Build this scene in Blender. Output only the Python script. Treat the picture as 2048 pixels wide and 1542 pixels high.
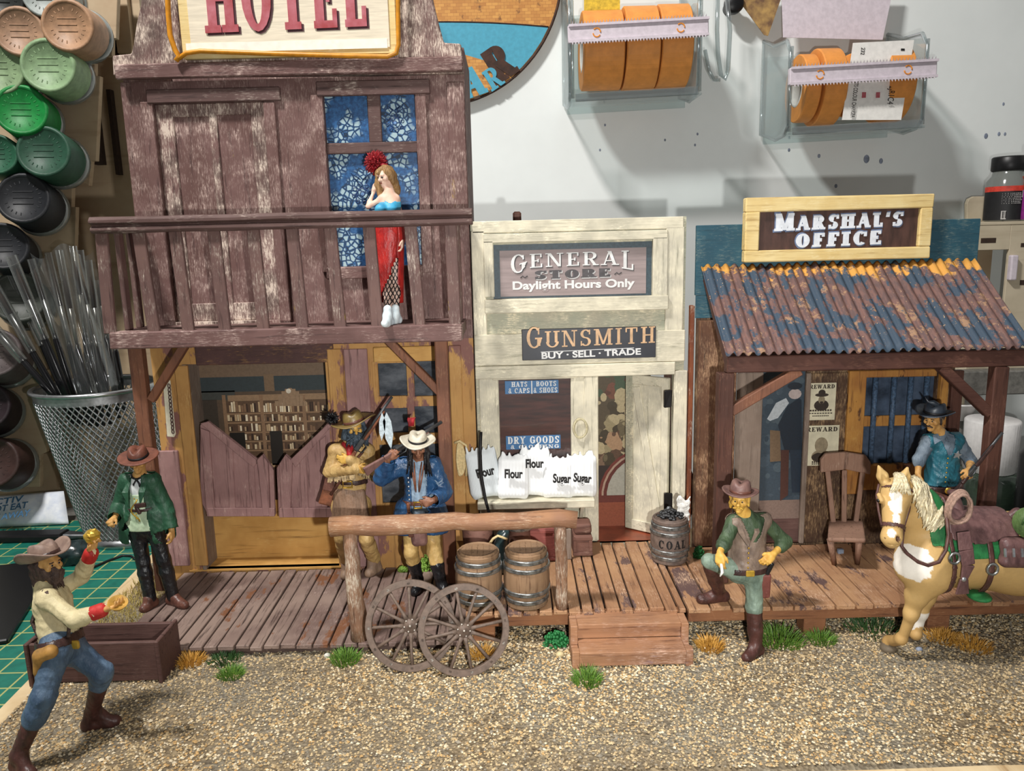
import bpy, math, random
import numpy as np
from mathutils import Vector, Matrix

SC = bpy.context.scene
for o in list(bpy.data.objects):
    bpy.data.objects.remove(o, do_unlink=True)
COL = SC.collection
random.seed(7)
PI = math.pi
V = Vector

# ------------------------------------------------------------------ camera
FPX, PITCH, ROLL, CAMH = 1560.0, math.radians(10.8), math.radians(1.4), 4.0
FW = V((0, math.cos(PITCH), -math.sin(PITCH)))
_U0 = V((0, math.sin(PITCH), math.cos(PITCH)))
_R0 = V((1, 0, 0))
CR = _R0 * math.cos(ROLL) - _U0 * math.sin(ROLL)
CU = _U0 * math.cos(ROLL) + _R0 * math.sin(ROLL)
CAM = V((0, 0, CAMH))
cd = bpy.data.cameras.new('camera')
cam = bpy.data.objects.new('camera', cd)
COL.objects.link(cam)
cd.sensor_width = 36.0
cd.lens = 36.0 * FPX / 2048
cd.clip_end = 200
cam.matrix_world = Matrix(((CR.x, CU.x, -FW.x, CAM.x), (CR.y, CU.y, -FW.y, CAM.y), (CR.z, CU.z, -FW.z, CAM.z), (0, 0, 0, 1)))
SC.camera = cam

def ray(px, py):
    return FW + CR * ((px - 1024) / FPX) + CU * ((771 - py) / FPX)
def PY(px, py, Y):            # point of the photograph at depth Y
    d = ray(px, py); return CAM + d * (Y / d.y)
def PZ(px, py, z):            # point of the photograph on a level plane
    d = ray(px, py); return CAM + d * ((z - CAMH) / d.z)

# ------------------------------------------------------------------ light
def lin(c):
    c = c / 255.0
    return c / 12.92 if c <= 0.04045 else ((c + 0.055) / 1.055) ** 2.4
def rgb(r, g, b):
    return (lin(r), lin(g), lin(b), 1.0)

W = bpy.data.worlds.new('room_light'); SC.world = W; W.use_nodes = True
W.node_tree.nodes['Background'].inputs[0].default_value = (1.0, 0.97, 0.94, 1)
W.node_tree.nodes['Background'].inputs[1].default_value = 0.21

def lamp(name, kind, loc, energy, color=(1, 1, 1), target=None, **kw):
    L = bpy.data.lights.new(name, kind); L.energy = energy; L.color = color
    for k, v in kw.items(): setattr(L, k, v)
    o = bpy.data.objects.new(name, L); COL.objects.link(o); o.location = loc
    if target is not None:
        o.rotation_euler = (V(target) - V(loc)).to_track_quat('-Z', 'Y').to_euler()
    return o
# the phone's flash, a hand's breadth right of and below its lens
lamp('phone_flash', 'SPOT', (0.62, 0.05, 3.45), 2250, (1.0, 0.99, 0.96), target=(0.72, 8.8, 2.05),
     shadow_soft_size=0.07, spot_size=math.radians(92), spot_blend=1.0)
# the ceiling lamp of the work room, up to the left
lamp('ceiling_lamp', 'AREA', (-7.4, 1.9, 19.5), 4500, (1.0, 0.97, 0.94), target=(0.5, 12, 3.0), shape='RECTANGLE', size=2.4, size_y=0.9)

SC.view_settings.view_transform = 'Standard'
SC.view_settings.look = 'None'
SC.view_settings.exposure = 0.0
SC.view_settings.gamma = 1.0
SC.view_settings.use_curve_mapping = False

# ------------------------------------------------------------------ materials
MATS = {}
class NT:
    def __init__(s, name):
        s.m = bpy.data.materials.new(name); s.m.use_nodes = True
        s.t = s.m.node_tree; s.N = s.t.nodes; s.L = s.t.links
        s.b = s.N['Principled BSDF']
        s.co = s.N.new('ShaderNodeTexCoord')
    def link(s, a, b): s.L.new(a, b)
    def n(s, k, **kw):
        n = s.N.new(k)
        for a, v in kw.items(): setattr(n, a, v)
        return n
    def map(s, scale=(1, 1, 1), src='Object', rot=(0, 0, 0)):
        m = s.n('ShaderNodeMapping'); m.inputs['Scale'].default_value = scale; m.inputs['Rotation'].default_value = rot
        s.link(s.co.outputs[src], m.inputs['Vector']); return m.outputs[0]
    def noise(s, vec, scale=1.0, detail=4.0, rough=0.6):
        n = s.n('ShaderNodeTexNoise'); n.inputs['Scale'].default_value = scale
        n.inputs['Detail'].default_value = detail; n.inputs['Roughness'].default_value = rough
        s.link(vec, n.inputs['Vector']); return n.outputs['Fac']
    def ramp(s, fac, a, b):
        r = s.n('ShaderNodeMapRange'); r.inputs['From Min'].default_value = a; r.inputs['From Max'].default_value = b
        s.link(fac, r.inputs['Value']); return r.outputs[0]
    def math(s, op, a, b=None):
        m = s.n('ShaderNodeMath', operation=op)
        for i, x in enumerate((a, b)):
            if x is None: continue
            if isinstance(x, (int, float)): m.inputs[i].default_value = x
            else: s.link(x, m.inputs[i])
        return m.outputs[0]
    def mix(s, fac, a, b):
        m = s.n('ShaderNodeMix', data_type='RGBA')
        for i, x in ((0, fac), (6, a), (7, b)):
            if isinstance(x, (tuple, float, int)): m.inputs[i].default_value = x
            else: s.link(x, m.inputs[i])
        return m.outputs[2]
    def color(s, c):
        if isinstance(c, tuple): s.b.inputs['Base Color'].default_value = c
        else: s.link(c, s.b.inputs['Base Color'])
    def bump(s, h, strength=0.3, dist=0.01):
        b = s.n('ShaderNodeBump'); b.inputs['Strength'].default_value = strength; b.inputs['Distance'].default_value = dist
        s.link(h, b.inputs['Height']); s.link(b.outputs[0], s.b.inputs['Normal'])
    def rough(s, r, spec=None):
        s.b.inputs['Roughness'].default_value = r
        if spec is not None: s.b.inputs['Specular IOR Level'].default_value = spec
    def done(s, key): MATS[key] = s.m; return s.m

AX = {'x': (0, 1, 1), 'y': (1, 0, 1), 'z': (1, 1, 0)}
def wood(key, base, alt, dark, chip=None, axis='z', chips=0.5, grain=30.0, rough=0.65, blot=None, blots=0.55, bump=0.35, alts=2.2):
    """painted or bare wood with grain along one axis, broad tone changes, chipped flecks and large blots"""
    t = NT(key); s = AX[axis]
    g = tuple(grain if k else grain * 0.07 for k in s)
    gv = t.map(g); lo = t.noise(t.map((alts, alts, alts)), 1, 3)
    gr = t.noise(gv, 1, 3, .6)
    c = t.mix(t.ramp(lo, .38, .62), rgb(*base), rgb(*alt))
    c = t.mix(t.ramp(gr, .56, .74), c, rgb(*dark))
    if blot:
        bn = t.noise(t.map(tuple(3.2 if k else 1.3 for k in s)), 1, 5, .65)
        c = t.mix(t.ramp(bn, blots, blots + .035), c, rgb(*blot))
    if chip:
        cn = t.noise(t.map(tuple(85. if k else 15. for k in s)), 1, 3, .7)
        msk = t.noise(t.map((3.3, 3.3, 3.3)), 1, 4, .65)
        f = t.ramp(t.math('ADD', cn, t.math('MULTIPLY', msk, 1.0)), 1.34 - .17 * chips, 1.37 - .17 * chips)
        sf = t.math('MULTIPLY', t.ramp(t.math('ADD', cn, t.math('MULTIPLY', msk, 1.0)), 1.14 - .17 * chips, 1.38 - .17 * chips), .42)
        c = t.mix(sf, c, rgb(*chip)); c = t.mix(t.math('MULTIPLY', f, .75), c, rgb(*chip))
    t.color(c); t.rough(rough, .3); t.bump(gr, bump, .012)
    return t.done(key)

def plain(key, col, rough=0.5, metal=0.0, var=0.12, scale=14.0, spec=0.4, bump=0.0, stretch=(1, 1, 1), col2=None, bscale=None):
    t = NT(key); vec = t.map(stretch); n = t.noise(vec, scale, 4)
    a = rgb(*col); b = rgb(*(col2 or tuple(max(0, c * (1 - 2 * var)) for c in col)))
    t.color(t.mix(t.ramp(n, .35, .7), a, b)); t.rough(rough, spec)
    t.b.inputs['Metallic'].default_value = metal
    if bump: t.bump(t.noise(vec, bscale or scale, 4), bump, .01)
    return t.done(key)

def clear(key, col=(235, 240, 238), rough=0.04, ior=1.25, alpha=None):
    t = NT(key); t.color(rgb(*col)); t.rough(rough, .5)
    t.b.inputs['Transmission Weight'].default_value = 1.0; t.b.inputs['IOR'].default_value = ior
    return t.done(key)

def film(key, tint=(225, 230, 230), amount=.22, rough=.12):
    """thin clear plastic: see through, with a gloss"""
    t = NT(key); tr = t.n('ShaderNodeBsdfTransparent'); tr.inputs[0].default_value = rgb(*tint)
    g = t.n('ShaderNodeBsdfGlossy'); g.inputs['Roughness'].default_value = rough; g.inputs[0].default_value = (.9, .93, .95, 1)
    d = t.n('ShaderNodeBsdfDiffuse'); d.inputs[0].default_value = (.62, .65, .66, 1)
    m0 = t.n('ShaderNodeMixShader'); m0.inputs[0].default_value = .25
    t.link(g.outputs[0], m0.inputs[1]); t.link(d.outputs[0], m0.inputs[2])
    lw = t.n('ShaderNodeLayerWeight'); lw.inputs[0].default_value = .35
    f = t.math('ADD', t.math('MULTIPLY', lw.outputs['Facing'], .42), amount)
    m = t.n('ShaderNodeMixShader'); t.link(f, m.inputs[0]); t.link(tr.outputs[0], m.inputs[1]); t.link(m0.outputs[0], m.inputs[2])
    out = [x for x in t.N if x.type == 'OUTPUT_MATERIAL'][0]; t.link(m.outputs[0], out.inputs[0])
    return t.done(key)

def vcol(key, rough=.55, spec=.35, bump=0, bscale=40, var=.18):
    t = NT(key); a = t.n('ShaderNodeVertexColor', layer_name='Col')
    n = t.noise(t.map(), bscale, 4)
    c = t.mix(t.math('MULTIPLY', t.ramp(n, .4, .75), var), a.outputs[0], (0.02, 0.015, .01, 1))
    t.color(c); t.rough(rough, spec)
    if bump: t.bump(n, bump, .01)
    return t.done(key)

# hotel
wood('hotel_v', (112, 84, 80), (98, 71, 66), (66, 46, 44), (190, 166, 156), 'z', .95, blot=(140, 112, 66), blots=.665)
wood('hotel_h', (110, 82, 78), (94, 68, 64), (64, 46, 44), (196, 172, 162), 'x', .8)
wood('hotel_door', (118, 88, 84), (94, 76, 70), (68, 49, 47), (220, 202, 186), 'z', 1.45)
wood('hotel_trim', (96, 74, 70), (86, 64, 60), (56, 40, 38), (186, 170, 158), 'x', .30)
wood('baluster_wood', (110, 84, 78), (98, 74, 70), (66, 48, 45), (196, 182, 168), 'z', .40, blot=(140, 116, 60), blots=.66)
wood('ochre_v', (186, 142, 84), (168, 124, 72), (122, 86, 50), (212, 180, 120), 'z', .1, blot=(130, 90, 82), blots=.55, grain=22, bump=.2)
wood('ochre_h', (206, 160, 92), (186, 140, 76), (118, 84, 42), (214, 186, 124), 'x', .15, blot=(128, 92, 88), blots=.68, grain=16)
wood('mauve_v', (158, 122, 118), (140, 106, 103), (88, 62, 60), (190, 160, 150), 'z', .42)
wood('header_dark', (84, 58, 56), (72, 50, 48), (50, 34, 32), (160, 120, 70), 'x', .45, blot=(170, 128, 66), blots=.62)
wood('post_wood', (128, 84, 62), (108, 72, 56), (74, 47, 38), (170, 130, 100), 'z', .2)
# store
wood('cream_h', (220, 212, 188), (188, 182, 162), (152, 148, 128), (246, 238, 210), 'x', .8, alts=3)
wood('cream_v', (218, 210, 186), (186, 180, 162), (150, 146, 128), (246, 238, 210), 'z', .85, alts=3)
wood('grey_h', (172, 166, 146), (164, 166, 146), (140, 138, 120), (236, 224, 192), 'x', 1.1)
wood('rust_v', (132, 74, 44), (108, 58, 38), (74, 40, 28), (230, 220, 200), 'z', .3)
wood('brown_v', (98, 66, 46), (82, 54, 40), (50, 34, 26), (164, 130, 100), 'z', 1.2)
# marshal
wood('blue_paint', (44, 84, 98), (40, 74, 88), (32, 60, 72), (130, 142, 132), 'x', .6)
wood('pine', (226, 204, 148), (214, 186, 124), (176, 146, 92), (240, 226, 182), 'x', .5, grain=26)
wood('beam_dark', (82, 52, 43), (70, 43, 36), (54, 32, 27), (140, 100, 80), 'x', .12)
wood('beam_dark_v', (86, 55, 45), (72, 46, 38), (56, 34, 28), (150, 110, 90), 'z', .15)
wood('office_wall', (76, 54, 40), (62, 44, 34), (40, 28, 22), (150, 122, 90), 'z', 1.45)
wood('grey_plank', (134, 118, 106), (120, 104, 92), (92, 78, 68), (170, 158, 142), 'z', .3)
wood('window_frame_orange', (176, 126, 62), (150, 100, 50), (92, 56, 32), (206, 170, 100), 'z', .3, blot=(80, 50, 34), blots=.58)
# decks, furniture
wood('deck_grey', (142, 122, 111), (112, 92, 85), (56, 43, 39), (172, 150, 140), 'y', .35, blot=(118, 78, 54), blots=.60, alts=1.4)
wood('deck_brown', (178, 138, 102), (152, 112, 82), (98, 68, 52), (206, 172, 144), 'y', .8, blot=(98, 76, 72), blots=.555, alts=1.4)
wood('deck_side', (146, 100, 68), (128, 86, 60), (90, 58, 42), (196, 150, 110), 'x', .3)
wood('deck_low_side', (98, 80, 72), (82, 66, 60), (54, 42, 38), (140, 124, 112), 'x', .25)
wood('step_wood', (166, 122, 90), (148, 108, 82), (98, 66, 50), (204, 170, 150), 'x', .8, blot=(140, 110, 108), blots=.63)
wood('log', (158, 116, 84), (142, 104, 80), (100, 70, 52), (204, 178, 150), 'x', .9, bump=.7)
wood('log_v', (146, 110, 84), (128, 96, 76), (90, 66, 52), (204, 190, 170), 'z', 1.2, bump=.7)
wood('trough_wood', (98, 72, 66), (84, 60, 55), (58, 41, 38), (130, 106, 96), 'x', .15)
wood('chair_wood', (146, 114, 96), (132, 102, 86), (100, 76, 64), (186, 160, 140), 'z', .3)
wood('barrel_wood', (146, 116, 88), (122, 98, 76), (92, 66, 48), (186, 160, 120), 'z', .3)
wood('crate_wood', (120, 84, 72), (104, 72, 62), (72, 50, 44), (160, 130, 112), 'x', .3)
wood('mdf', (178, 158, 130), (170, 148, 120), (150, 128, 102), None, 'x', grain=5, bump=.05)
wood('mdf_light', (196, 184, 160), (186, 174, 150), (170, 156, 132), None, 'x', grain=5, bump=.05)
plain('burnt_edge', (58, 42, 32), .8)
# metals, glass, plastics
plain('steel', (188, 190, 192), .32, 1.0, .05)
plain('wire_mesh', (178, 180, 182), .38, .85, .1)
plain('hoop_metal', (172, 174, 172), .34, .8, .25, 20)
plain('dark_iron', (34, 32, 32), .5, .5)
plain('gun_metal', (96, 98, 100), .4, .7)
plain('bar_iron', (76, 100, 128), .6, .1, .25, 40)
plain('brass', (206, 164, 64), .35, .7)
plain('silver', (205, 208, 212), .3, .8)
plain('wheel_brown', (116, 98, 86), .6, 0, .12, 20)
plain('white_fleck', (214, 206, 194), .6)
plain('wall_white', (226, 231, 229), .5, 0, .012, 1.2, .3)
plain('desk_grey', (120, 118, 112), .6)
clear('glass', (232, 240, 238), .02, 1.18)
film('acrylic', (246, 250, 250), .04, .06)
film('acrylic_edge', (228, 234, 234), .22, .10)
film('sleeve', (228, 228, 224), .10, .10)
plain('white_plastic', (212, 202, 210), .4, 0, .04)
plain('white_cap', (226, 224, 222), .45, 0, .03)
plain('tape', (228, 150, 72), .6, 0, .05, 6)
plain('tape_side', (238, 150, 50), .6, 0, .06, 30)
plain('paper', (232, 230, 224), .7, 0, .03)
plain('brush_black', (16, 16, 19), .25, 0, .1, spec=.5)
plain('black_plastic', (20, 20, 22), .4)
plain('ink', (26, 24, 24), .7)
plain('ink_blue', (60, 110, 150), .7)
plain('white_paint', (236, 234, 228), .6, 0, .08, 30)
# ------------------------------------------------------------------ things, parts, meshes
def thing(name, label, cat, loc=(0, 0, 0), group=None, rot=None):
    o = bpy.data.objects.new(name, None); COL.objects.link(o); o.location = loc
    o.empty_display_size = .05
    if rot: o.rotation_euler = rot
    o['label'] = label; o['category'] = cat
    if group: o['group'] = group
    return o
def tag(o, label, cat, group=None, kind=None):
    o['label'] = label; o['category'] = cat
    if group: o['group'] = group
    if kind: o['kind'] = kind
    return o
def wloc(o):
    l = V((0, 0, 0))
    while o is not None:
        l += o.location; o = o.parent
    return l
def link(name, me, parent=None, loc=None):
    o = bpy.data.objects.new(name, me); COL.objects.link(o)
    if parent is not None: o.parent = parent
    if loc is not None: o.location = loc
    return o
def copy_tree(o, parent=None):
    c = o.copy(); COL.objects.link(c)
    if parent is not None: c.parent = parent
    for ch in list(o.children): copy_tree(ch, c)
    return c

class MB:
    """collects shapes in world coordinates (or local ones when built with local=True) into ONE mesh"""
    def __init__(s): s.v = []; s.f = []; s.mi = []; s.sm = []; s.col = []; s.M = None; s.cur = 0; s.c = None
    def add(s, vs, fs, smooth=False):
        b = len(s.v)
        for p in vs:
            p = V(p); s.v.append(s.M @ p if s.M else p)
        for f in fs:
            s.f.append([i + b for i in f]); s.mi.append(s.cur); s.sm.append(smooth); s.col.append(s.c)
        return s
    def box(s, a, b, jit=0.0):
        x0, x1 = sorted((a[0], b[0])); y0, y1 = sorted((a[1], b[1])); z0, z1 = sorted((a[2], b[2]))
        j = (lambda: random.uniform(-jit, jit)) if jit else (lambda: 0)
        vs = [(x + j(), y + j() * .5, z + j()) for z in (z0, z1) for y in (y0, y1) for x in (x0, x1)]
        return s.add(vs, [(0, 2, 3, 1), (4, 5, 7, 6), (0, 1, 5, 4), (2, 6, 7, 3), (0, 4, 6, 2), (1, 3, 7, 5)])
    def beam(s, p, q, w, h, up=(0, 0, 1), w2=None, h2=None):
        p = V(p); q = V(q); d = (q - p).normalized(); u = V(up)
        if abs(d.dot(u)) > .97: u = V((0, 1, 0))
        r = d.cross(u).normalized(); u = r.cross(d)
        w2 = w if w2 is None else w2; h2 = h if h2 is None else h2
        vs = []
        for c, a, b in ((p, w, h), (q, w2, h2)):
            vs += [c - r * a / 2 - u * b / 2, c + r * a / 2 - u * b / 2, c + r * a / 2 + u * b / 2, c - r * a / 2 + u * b / 2]
        return s.add(vs, [(3, 2, 1, 0), (4, 5, 6, 7), (0, 1, 5, 4), (1, 2, 6, 5), (2, 3, 7, 6), (3, 0, 4, 7)])
    def prism(s, poly, y0, y1):
        """polygon of (x, z), from depth y0 (front) to y1; fan faces are left to n-gons"""
        n = len(poly); ar = sum(poly[i][0] * poly[(i + 1) % n][1] - poly[(i + 1) % n][0] * poly[i][1] for i in range(n))
        if ar < 0: poly = poly[::-1]
        vs = [(x, y0, z) for x, z in poly] + [(x, y1, z) for x, z in poly]
        fs = [tuple(range(n)), tuple(range(2 * n - 1, n - 1, -1))] + [(i, i + n, (i + 1) % n + n, (i + 1) % n) for i in range(n)]
        return s.add(vs, fs)
    def tube(s, pts, r, n=8, closed=False, cap=True, smooth=True):
        pts = [V(p) for p in pts]; m = len(pts); vs = []; fs = []
        rs = r if isinstance(r, (list, tuple)) else [r] * m
        u = None
        for i, p in enumerate(pts):
            a = pts[(i - 1) % m] if (closed or i) else p; b = pts[(i + 1) % m] if (closed or i < m - 1) else p
            d = (b - a).normalized()
            if u is None:
                u = d.orthogonal().normalized()
            u = (u - d * u.dot(d)); u = u.normalized() if u.length > 1e-6 else d.orthogonal().normalized(); w = d.cross(u)
            for k in range(n):
                t = 2 * PI * k / n; vs.append(p + (u * math.cos(t) + w * math.sin(t)) * rs[i])
        for i in range(m if closed else m - 1):
            for k in range(n):
                a = i * n + k; b = i * n + (k + 1) % n; c = ((i + 1) % m) * n
                fs.append((a, b, c + (k + 1) % n, c + k))
        if cap and not closed:
            fs.append(tuple(range(n - 1, -1, -1))); fs.append(tuple(range((m - 1) * n, m * n)))
        return s.add(vs, fs, smooth)
    def lathe(s, prof, c, axis=(0, 0, 1), n=24, smooth=True, cap0=False, cap1=False, sx=1.0):
        """prof = [(r, h)...] around an axis through c"""
        c = V(c); a = V(axis).normalized(); u = a.cross(V((0, 1, 0)))
        if u.length < 1e-3: u = a.cross(V((1, 0, 0)))
        u.normalize(); w = a.cross(u); vs = []; fs = []; m = len(prof)
        for r, h in prof:
            for k in range(n):
                t = 2 * PI * k / n; vs.append(c + a * h + (u * math.cos(t) * sx + w * math.sin(t)) * r)
        for i in range(m - 1):
            for k in range(n):
                fs.append((i * n + k, i * n + (k + 1) % n, (i + 1) * n + (k + 1) % n, (i + 1) * n + k))
        if cap0: fs.append(tuple(range(n - 1, -1, -1)))
        if cap1: fs.append(tuple(range((m - 1) * n, m * n)))
        return s.add(vs, fs, smooth)
    def ell(s, c, r, n=12, m=8, rot=None):
        c = V(c); r = (r, r, r) if isinstance(r, (int, float)) else r; vs = []; fs = []
        for i in range(1, m):
            a = PI * i / m
            for k in range(n):
                t = 2 * PI * k / n; p = V((math.sin(a) * math.cos(t) * r[0], math.sin(a) * math.sin(t) * r[1], math.cos(a) * r[2]))
                vs.append(c + (rot @ p if rot else p))
        top = V((0, 0, r[2])); vs += [c + (rot @ top if rot else top), c - (rot @ top if rot else top)]
        T = len(vs) - 2
        for k in range(n):
            k2 = (k + 1) % n; fs.append((T, k, k2)); fs.append((T + 1, (m - 2) * n + k2, (m - 2) * n + k))
            for i in range(m - 2): fs.append((i * n + k, (i + 1) * n + k, (i + 1) * n + k2, i * n + k2))
        return s.add(vs, fs, True)
    def quad(s, a, b, c, d): return s.add([a, b, c, d], [(0, 1, 2, 3)])
    def build(s, name, mat, parent=None, bevel=0.0, local=False, seg=1, solid=0.0, subsurf=0, loc=None):
        off = V((0, 0, 0)) if (local or parent is None) else wloc(parent)
        if loc is not None: off = V(loc)
        me = bpy.data.meshes.new(name)
        me.from_pydata([tuple(p - off) for p in s.v], [], s.f)
        mats = mat if isinstance(mat, (list, tuple)) else [mat]
        for m in mats: me.materials.append(MATS[m])
        if len(mats) > 1: me.polygons.foreach_set('material_index', s.mi)
        if any(s.sm): me.polygons.foreach_set('use_smooth', s.sm)
        if any(c is not None for c in s.col):
            at = me.color_attributes.new('Col', 'FLOAT_COLOR', 'CORNER'); arr = []
            for f, c in zip(s.f, s.col): arr += list(c or (1, 1, 1, 1)) * len(f)
            at.data.foreach_set('color', arr)
        me.update()
        o = link(name, me, parent, loc if loc is not None else None)
        if solid:
            m = o.modifiers.new('solid', 'SOLIDIFY'); m.thickness = solid; m.offset = 0
        if bevel:
            m = o.modifiers.new('bevel', 'BEVEL'); m.width = bevel; m.segments = seg; m.limit_method = 'ANGLE'; m.angle_limit = .6
        if subsurf:
            m = o.modifiers.new('sub', 'SUBSURF'); m.levels = subsurf; m.render_levels = subsurf
        return o

def px_rect(x0, y0, x1, y1, Y):
    """world (x0, z0, x1, z1) of a photographed upright rectangle standing at depth Y"""
    a = PY(x0, y0, Y); b = PY(x1, y0, Y); c = PY(x1, y1, Y); d = PY(x0, y1, Y)
    return ((a.x + d.x) / 2, (c.z + d.z) / 2, (b.x + c.x) / 2, (a.z + b.z) / 2)
def board(m, x0, y0, x1, y1, Y, t=.05, jit=0.0):
    a = px_rect(x0, y0, x1, y1, Y); m.box((a[0], Y, a[1]), (a[2], Y + t, a[3]), jit); return a
def holed(m, x0, z0, x1, z1, holes, Y, t):
    xs = sorted({x0, x1} | {h[0] for h in holes} | {h[2] for h in holes}); zs = sorted({z0, z1} | {h[1] for h in holes} | {h[3] for h in holes})
    for i in range(len(xs) - 1):
        run = None
        for k in range(len(zs) - 1):
            cx = (xs[i] + xs[i + 1]) / 2; cz = (zs[k] + zs[k + 1]) / 2
            hole = any(h[0] < cx < h[2] and h[1] < cz < h[3] for h in holes)
            if not hole: run = (run[0], zs[k + 1]) if run else (zs[k], zs[k + 1])
            if run and (hole or k == len(zs) - 2):
                m.box((xs[i], Y, run[0]), (xs[i + 1], Y + t, run[1])); run = None

# ------------------------------------------------------------------ slab lettering
def glyphs(W=.22, T=.11, S=.09):
    def R(x0, y0, x1, y1): return [(x0, y0), (x1, y0), (x1, y1), (x0, y1)]
    def st(x, y0=0, y1=1): return R(x - W / 2, y0, x + W / 2, y1)
    def sf(x, y, w=None):
        w = (W + 2 * S if w is None else w) / 2; return R(x - w, 0, x + w, T) if y == 0 else R(x - w, 1 - T, x + w, 1)
    def dg(x0, y0, x1, y1, w): return [(x0 - w / 2, y0), (x0 + w / 2, y0), (x1 + w / 2, y1), (x1 - w / 2, y1)]
    def arc(cx, cy, rx, ry, a0, a1, w=None, t=None):
        w = W if w is None else w; t = T if t is None else t; n = max(4, int(abs(a1 - a0) / 18)); o = []
        for i in range(n):
            p = [math.radians(a0 + (a1 - a0) * (i + k) / n) for k in (0, 1)]
            o.append([(cx + rx * math.cos(p[0]), cy + ry * math.sin(p[0])), (cx + rx * math.cos(p[1]), cy + ry * math.sin(p[1])),
                      (cx + (rx - w) * math.cos(p[1]), cy + (ry - t) * math.sin(p[1])), (cx + (rx - w) * math.cos(p[0]), cy + (ry - t) * math.sin(p[0]))])
        return o
    h = W / 2; G = {}
    def q(a, b): return a
    G['H'] = (.8, [st(.2), st(.62), R(.2, .46, .62, .46 + T), sf(.2, 0), sf(.2, 1), sf(.62, 0), sf(.62, 1)])
    G['I'] = (.42, [st(.21), sf(.21, 0), sf(.21, 1)])
    G['T'] = (.72, [st(.36), sf(.36, 0), R(.04, 1 - T, .68, 1), R(.04, .72, .04 + T, 1), R(.68 - T, .72, .68, 1)])
    G['L'] = (.62, [st(.2), sf(.2, 1), R(.05, 0, .58, T), R(.58 - T, 0, .58, .3)])
    G['E'] = (.66, [st(.2), R(.05, 0, .62, T), R(.05, 1 - T, .6, 1), R(.2, .45, .46, .45 + T), R(.62 - T, 0, .62, .28), R(.6 - T, .74, .6, 1), R(.46 - T * .8, .38, .46, .62)])
    G['F'] = (.62, [st(.2), sf(.2, 0), R(.05, 1 - T, .6, 1), R(.2, .45, .46, .45 + T), R(.6 - T, .72, .6, 1), R(.46 - T * .8, .38, .46, .62)])
    G['O'] = (.8, arc(.4, .5, .36, .51, 0, 360))
    G['C'] = (.74, arc(.4, .5, .36, .51, 45, 315) + [R(.58, .62, .58 + T, .95)])
    G['G'] = (.78, arc(.4, .5, .36, .51, 45, 350) + [R(.58, .64, .58 + T, .95), R(.44, .42, .78, .42 + T), R(.54, .1, .54 + W, .45)])
    G['D'] = (.76, [st(.2), R(.05, 0, .4, T), R(.05, 1 - T, .4, 1)] + arc(.36, .5, .36, .5, -90, 90))
    G['R'] = (.78, [st(.2), sf(.2, 0), R(.05, 1 - T, .4, 1), R(.2, .44, .42, .44 + T)] + arc(.4, .72, .28, .28, -90, 90) + [dg(.62, 0, .4, .48, W), R(.5, 0, .78, T)])
    G['P'] = (.7, [st(.2), sf(.2, 0), R(.05, 1 - T, .4, 1), R(.2, .42, .42, .42 + T)] + arc(.38, .71, .29, .29, -90, 90))
    G['B'] = (.74, [st(.2), R(.05, 0, .4, T), R(.05, 1 - T, .4, 1), R(.2, .45, .42, .45 + T)] + arc(.38, .75, .27, .25, -90, 90) + arc(.38, .27, .32, .27, -90, 90))
    G['A'] = (.84, [dg(.16, 0, .4, 1, T * .9), dg(.66, 0, .42, 1, W), R(.24, .28, .58, .28 + T), sf(.14, 0, .28), sf(.68, 0, .34), R(.32, 1 - T * .8, .5, 1)])
    G['M'] = (1.0, [st(.17, 0, 1), st(.83, 0, 1), dg(.5, .05, .2, 1, W * .8), dg(.5, .05, .8, 1, W * .7), sf(.17, 0), sf(.83, 0), sf(.12, 1, .26), sf(.88, 1, .26)])
    G['N'] = (.86, [R(.13, 0, .13 + T, 1), R(.66, 0, .66 + T, 1), dg(.66, 0, .2, 1, W), sf(.18, 0, .3), sf(.7, 1, .3), sf(.12, 1, .2)])
    G['U'] = (.8, [st(.2, .3, 1), R(.56, .3, .56 + W, 1), sf(.2, 1), sf(.66, 1)] + arc(.435, .34, .345, .35, 180, 360))
    G['S'] = (.66, arc(.33, .74, .28, .27, 30, 270) + arc(.33, .26, .28, .27, -150, 90) + [R(.5, .7, .5 + T, .98), R(.06, .02, .06 + T, .3)])
    G['W'] = (1.02, [dg(.3, 0, .14, 1, W * .8), dg(.3, 0, .5, 1, T), dg(.7, 0, .5, 1, W * .8), dg(.72, 0, .88, 1, T), sf(.12, 1, .3), sf(.5, 1, .26), sf(.9, 1, .24)])
    G['Y'] = (.78, [st(.39, 0, .5), dg(.39, .42, .16, 1, W), dg(.39, .42, .64, 1, T), sf(.39, 0), sf(.14, 1, .3), sf(.66, 1, .26)])
    G['K'] = (.8, [st(.2), sf(.2, 0), sf(.2, 1), dg(.3, .42, .62, 1, T), dg(.66, 0, .4, .6, W), sf(.66, 0, .28), sf(.64, 1, .26)])
    G["'"] = (.24, [dg(.1, .68, .14, 1, W * .7)])
    G['&'] = (.7, arc(.34, .74, .2, .26, 0, 360, .12) + arc(.3, .27, .26, .27, 0, 360, .16) + [dg(.62, 0, .3, .6, .16)])
    G['|'] = (.3, [R(.1, -.15, .2, 1.1)]); G[' '] = (.4, []); G['.'] = (.3, [R(.08, 0, .22, .14)])
    G['-'] = (.5, [dg(.12, .38, .3, .56, .2), dg(.38, .38, .3, .56, .2)])
    return G
GL = glyphs(); GL_FAT = glyphs(.3, .15, .08); GL_THIN = glyphs(.15, .07, .09)
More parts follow.
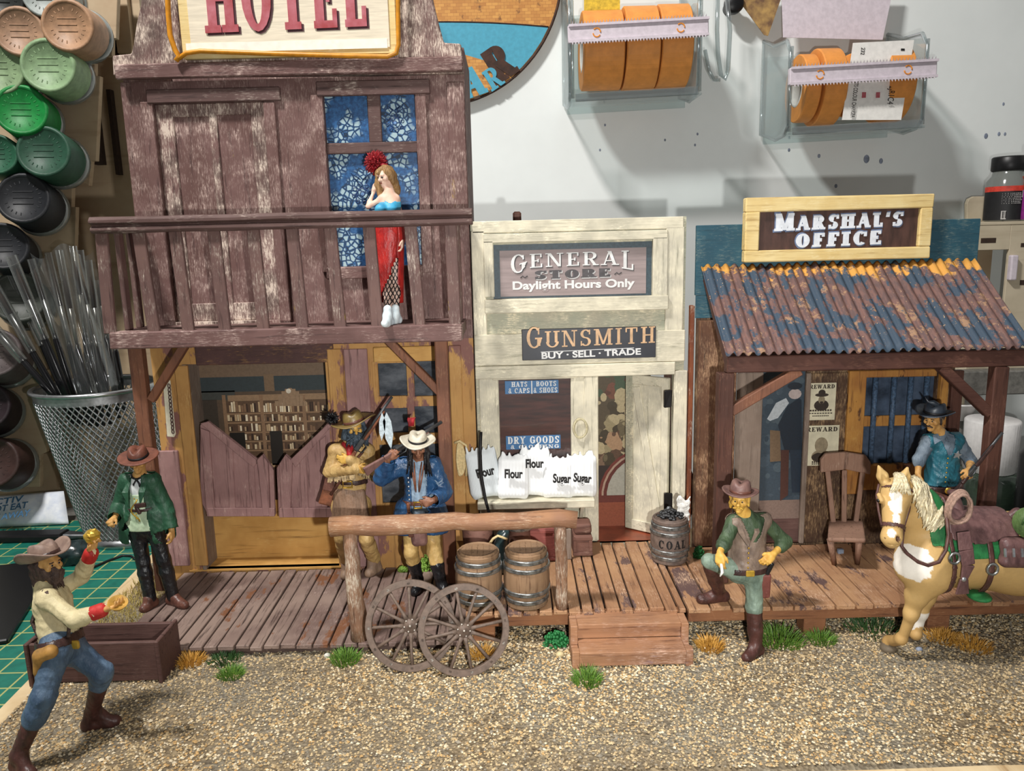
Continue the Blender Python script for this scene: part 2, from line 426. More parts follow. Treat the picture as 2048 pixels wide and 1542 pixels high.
def slab(m, text, x0, x1, z0, h, Y, depth=.004, G=None, tilt=0.0, hs=None, sp=.06, slant=0.0, bow=None):
    """sets text between x0 and x1 on base z0; hs = relative height of each letter; tilt = rise per metre; bow = f(t) height offset"""
    G = G or GL; hs = hs or [1.0] * len(text)
    tot = sum(G[c][0] * (.55 + .45 * k) for c, k in zip(text, hs)) + sp * (len(text) - 1); sx = (x1 - x0) / tot; x = 0.0
    for c, k in zip(text, hs):
        wv = G[c][0] * (.55 + .45 * k); f = wv / G[c][0]
        for ip, pl in enumerate(G[c][1]):
            P = []
            for a, b in pl:
                X = x0 + (x + a * f) * sx; Z = z0 + b * h * k + (X - x0) * tilt + (bow((x + a * f) / tot, b) if bow else 0)
                P.append((X + slant * b * h, Z))
            m.prism(P, Y - depth - ip * .00008, Y)
        x += wv + sp
def bfont(name, text, size, mat, parent, loc, rot=(PI / 2, 0, 0), extrude=.002, width=None, offset=0.0, align='CENTER'):
    """plain lettering from the built-in typeface, turned into a mesh"""
    c = bpy.data.curves.new(name, 'FONT'); c.body = text; c.size = size; c.extrude = extrude; c.align_x = align; c.offset = offset
    o = bpy.data.objects.new(name, c); COL.objects.link(o)
    dg = bpy.context.evaluated_depsgraph_get(); me = bpy.data.meshes.new_from_object(o.evaluated_get(dg))
    bpy.data.objects.remove(o, do_unlink=True); bpy.data.curves.remove(c)
    me.name = name; me.materials.clear(); me.materials.append(MATS[mat])
    q = link(name, me, parent); q.location = V(loc) - (wloc(parent) if parent else V((0, 0, 0))); q.rotation_euler = rot
    if width:
        xs = [v.co.x for v in me.vertices]; k = width / max(1e-6, max(xs) - min(xs))
        for v in me.vertices: v.co.x *= k
    return q

# ------------------------------------------------------------------ smooth solids: blended round cones and ellipsoids, skinned by surface nets
def cap(a, b, ra, rb=None, k=.02, n=None, f=1.0, sub=False): return ('c', V(a), V(b), ra, ra if rb is None else rb, k, n, f, sub)
def ell(c, r, k=.02, rot=None, sub=False): return ('e', V(c), (r, r, r) if isinstance(r, (int, float)) else r, rot, k, sub)
def sdf(prims, res):
    lo = np.array([1e9] * 3); hi = -lo
    bb = []
    for p in prims:
        if p[0] == 'c':
            r = max(p[3], p[4]) * max(1, p[7]); a = np.minimum(p[1], p[2]) - r; b = np.maximum(p[1], p[2]) + r
        else:
            r = max(p[2]); a = np.array(p[1]) - r; b = np.array(p[1]) + r
        bb.append((a, b))
        if not p[-1]: lo = np.minimum(lo, a); hi = np.maximum(hi, b)
    lo = lo - 3 * res; n = np.ceil((hi + 3 * res - lo) / res).astype(int) + 1
    F = np.full(n, .5, np.float32)
    for p, (a, b) in zip(prims, bb):
        k = p[5] if p[0] == 'c' else p[4]; mg = k + 2.5 * res
        i0 = np.maximum(((a - mg - lo) / res).astype(int), 0); i1 = np.minimum(((b + mg - lo) / res).astype(int) + 2, n)
        if np.any(i1 <= i0): continue
        g = [(lo[i] + res * np.arange(i0[i], i1[i])).astype(np.float32) for i in range(3)]
        X = g[0][:, None, None]; Y = g[1][None, :, None]; Z = g[2][None, None, :]
        if p[0] == 'c':
            A, B = p[1], p[2]; x = X - A.x; y = Y - A.y; z = Z - A.z; d = B - A; L = max(d.length_squared, 1e-12)
            t = np.clip((x * d.x + y * d.y + z * d.z) / L, 0, 1)
            qx = x - t * d.x; qy = y - t * d.y; qz = z - t * d.z
            if p[6] is not None:
                N = V(p[6]).normalized(); s = (qx * N.x + qy * N.y + qz * N.z) * (1 / p[7] - 1)
                qx = qx + s * N.x; qy = qy + s * N.y; qz = qz + s * N.z
            D = np.sqrt(qx * qx + qy * qy + qz * qz) - (p[3] + (p[4] - p[3]) * t)
            if p[7] < 1: D = D * (.5 + .5 * p[7])
        else:
            c = p[1]; r = p[2]; x = X - c.x; y = Y - c.y; z = Z - c.z
            if p[3] is not None:
                R = p[3].transposed(); x, y, z = [R[i][0] * x + R[i][1] * y + R[i][2] * z for i in range(3)]
            q = np.sqrt((x / r[0]) ** 2 + (y / r[1]) ** 2 + (z / r[2]) ** 2); q2 = np.sqrt((x / r[0] ** 2) ** 2 + (y / r[1] ** 2) ** 2 + (z / r[2] ** 2) ** 2)
            D = q * (q - 1) / np.maximum(q2, 1e-6)
        sl = tuple(slice(i0[i], i1[i]) for i in range(3)); f = F[sl]; k = max(k, 1e-4)
        if p[-1]:
            h = np.clip(.5 - .5 * (f + D) / k, 0, 1); F[sl] = f * (1 - h) - D * h + k * h * (1 - h)
        else:
            h = np.clip(.5 + .5 * (f - D) / k, 0, 1); F[sl] = f * (1 - h) + D * h - k * h * (1 - h)
    return F, lo
def nets(F, lo, res):
    S = F < 0
    c = [(i, j, k) for i in (0, 1) for j in (0, 1) for k in (0, 1)]
    n = np.array(F.shape); cnt = np.zeros(n - 1, np.int8)
    for o in c: cnt += S[o[0]:n[0] - 1 + o[0], o[1]:n[1] - 1 + o[1], o[2]:n[2] - 1 + o[2]]
    act = (cnt > 0) & (cnt < 8); idx = np.argwhere(act); vm = np.full(n - 1, -1, np.int64); vm[act] = np.arange(len(idx))
    val = {o: F[idx[:, 0] + o[0], idx[:, 1] + o[1], idx[:, 2] + o[2]] for o in c}
    acc = np.zeros((len(idx), 3)); w = np.zeros(len(idx))
    for a in c:
        for ax in range(3):
            if a[ax]: continue
            b = list(a); b[ax] = 1; b = tuple(b); va, vb = val[a], val[b]; m = (va < 0) != (vb < 0)
            t = np.where(m, va / np.where(m, va - vb, 1), 0); p = np.array(a, float)[None] + np.zeros((len(idx), 1)); p[:, ax] = t
            acc[m] += p[m]; w[m] += 1
    P = lo + (idx + acc / w[:, None]) * res
    Q = []
    for ax in range(3):
        u, v = [(1, 2), (2, 0), (0, 1)][ax]
        s0 = [slice(None)] * 3; s1 = [slice(None)] * 3; s0[ax] = slice(0, -1); s1[ax] = slice(1, None)
        a = S[tuple(s0)]; e = np.argwhere(a != S[tuple(s1)]); e = e[(e[:, u] > 0) & (e[:, v] > 0) & (e[:, u] < n[u] - 1) & (e[:, v] < n[v] - 1)]
        ins = a[e[:, 0], e[:, 1], e[:, 2]]
        def at(du, dv):
            q = e.copy(); q[:, u] += du; q[:, v] += dv; return vm[q[:, 0], q[:, 1], q[:, 2]]
        q = np.stack([at(-1, -1), at(0, -1), at(0, 0), at(-1, 0)], 1); q[~ins] = q[~ins][:, ::-1]; Q.append(q)
    return P, np.concatenate(Q)
FOLD = {}
def folds(F, lo, res, amp, fr=1.0):
    n = F.shape; g = [(lo[i] + res * np.arange(n[i])).astype(np.float32) * fr for i in range(3)]
    X, Y, Z = g[0][:, None, None], g[1][None, :, None], g[2][None, None, :]
    a = np.sin(19 * X + 31 * Z + 2.2 * np.sin(17 * Y + 9 * Z) + 1.3 * np.sin(23 * X)); b = np.sin(27 * Y - 37 * Z + 2.0 * np.sin(21 * X + 11 * Z))
    return F + amp * (np.abs(a) + .7 * np.abs(b) - .9)
def solid(name, prims, mat, parent, res=.011, color=None):
    F, lo = sdf(prims, res)
    if mat in FOLD: F = folds(F, lo, res, FOLD[mat])
    P, Q = nets(F, lo, res)
    off = np.array(wloc(parent)) if parent is not None else np.zeros(3)
    me = bpy.data.meshes.new(name)
    me.vertices.add(len(P)); me.vertices.foreach_set('co', (P - off).astype(np.float32).ravel())
    me.loops.add(len(Q) * 4); me.loops.foreach_set('vertex_index', Q.astype(np.int32).ravel())
    me.polygons.add(len(Q)); me.polygons.foreach_set('loop_start', np.arange(0, 4 * len(Q), 4, dtype=np.int32))
    me.polygons.foreach_set('use_smooth', np.ones(len(Q), bool))
    me.materials.append(MATS[mat])
    if color is not None:
        at = me.color_attributes.new('Col', 'FLOAT_COLOR', 'POINT'); at.data.foreach_set('color', color(P).astype(np.float32).ravel())
    me.update(calc_edges=True); me.validate()
    o = link(name, me, parent)
    return o
# ------------------------------------------------------------------ setting: wall, desk
YB = 13.6
m = MB(); m.box((-16, YB, -.65), (14, YB + .3, 14)); w = m.build('wall_back', 'wall_white'); w['kind'] = 'structure'
m = MB(); m.box((-16, -1.5, -.65), (14, YB - .01, -.45)); d = m.build('desk', 'desk_grey', bevel=.02)
tag(d, 'grey work desk under the whole scenery and the green mat', 'desk')
def mat_grid():
    t = NT('mat_green'); sep = t.n('ShaderNodeSeparateXYZ'); t.link(t.co.outputs['Object'], sep.inputs[0]); f = None
    for ax in (0, 1):
        fr = t.math('FRACT', t.math('MULTIPLY', sep.outputs[ax], 1 / .29)); lt = t.math('LESS_THAN', fr, .075)
        f = lt if f is None else t.math('MAXIMUM', f, lt)
    n = t.noise(t.map(), 9, 5)
    c = t.mix(t.ramp(n, .3, .7), rgb(18, 118, 100), rgb(12, 96, 82))
    sc = t.noise(t.map((4, 40, 1), rot=(0, 0, .6)), 1, 4); c = t.mix(t.ramp(sc, .69, .75), c, rgb(84, 150, 128))
    t.color(t.mix(f, c, rgb(168, 172, 108))); t.rough(.55); t.done('mat_green')
mat_grid()
m = MB(); m.box((-13, 4.2, -.45), (-2.6, 12.2, -.40)); o = m.build('cutting_mat', 'mat_green', bevel=.01)
tag(o, 'green cutting mat with a yellow grid left of the scenery', 'cutting mat')

# ------------------------------------------------------------------ the base board and its gravel
def gravel_mat():
    t = NT('gravel'); v = t.n('ShaderNodeTexVoronoi'); v.inputs['Scale'].default_value = 30; t.link(t.map(), v.inputs['Vector'])
    n = t.noise(t.map(), .9, 5); sep = t.n('ShaderNodeSeparateColor'); t.link(v.outputs['Color'], sep.inputs[0])
    c = t.mix(sep.outputs[0], rgb(96, 82, 62), rgb(150, 132, 102)); c = t.mix(t.ramp(n, .42, .6), c, t.mix(sep.outputs[1], rgb(104, 96, 82), rgb(148, 140, 122)))
    t.color(c); t.rough(.85); t.bump(v.outputs['Distance'], .8, .03); t.done('gravel')
gravel_mat()
vcol('pebbles', .8, .2, var=.1)
wood('pale_edge', (222, 200, 160), (206, 180, 138), (176, 146, 106), None, 'y', grain=12)
base = thing('diorama_base', 'wide base board carrying the western street, pale bare edge at left', 'base board', (0, 7, 0))
XL0, XL1 = -4.72, -4.55
m = MB()
lf = [(-4.86, 9.6), (-4.52, 5.15)]
pts = [(-4.86, 10.2), (5.6, 10.2), (5.6, 5.12), (-4.56, 5.12)]
vs = [(x, y, z) for z in (-.40, -.012) for x, y in pts]
m.add(vs, [(3, 2, 1, 0), (4, 5, 6, 7), (0, 1, 5, 4), (1, 2, 6, 5), (2, 3, 7, 6), (3, 0, 4, 7)])
m.build('board', 'pale_edge', base, bevel=.01)
m = MB(); random.seed(3)
nx, ny = 90, 44
vs = []
def edge_x(y): return -4.70 + (9.6 - y) * .057
for j in range(ny + 1):
    y = 5.2 + (9.5 - 5.2) * j / ny
    for i in range(nx + 1):
        x0 = edge_x(y) + .06 * math.sin(y * 3.1) + .03 * math.sin(y * 7.7); x = x0 + (5.55 - x0) * i / nx
        h = .012 + .012 * math.sin(x * 2.3 + y * 1.7) * math.sin(y * 3.3 - x) if 0 < i < nx and 0 < j < ny else -.02
        vs.append((x, y, h))
m.add(vs, [(j * (nx + 1) + i, j * (nx + 1) + i + 1, (j + 1) * (nx + 1) + i + 1, (j + 1) * (nx + 1) + i) for j in range(ny) for i in range(nx)], True)
m.build('gravel_bed', 'gravel', base)
# loose stones, one uncountable spread
def stones():
    n = 44000; rng = np.random.default_rng(5)
    y = 5.25 + (rng.random(n) ** 1.0) * 2.45; x = np.empty(n)
    x0 = -4.64 + (9.6 - y) * .057; x = x0 + rng.random(n) * (5.4 - x0)
    r = rng.uniform(.0075, .0165, n); r[rng.random(n) < .02] *= 1.5
    base8 = np.array([[1, 0, 0], [0, 1, 0], [-1, 0, 0], [0, -1, 0], [0, 0, .8], [0, 0, -.6]], float)
    tri = np.array([[0, 1, 4], [1, 2, 4], [2, 3, 4], [3, 0, 4], [1, 0, 5], [2, 1, 5], [3, 2, 5], [0, 3, 5]])
    a = rng.random(n) * 6.28; ca, sa = np.cos(a), np.sin(a)
    P = base8[None] * r[:, None, None] * rng.uniform(.75, 1.25, (n, 6, 1))
    X = P[:, :, 0] * ca[:, None] - P[:, :, 1] * sa[:, None] + x[:, None]; Y = P[:, :, 0] * sa[:, None] + P[:, :, 1] * ca[:, None] + y[:, None]
    h = .012 + .012 * np.sin(x * 2.3 + y * 1.7) * np.sin(y * 3.3 - x)
    Z = P[:, :, 2] + (h + r * .35)[:, None]
    co = np.stack([X, Y, Z], 2).reshape(-1, 3); fc = (tri[None] + 6 * np.arange(n)[:, None, None]).reshape(-1, 3)
    me = bpy.data.meshes.new('gravel_stones'); me.from_pydata(co.tolist(), [], fc.tolist())
    pal = np.array([lin_rgb for lin_rgb in (rgb(182, 162, 126), rgb(166, 146, 112), rgb(142, 126, 100), rgb(118, 106, 88), rgb(206, 192, 164), rgb(176, 144, 98), rgb(132, 124, 110))])
    zone = np.sin(x * .9 + 1.3) * np.sin(y * 2.1) + .35 * np.sin(x * 2.7 - y * 3)
    pick = np.where(rng.random(n) < .5 + .45 * zone, rng.choice([0, 1, 5, 4], n), rng.choice([2, 3, 6, 1, 0], n))
    c = pal[pick] * rng.uniform(.98, 1.40, (n, 1)); c[:, 3] = 1
    at = me.color_attributes.new('Col', 'FLOAT_COLOR', 'POINT'); at.data.foreach_set('color', np.repeat(c, 6, 0).astype(np.float32).ravel())
    me.materials.append(MATS['pebbles']); me.update()
    tag(link('gravel_stones', me), 'fine tan and grey gravel spread over the street', 'gravel', kind='stuff')
stones()

# ------------------------------------------------------------------ boardwalks
ZH, ZS = .13, .38
def deck(name, label, x0, x1, y0, y1, z, zb, w, mats, group, legs=(), beam_h=.15):
    t = thing(name, label, 'boardwalk', ((x0 + x1) / 2, (y0 + y1) / 2, 0), group)
    m = MB(); x = x0
    while x < x1 - .03:
        ww = w * random.uniform(.85, 1.15); e = min(x + ww, x1); dz = random.uniform(-.008, .006)
        m.box((x + .009, y0 + random.uniform(-.03, .02), z - .045 + dz), (e - .009, y1, z + dz), .004); x = e
    m.build('planks', mats[0], t, bevel=.006)
    m = MB(); m.box((x0 + .02, y0 + .06, zb), (x1 - .02, y0 + .14, z - .05)); m.build('front_beam', mats[1], t, bevel=.006)
    m = MB(); m.box((x0 + .03, y0 + .25, max(zb, .03)), (x1 - .03, y1 - .03, z - .06)); m.build('underframe', 'dark_underside', t)
    for lx in legs:
        m = MB(); m.box((lx, y0 + .1, 0), (lx + .22, y0 + .3, z - .1)); m.build('leg', mats[1], t, bevel=.008)
    return t
plain('dark_underside', (60, 46, 38), .9)
deck('boardwalk', 'low grey plank boardwalk in front of the hotel', -4.0, -.53, 7.04, 8.8, ZH, 0, .152, ('deck_grey', 'deck_low_side'), 'boardwalks')
deck('boardwalk', 'raised brown plank porch in front of the general store', -.52, 1.66, 7.1, 8.82, ZS, .2, .135, ('deck_brown', 'deck_side'), 'boardwalks', (-.45, 1.2))
deck('boardwalk', "raised brown plank porch under the marshal's tin roof", 1.67, 5.25, 7.1, 8.6, ZS, .2, .2, ('deck_brown', 'deck_side'), 'boardwalks', (2.86, 4.1))
# two steps up to the porch
st = thing('porch_steps', 'two wooden steps leading up to the general store porch', 'steps', (1.07, 6.85, 0))
a = PZ(1142, 1345, 0); b = PZ(1395, 1338, 0); X0, X1 = .50, 1.63
for X in (X0, X1 - .07):
    m = MB(); m.box((X, 6.66, 0), (X + .07, 6.74, .19)); m.box((X, 6.70, .0), (X + .07, 7.08, .15)); m.box((X, 6.86, .15), (X + .07, 7.08, .345)); m.build('side_board', 'step_wood', st, bevel=.006)
for y, z in ((6.64, .19), (6.88, .345)):
    m = MB(); m.box((X0 + .07, y, z - .045), (X1 - .07, y + .27, z), .003); m.build('tread', 'step_wood', st, bevel=.006)
    m = MB(); m.box((X0 + .07, y + .02, z - .15), (X1 - .07, y + .06, z - .046), .003); m.build('riser', 'step_wood', st, bevel=.005)

# ------------------------------------------------------------------ grass
def grassmat(key, c, c2):
    t = NT(key); oi = t.noise(t.map(), 60, 1); t.color(t.mix(t.ramp(oi, .35, .65), rgb(*c), rgb(*c2))); t.rough(.6); t.done(key)
grassmat('grass_green', (112, 146, 52), (64, 104, 36)); grassmat('grass_straw', (206, 158, 72), (176, 124, 46))
grassmat('grass_dark', (60, 96, 44), (38, 70, 30)); grassmat('moss_green', (34, 122, 62), (20, 88, 40)); grassmat('grass_pale', (196, 178, 104), (160, 140, 74)); grassmat('moss_light', (124, 158, 58), (92, 128, 44))
def blades(m, c, r, n, h, spread=.8, w=.006, ry=None):
    ry = ry or r
    for _ in range(n):
        t = random.uniform(0, 2 * PI); q = math.sqrt(random.random()); x = c[0] + q * r * math.cos(t) * .7; y = c[1] + q * ry * math.sin(t) * .7
        L = h * random.uniform(.6, 1.1) * (1 - .3 * q); lean = q * spread + random.uniform(-.25, .25); dx, dy = math.cos(t) * lean, math.sin(t) * lean
        k = V((dx, dy, 1)).normalized() * L; s = V((random.uniform(-1, 1), random.uniform(-.4, .4), 0)).normalized() * w
        p = V((x, y, c[2])); mid = p + k * .55 + V((0, 0, L * .08)); tip = p + k + V((dx, dy, -.4)) * L * .15
        m.add([p - s, p + s, mid + s * .7, mid - s * .7, tip], [(0, 1, 2, 3), (3, 2, 4)])
def tuft(px, py, wpx, mat, label, n=230, h=.13, z=0, ypx=None, spread=.9, y=None):
    p = PZ(px, py, z) if y is None else V((PY(px, py, y).x, y, z)); r = wpx / 2 / FPX * (p - CAM).length
    m = MB(); blades(m, p, r, n, h, spread, .006, ypx)
    o = m.build('grass_tuft', mat, None, loc=p); tag(o, label, 'grass tuft', 'grass tufts')
random.seed(11)
tuft(381, 1328, 62, 'grass_straw', 'straw yellow grass tuft right of the wooden trough', h=.15)
tuft(452, 1322, 78, 'grass_dark', 'flat dark green grass patch along the hotel boardwalk beside a yellow tuft', 260, .1)
tuft(462, 1355, 52, 'grass_green', 'small bright green grass tuft standing out on the gravel below the dark patch', h=.14)
tuft(692, 1324, 66, 'grass_green', 'green grass tuft at the foot of the left hitching post', h=.17)
tuft(965, 1316, 60, 'grass_straw', 'straw yellow grass tuft seen through the right wagon wheel', h=.14)
tuft(1175, 1366, 66, 'grass_green', 'green grass tuft in front of the porch steps', h=.17)
tuft(1420, 1298, 62, 'grass_straw', 'straw yellow grass tuft right beside the porch steps', h=.16)
tuft(1560, 1283, 110, 'grass_green', 'long ragged green grass under the porch behind the standing booted leg', 330, .17)
tuft(1643, 1284, 64, 'grass_green', 'green grass tuft at the foot of the porch leg left of the horse', h=.15)
tuft(1745, 1270, 120, 'grass_dark', 'shaded green grass under the porch just left of the horse legs', 300, .15, y=7.25)
tuft(1885, 1280, 72, 'grass_straw', 'straw yellow grass tuft behind the horse front legs, left of its twin', 260, .13)
tuft(1945, 1296, 78, 'grass_straw', 'straw yellow grass tuft below the horse belly, right of its twin', 260, .13)
# moss clumps
def moss(px, py, wpx, hh, mat, label, z=0, y=None):
    p = PZ(px, py, z) if y is None else V((PY(px, py, y).x, y, z)); r = wpx / 2 / FPX * (p - CAM).length; m = MB()
    for _ in range(260):
        d = V((random.gauss(0, 1), random.gauss(0, 1), abs(random.gauss(0, 1)))).normalized() * random.uniform(.6, 1)
        m.ell((p.x + d.x * r, p.y + d.y * r * .6, p.z + d.z * hh), random.uniform(.010, .02), 5, 4)
    o = m.build('moss_clump', mat, None, loc=p); tag(o, label, 'moss', 'moss clumps')
moss(1112, 1302, 52, .16, 'moss_green', 'dark green foam moss under the porch left of the steps', y=7.12)
moss(857, 1128, 34, .2, 'moss_light', "light green moss clump against the hotel wall behind the blue coat man's boots", z=ZH, y=8.72)
moss(806, 1137, 18, .05, 'moss_light', 'small scrap of green moss where the hotel boardwalk meets the wall', z=ZH, y=8.7)
moss(1398, 1092, 20, .14, 'moss_green', 'small dark green moss behind the coal barrel', z=ZS, y=8.3)
# pale fuzzy strip between base edge and boardwalk
m = MB(); random.seed(4)
for _ in range(1500):
    y = random.uniform(7.05, 9.0); x = random.uniform(-4.66 + (9.6 - y) * .06, -4.02)
    blades(m, (x, y, 0), .02, 1, .11, .6, .004)
o = m.build('dry_grass', 'grass_pale'); tag(o, 'strip of pale dry grass between bare edge and hotel boardwalk', 'dry grass', kind='stuff')
def pebble(px, py, r, col, label):
    p = PZ(px, py, 0); m = MB(); m.ell((p.x, p.y, r * .6), (r, r * .8, r * .75), 9, 6); o = m.build('stone', col, None, loc=(p.x, p.y, 0)); tag(o, label, 'stone', 'loose stones')
plain('stone_pale', (214, 196, 150), .8); plain('stone_white', (224, 220, 210), .8); plain('stone_blue', (140, 150, 168), .5)
pebble(655, 1315, .035, 'stone_white', 'white stone left of the green tuft by the hitching post')
pebble(1120, 1314, .045, 'stone_pale', 'pale yellow stone left of the porch steps below the moss')
pebble(1838, 1303, .035, 'stone_blue', 'blue grey stone on the gravel beside the horse front hooves')
pebble(1500, 1403, .02, 'stone_white', 'small white chip alone on the gravel in front of the booted man')
pebble(1607, 1467, .016, 'stone_white', 'tiny white chip low down on the open gravel at right')
# ------------------------------------------------------------------ HOTEL
YH = 8.85
hotel = thing('hotel_building', 'tall purple brown two storey wooden hotel with balcony and swing doors', 'building', (-2.3, YH, 0))
HXL, HXR = PY(240, 165, YH).x, PY(930, 200, YH).x
zc0 = PY(580, 157, YH).z; zc1 = PY(580, 100, YH).z; zf = PY(580, 650, YH).z
door = px_rect(330, 205, 545, 642, YH); win = px_rect(657, 188, 840, 532, YH)
m = MB(); holed(m, HXL, zf - .2, HXR, zc0, [(door[0], zf - .2, door[2], door[3]), win], YH, .08); m.build('upper_wall', 'hotel_v', hotel)
m = MB(); m.box((HXL, YH + .08, .15), (HXL + .06, YH + 1.3, zc1)); m.build('side_wall', 'hotel_v', hotel); m = MB(); m.box((HXR - .06, YH + .08, .15), (HXR, YH + 1.3, zc1)); m.build('side_wall', 'hotel_v', hotel)
m = MB(); m.box((HXL + .06, YH + 1.24, .0), (HXR - .06, YH + 1.3, zc1)); m.build('rear_wall', 'hotel_v', hotel)
# false front: cornice board and stepped curved parapet
m = MB()
pr_px = [(228, 152), (226, 112), (264, 108), (269, 88), (274, 50), (283, 10)]
pl = [(lambda p: (p.x, p.z))(PY(x, y, YH - .04)) for x, y in pr_px]
prr = [(lambda p: (p.x, p.z))(PY(x, y, YH - .04)) for x, y in [(868, 10), (878, 50), (888, 86), (922, 88), (927, 148)]]
mid = [(pl[-1][0] + .06, pl[-1][1] + .35), (-3.0, pl[-1][1] + 1.0), (-2.25, pl[-1][1] + 1.2), (-1.5, pl[-1][1] + 1.0), (prr[0][0] - .06, prr[0][1] + .35)]
m.prism(pl + mid + prr, YH - .06, YH + .08); m.build('parapet', 'hotel_door', hotel, bevel=.012)
m = MB(); board(m, 228, 120, 926, 150, YH - .13, .07); m.build('cornice', 'hotel_h', hotel, bevel=.012)
for nm, r in (('moulding', (292, 176, 560, 204)), ('moulding', (632, 160, 860, 190))):
    m = MB(); board(m, *r, YH - .05, .05); m.build(nm, 'hotel_trim', hotel, bevel=.01)
for r in ((306, 204, 330, 642), (545, 204, 568, 642), (634, 190, 658, 545), (838, 186, 860, 545)):
    m = MB(); a = px_rect(*r, YH); m.box((a[0], YH - .035, a[1]), (a[2], YH, a[3])); m.build('casing', 'hotel_v', hotel, bevel=.008)
m = MB(); a = px_rect(655, 532, 846, 556, YH); m.box((a[0], YH - .06, a[1]), (a[2], YH, a[3])); m.build('window_sill', 'hotel_h', hotel, bevel=.01)
for x0, x1 in ((903, 930),): 
    m = MB(); a = px_rect(x0, 165, x1, 640, YH); m.box((a[0], YH - .05, a[1]), (HXR, YH, a[3])); m.build('corner_board', 'hotel_v', hotel, bevel=.01)
# upper door, with two sunk panels
d = MB(); w0 = .0
hp = [px_rect(362, 232, 432, 600, YH), px_rect(447, 228, 515, 600, YH)]
holed(d, door[0], door[1], door[2], door[3], [(h[0], door[1] + .2, h[2], h[3]) for h in hp], YH + .03, .04)
du = d.build('balcony_door', 'hotel_door', hotel, bevel=.008)
for h in hp:
    m = MB(); m.box((h[0] - .01, YH + .052, door[1] + .19), (h[2] + .01, YH + .07, h[3] + .01)); m.build('door_panel', 'hotel_v', du)
m = MB(); m.box((door[0], YH - .03, door[1] - .06), (door[2], YH + .06, door[1])); m.build('door_sill', 'hotel_door', hotel, bevel=.006)
# window with patterned blue curtains
def curtain_mat():
    t = NT('curtain_blue'); v = t.n('ShaderNodeTexVoronoi'); v.inputs['Scale'].default_value = 17; v.inputs['Randomness'].default_value = .9; t.link(t.map((1, .01, 1)), v.inputs['Vector'])
    e = t.n('ShaderNodeTexVoronoi', feature='DISTANCE_TO_EDGE'); e.inputs['Scale'].default_value = 17; e.inputs['Randomness'].default_value = .9; t.link(t.map((1, .01, 1)), e.inputs['Vector'])
    lo = t.noise(t.map((1, .01, 1)), 3.2, 2); n = t.noise(t.map((1, .01, 1)), 26, 4)
    c = t.mix(t.ramp(n, .4, .7), rgb(30, 68, 112), rgb(50, 104, 156))
    petal = t.math('MULTIPLY', t.ramp(e.outputs['Distance'], .10, .15), t.ramp(lo, .47, .53))
    vein = t.math('MULTIPLY', t.math('SUBTRACT', 1.0, t.ramp(e.outputs['Distance'], .03, .06)), t.ramp(lo, .44, .5))
    c = t.mix(vein, c, rgb(24, 44, 66)); c = t.mix(petal, c, rgb(158, 182, 188))
    t.color(c); t.rough(.4); t.done('curtain_blue')
curtain_mat(); plain('curtain_line', (22, 50, 100), .5); plain('curtain_pale', (110, 150, 200), .5)
hw = MB(); f = [px_rect(736, 190, 762, 290, YH), px_rect(664, 284, 840, 306, YH)]
hw.box((f[0][0], YH + .01, f[1][3]), (f[0][2], YH + .05, win[3])); hw.box((win[0], YH + .005, f[1][1]), (win[2], YH + .05, f[1][3]))
hwo = hw.build('window_bars', 'hotel_trim', hotel, bevel=.008)
m = MB(); m.box((win[0], YH + .07, win[1]), (win[2], YH + .09, win[3])); cu = m.build('curtain', 'curtain_blue', hotel)
for px, py, s in ((790, 246, 1), (725, 388, 1.15)):
    m = MB(); c = PY(px, py, YH + .07); k = .062 * s
    m.cur = 0
    m.lathe([(k * .95, 0), (k * .8, .004)], (c.x, c.y, c.z), (0, -1, 0), 16); m.lathe([(k * .42, 0), (k * .3, .004)], (c.x, c.y, c.z), (0, -1, 0), 12)
    for i in range(8):
        t = 2 * PI * i / 8 + .2; m.lathe([(k * .36, 0), (k * .24, .005)], (c.x + k * 1.35 * math.cos(t), c.y, c.z + k * 1.35 * math.sin(t)), (0, -1, 0), 9)
    m.cur = 1; m.lathe([(k * .28, .002), (0.001, .006)], (c.x, c.y, c.z), (0, -1, 0), 10)
    m.cur = 0
    for s2 in (-1, 1):
        m.tube([(c.x + s2 * k * .6, c.y - .003, c.z + k * 1.7), (c.x + s2 * k * 1.6, c.y - .003, c.z + k * 3.2), (c.x + s2 * k * .2, c.y - .003, c.z + k * 2.2)], .006, 4)
    m.build('flower_print', ['curtain_line', 'curtain_pale'], cu)
# hotel sign, its wire edging
plain('sign_cream', (234, 222, 198), .6, 0, .06, 5, stretch=(.6, 3, 9)); plain('letter_red', (158, 62, 66), .55, 0, .14, 5, col2=(188, 112, 122)); plain('letter_dark', (82, 46, 52), .6); plain('wire_orange', (214, 142, 32), .4, 0, .08); plain('sign_white', (244, 238, 224), .6, 0, .03)
YS = YH - .14
hs_ = thing('hotel_sign', 'cream hotel sign with red block letters and an orange cord edging', 'sign', (-2.3, YS, 5.9))
a = px_rect(352, -165, 790, 113, YS); m = MB(); m.box((a[0], YS, a[1]), (a[2], YH - .062, a[3])); m.build('backboard', 'pine', hs_, bevel=.012)
a = px_rect(372, -140, 775, 100, YS); m = MB(); m.box((a[0], YS - .012, a[1]), (a[2], YS, a[3])); m.build('sign_face', 'sign_cream', hs_, bevel=.004)
b = px_rect(372, 82, 775, 101, YS - .012); m = MB(); m.box((b[0], YS - .016, b[1]), (b[2], YS - .012, b[3])); m.build('white_strip', 'sign_white', hs_)
zl = PY(560, 64, YS).z; xl0 = PY(411, 50, YS).x; xl1 = PY(738, 50, YS).x; hgt = .66
m = MB(); slab(m, 'HOTEL', xl0 + .022, xl1 + .022, zl - .022, hgt, YS - .013, .004, tilt=.018, sp=.1); m.build('letter_shadow', 'letter_dark', hs_)
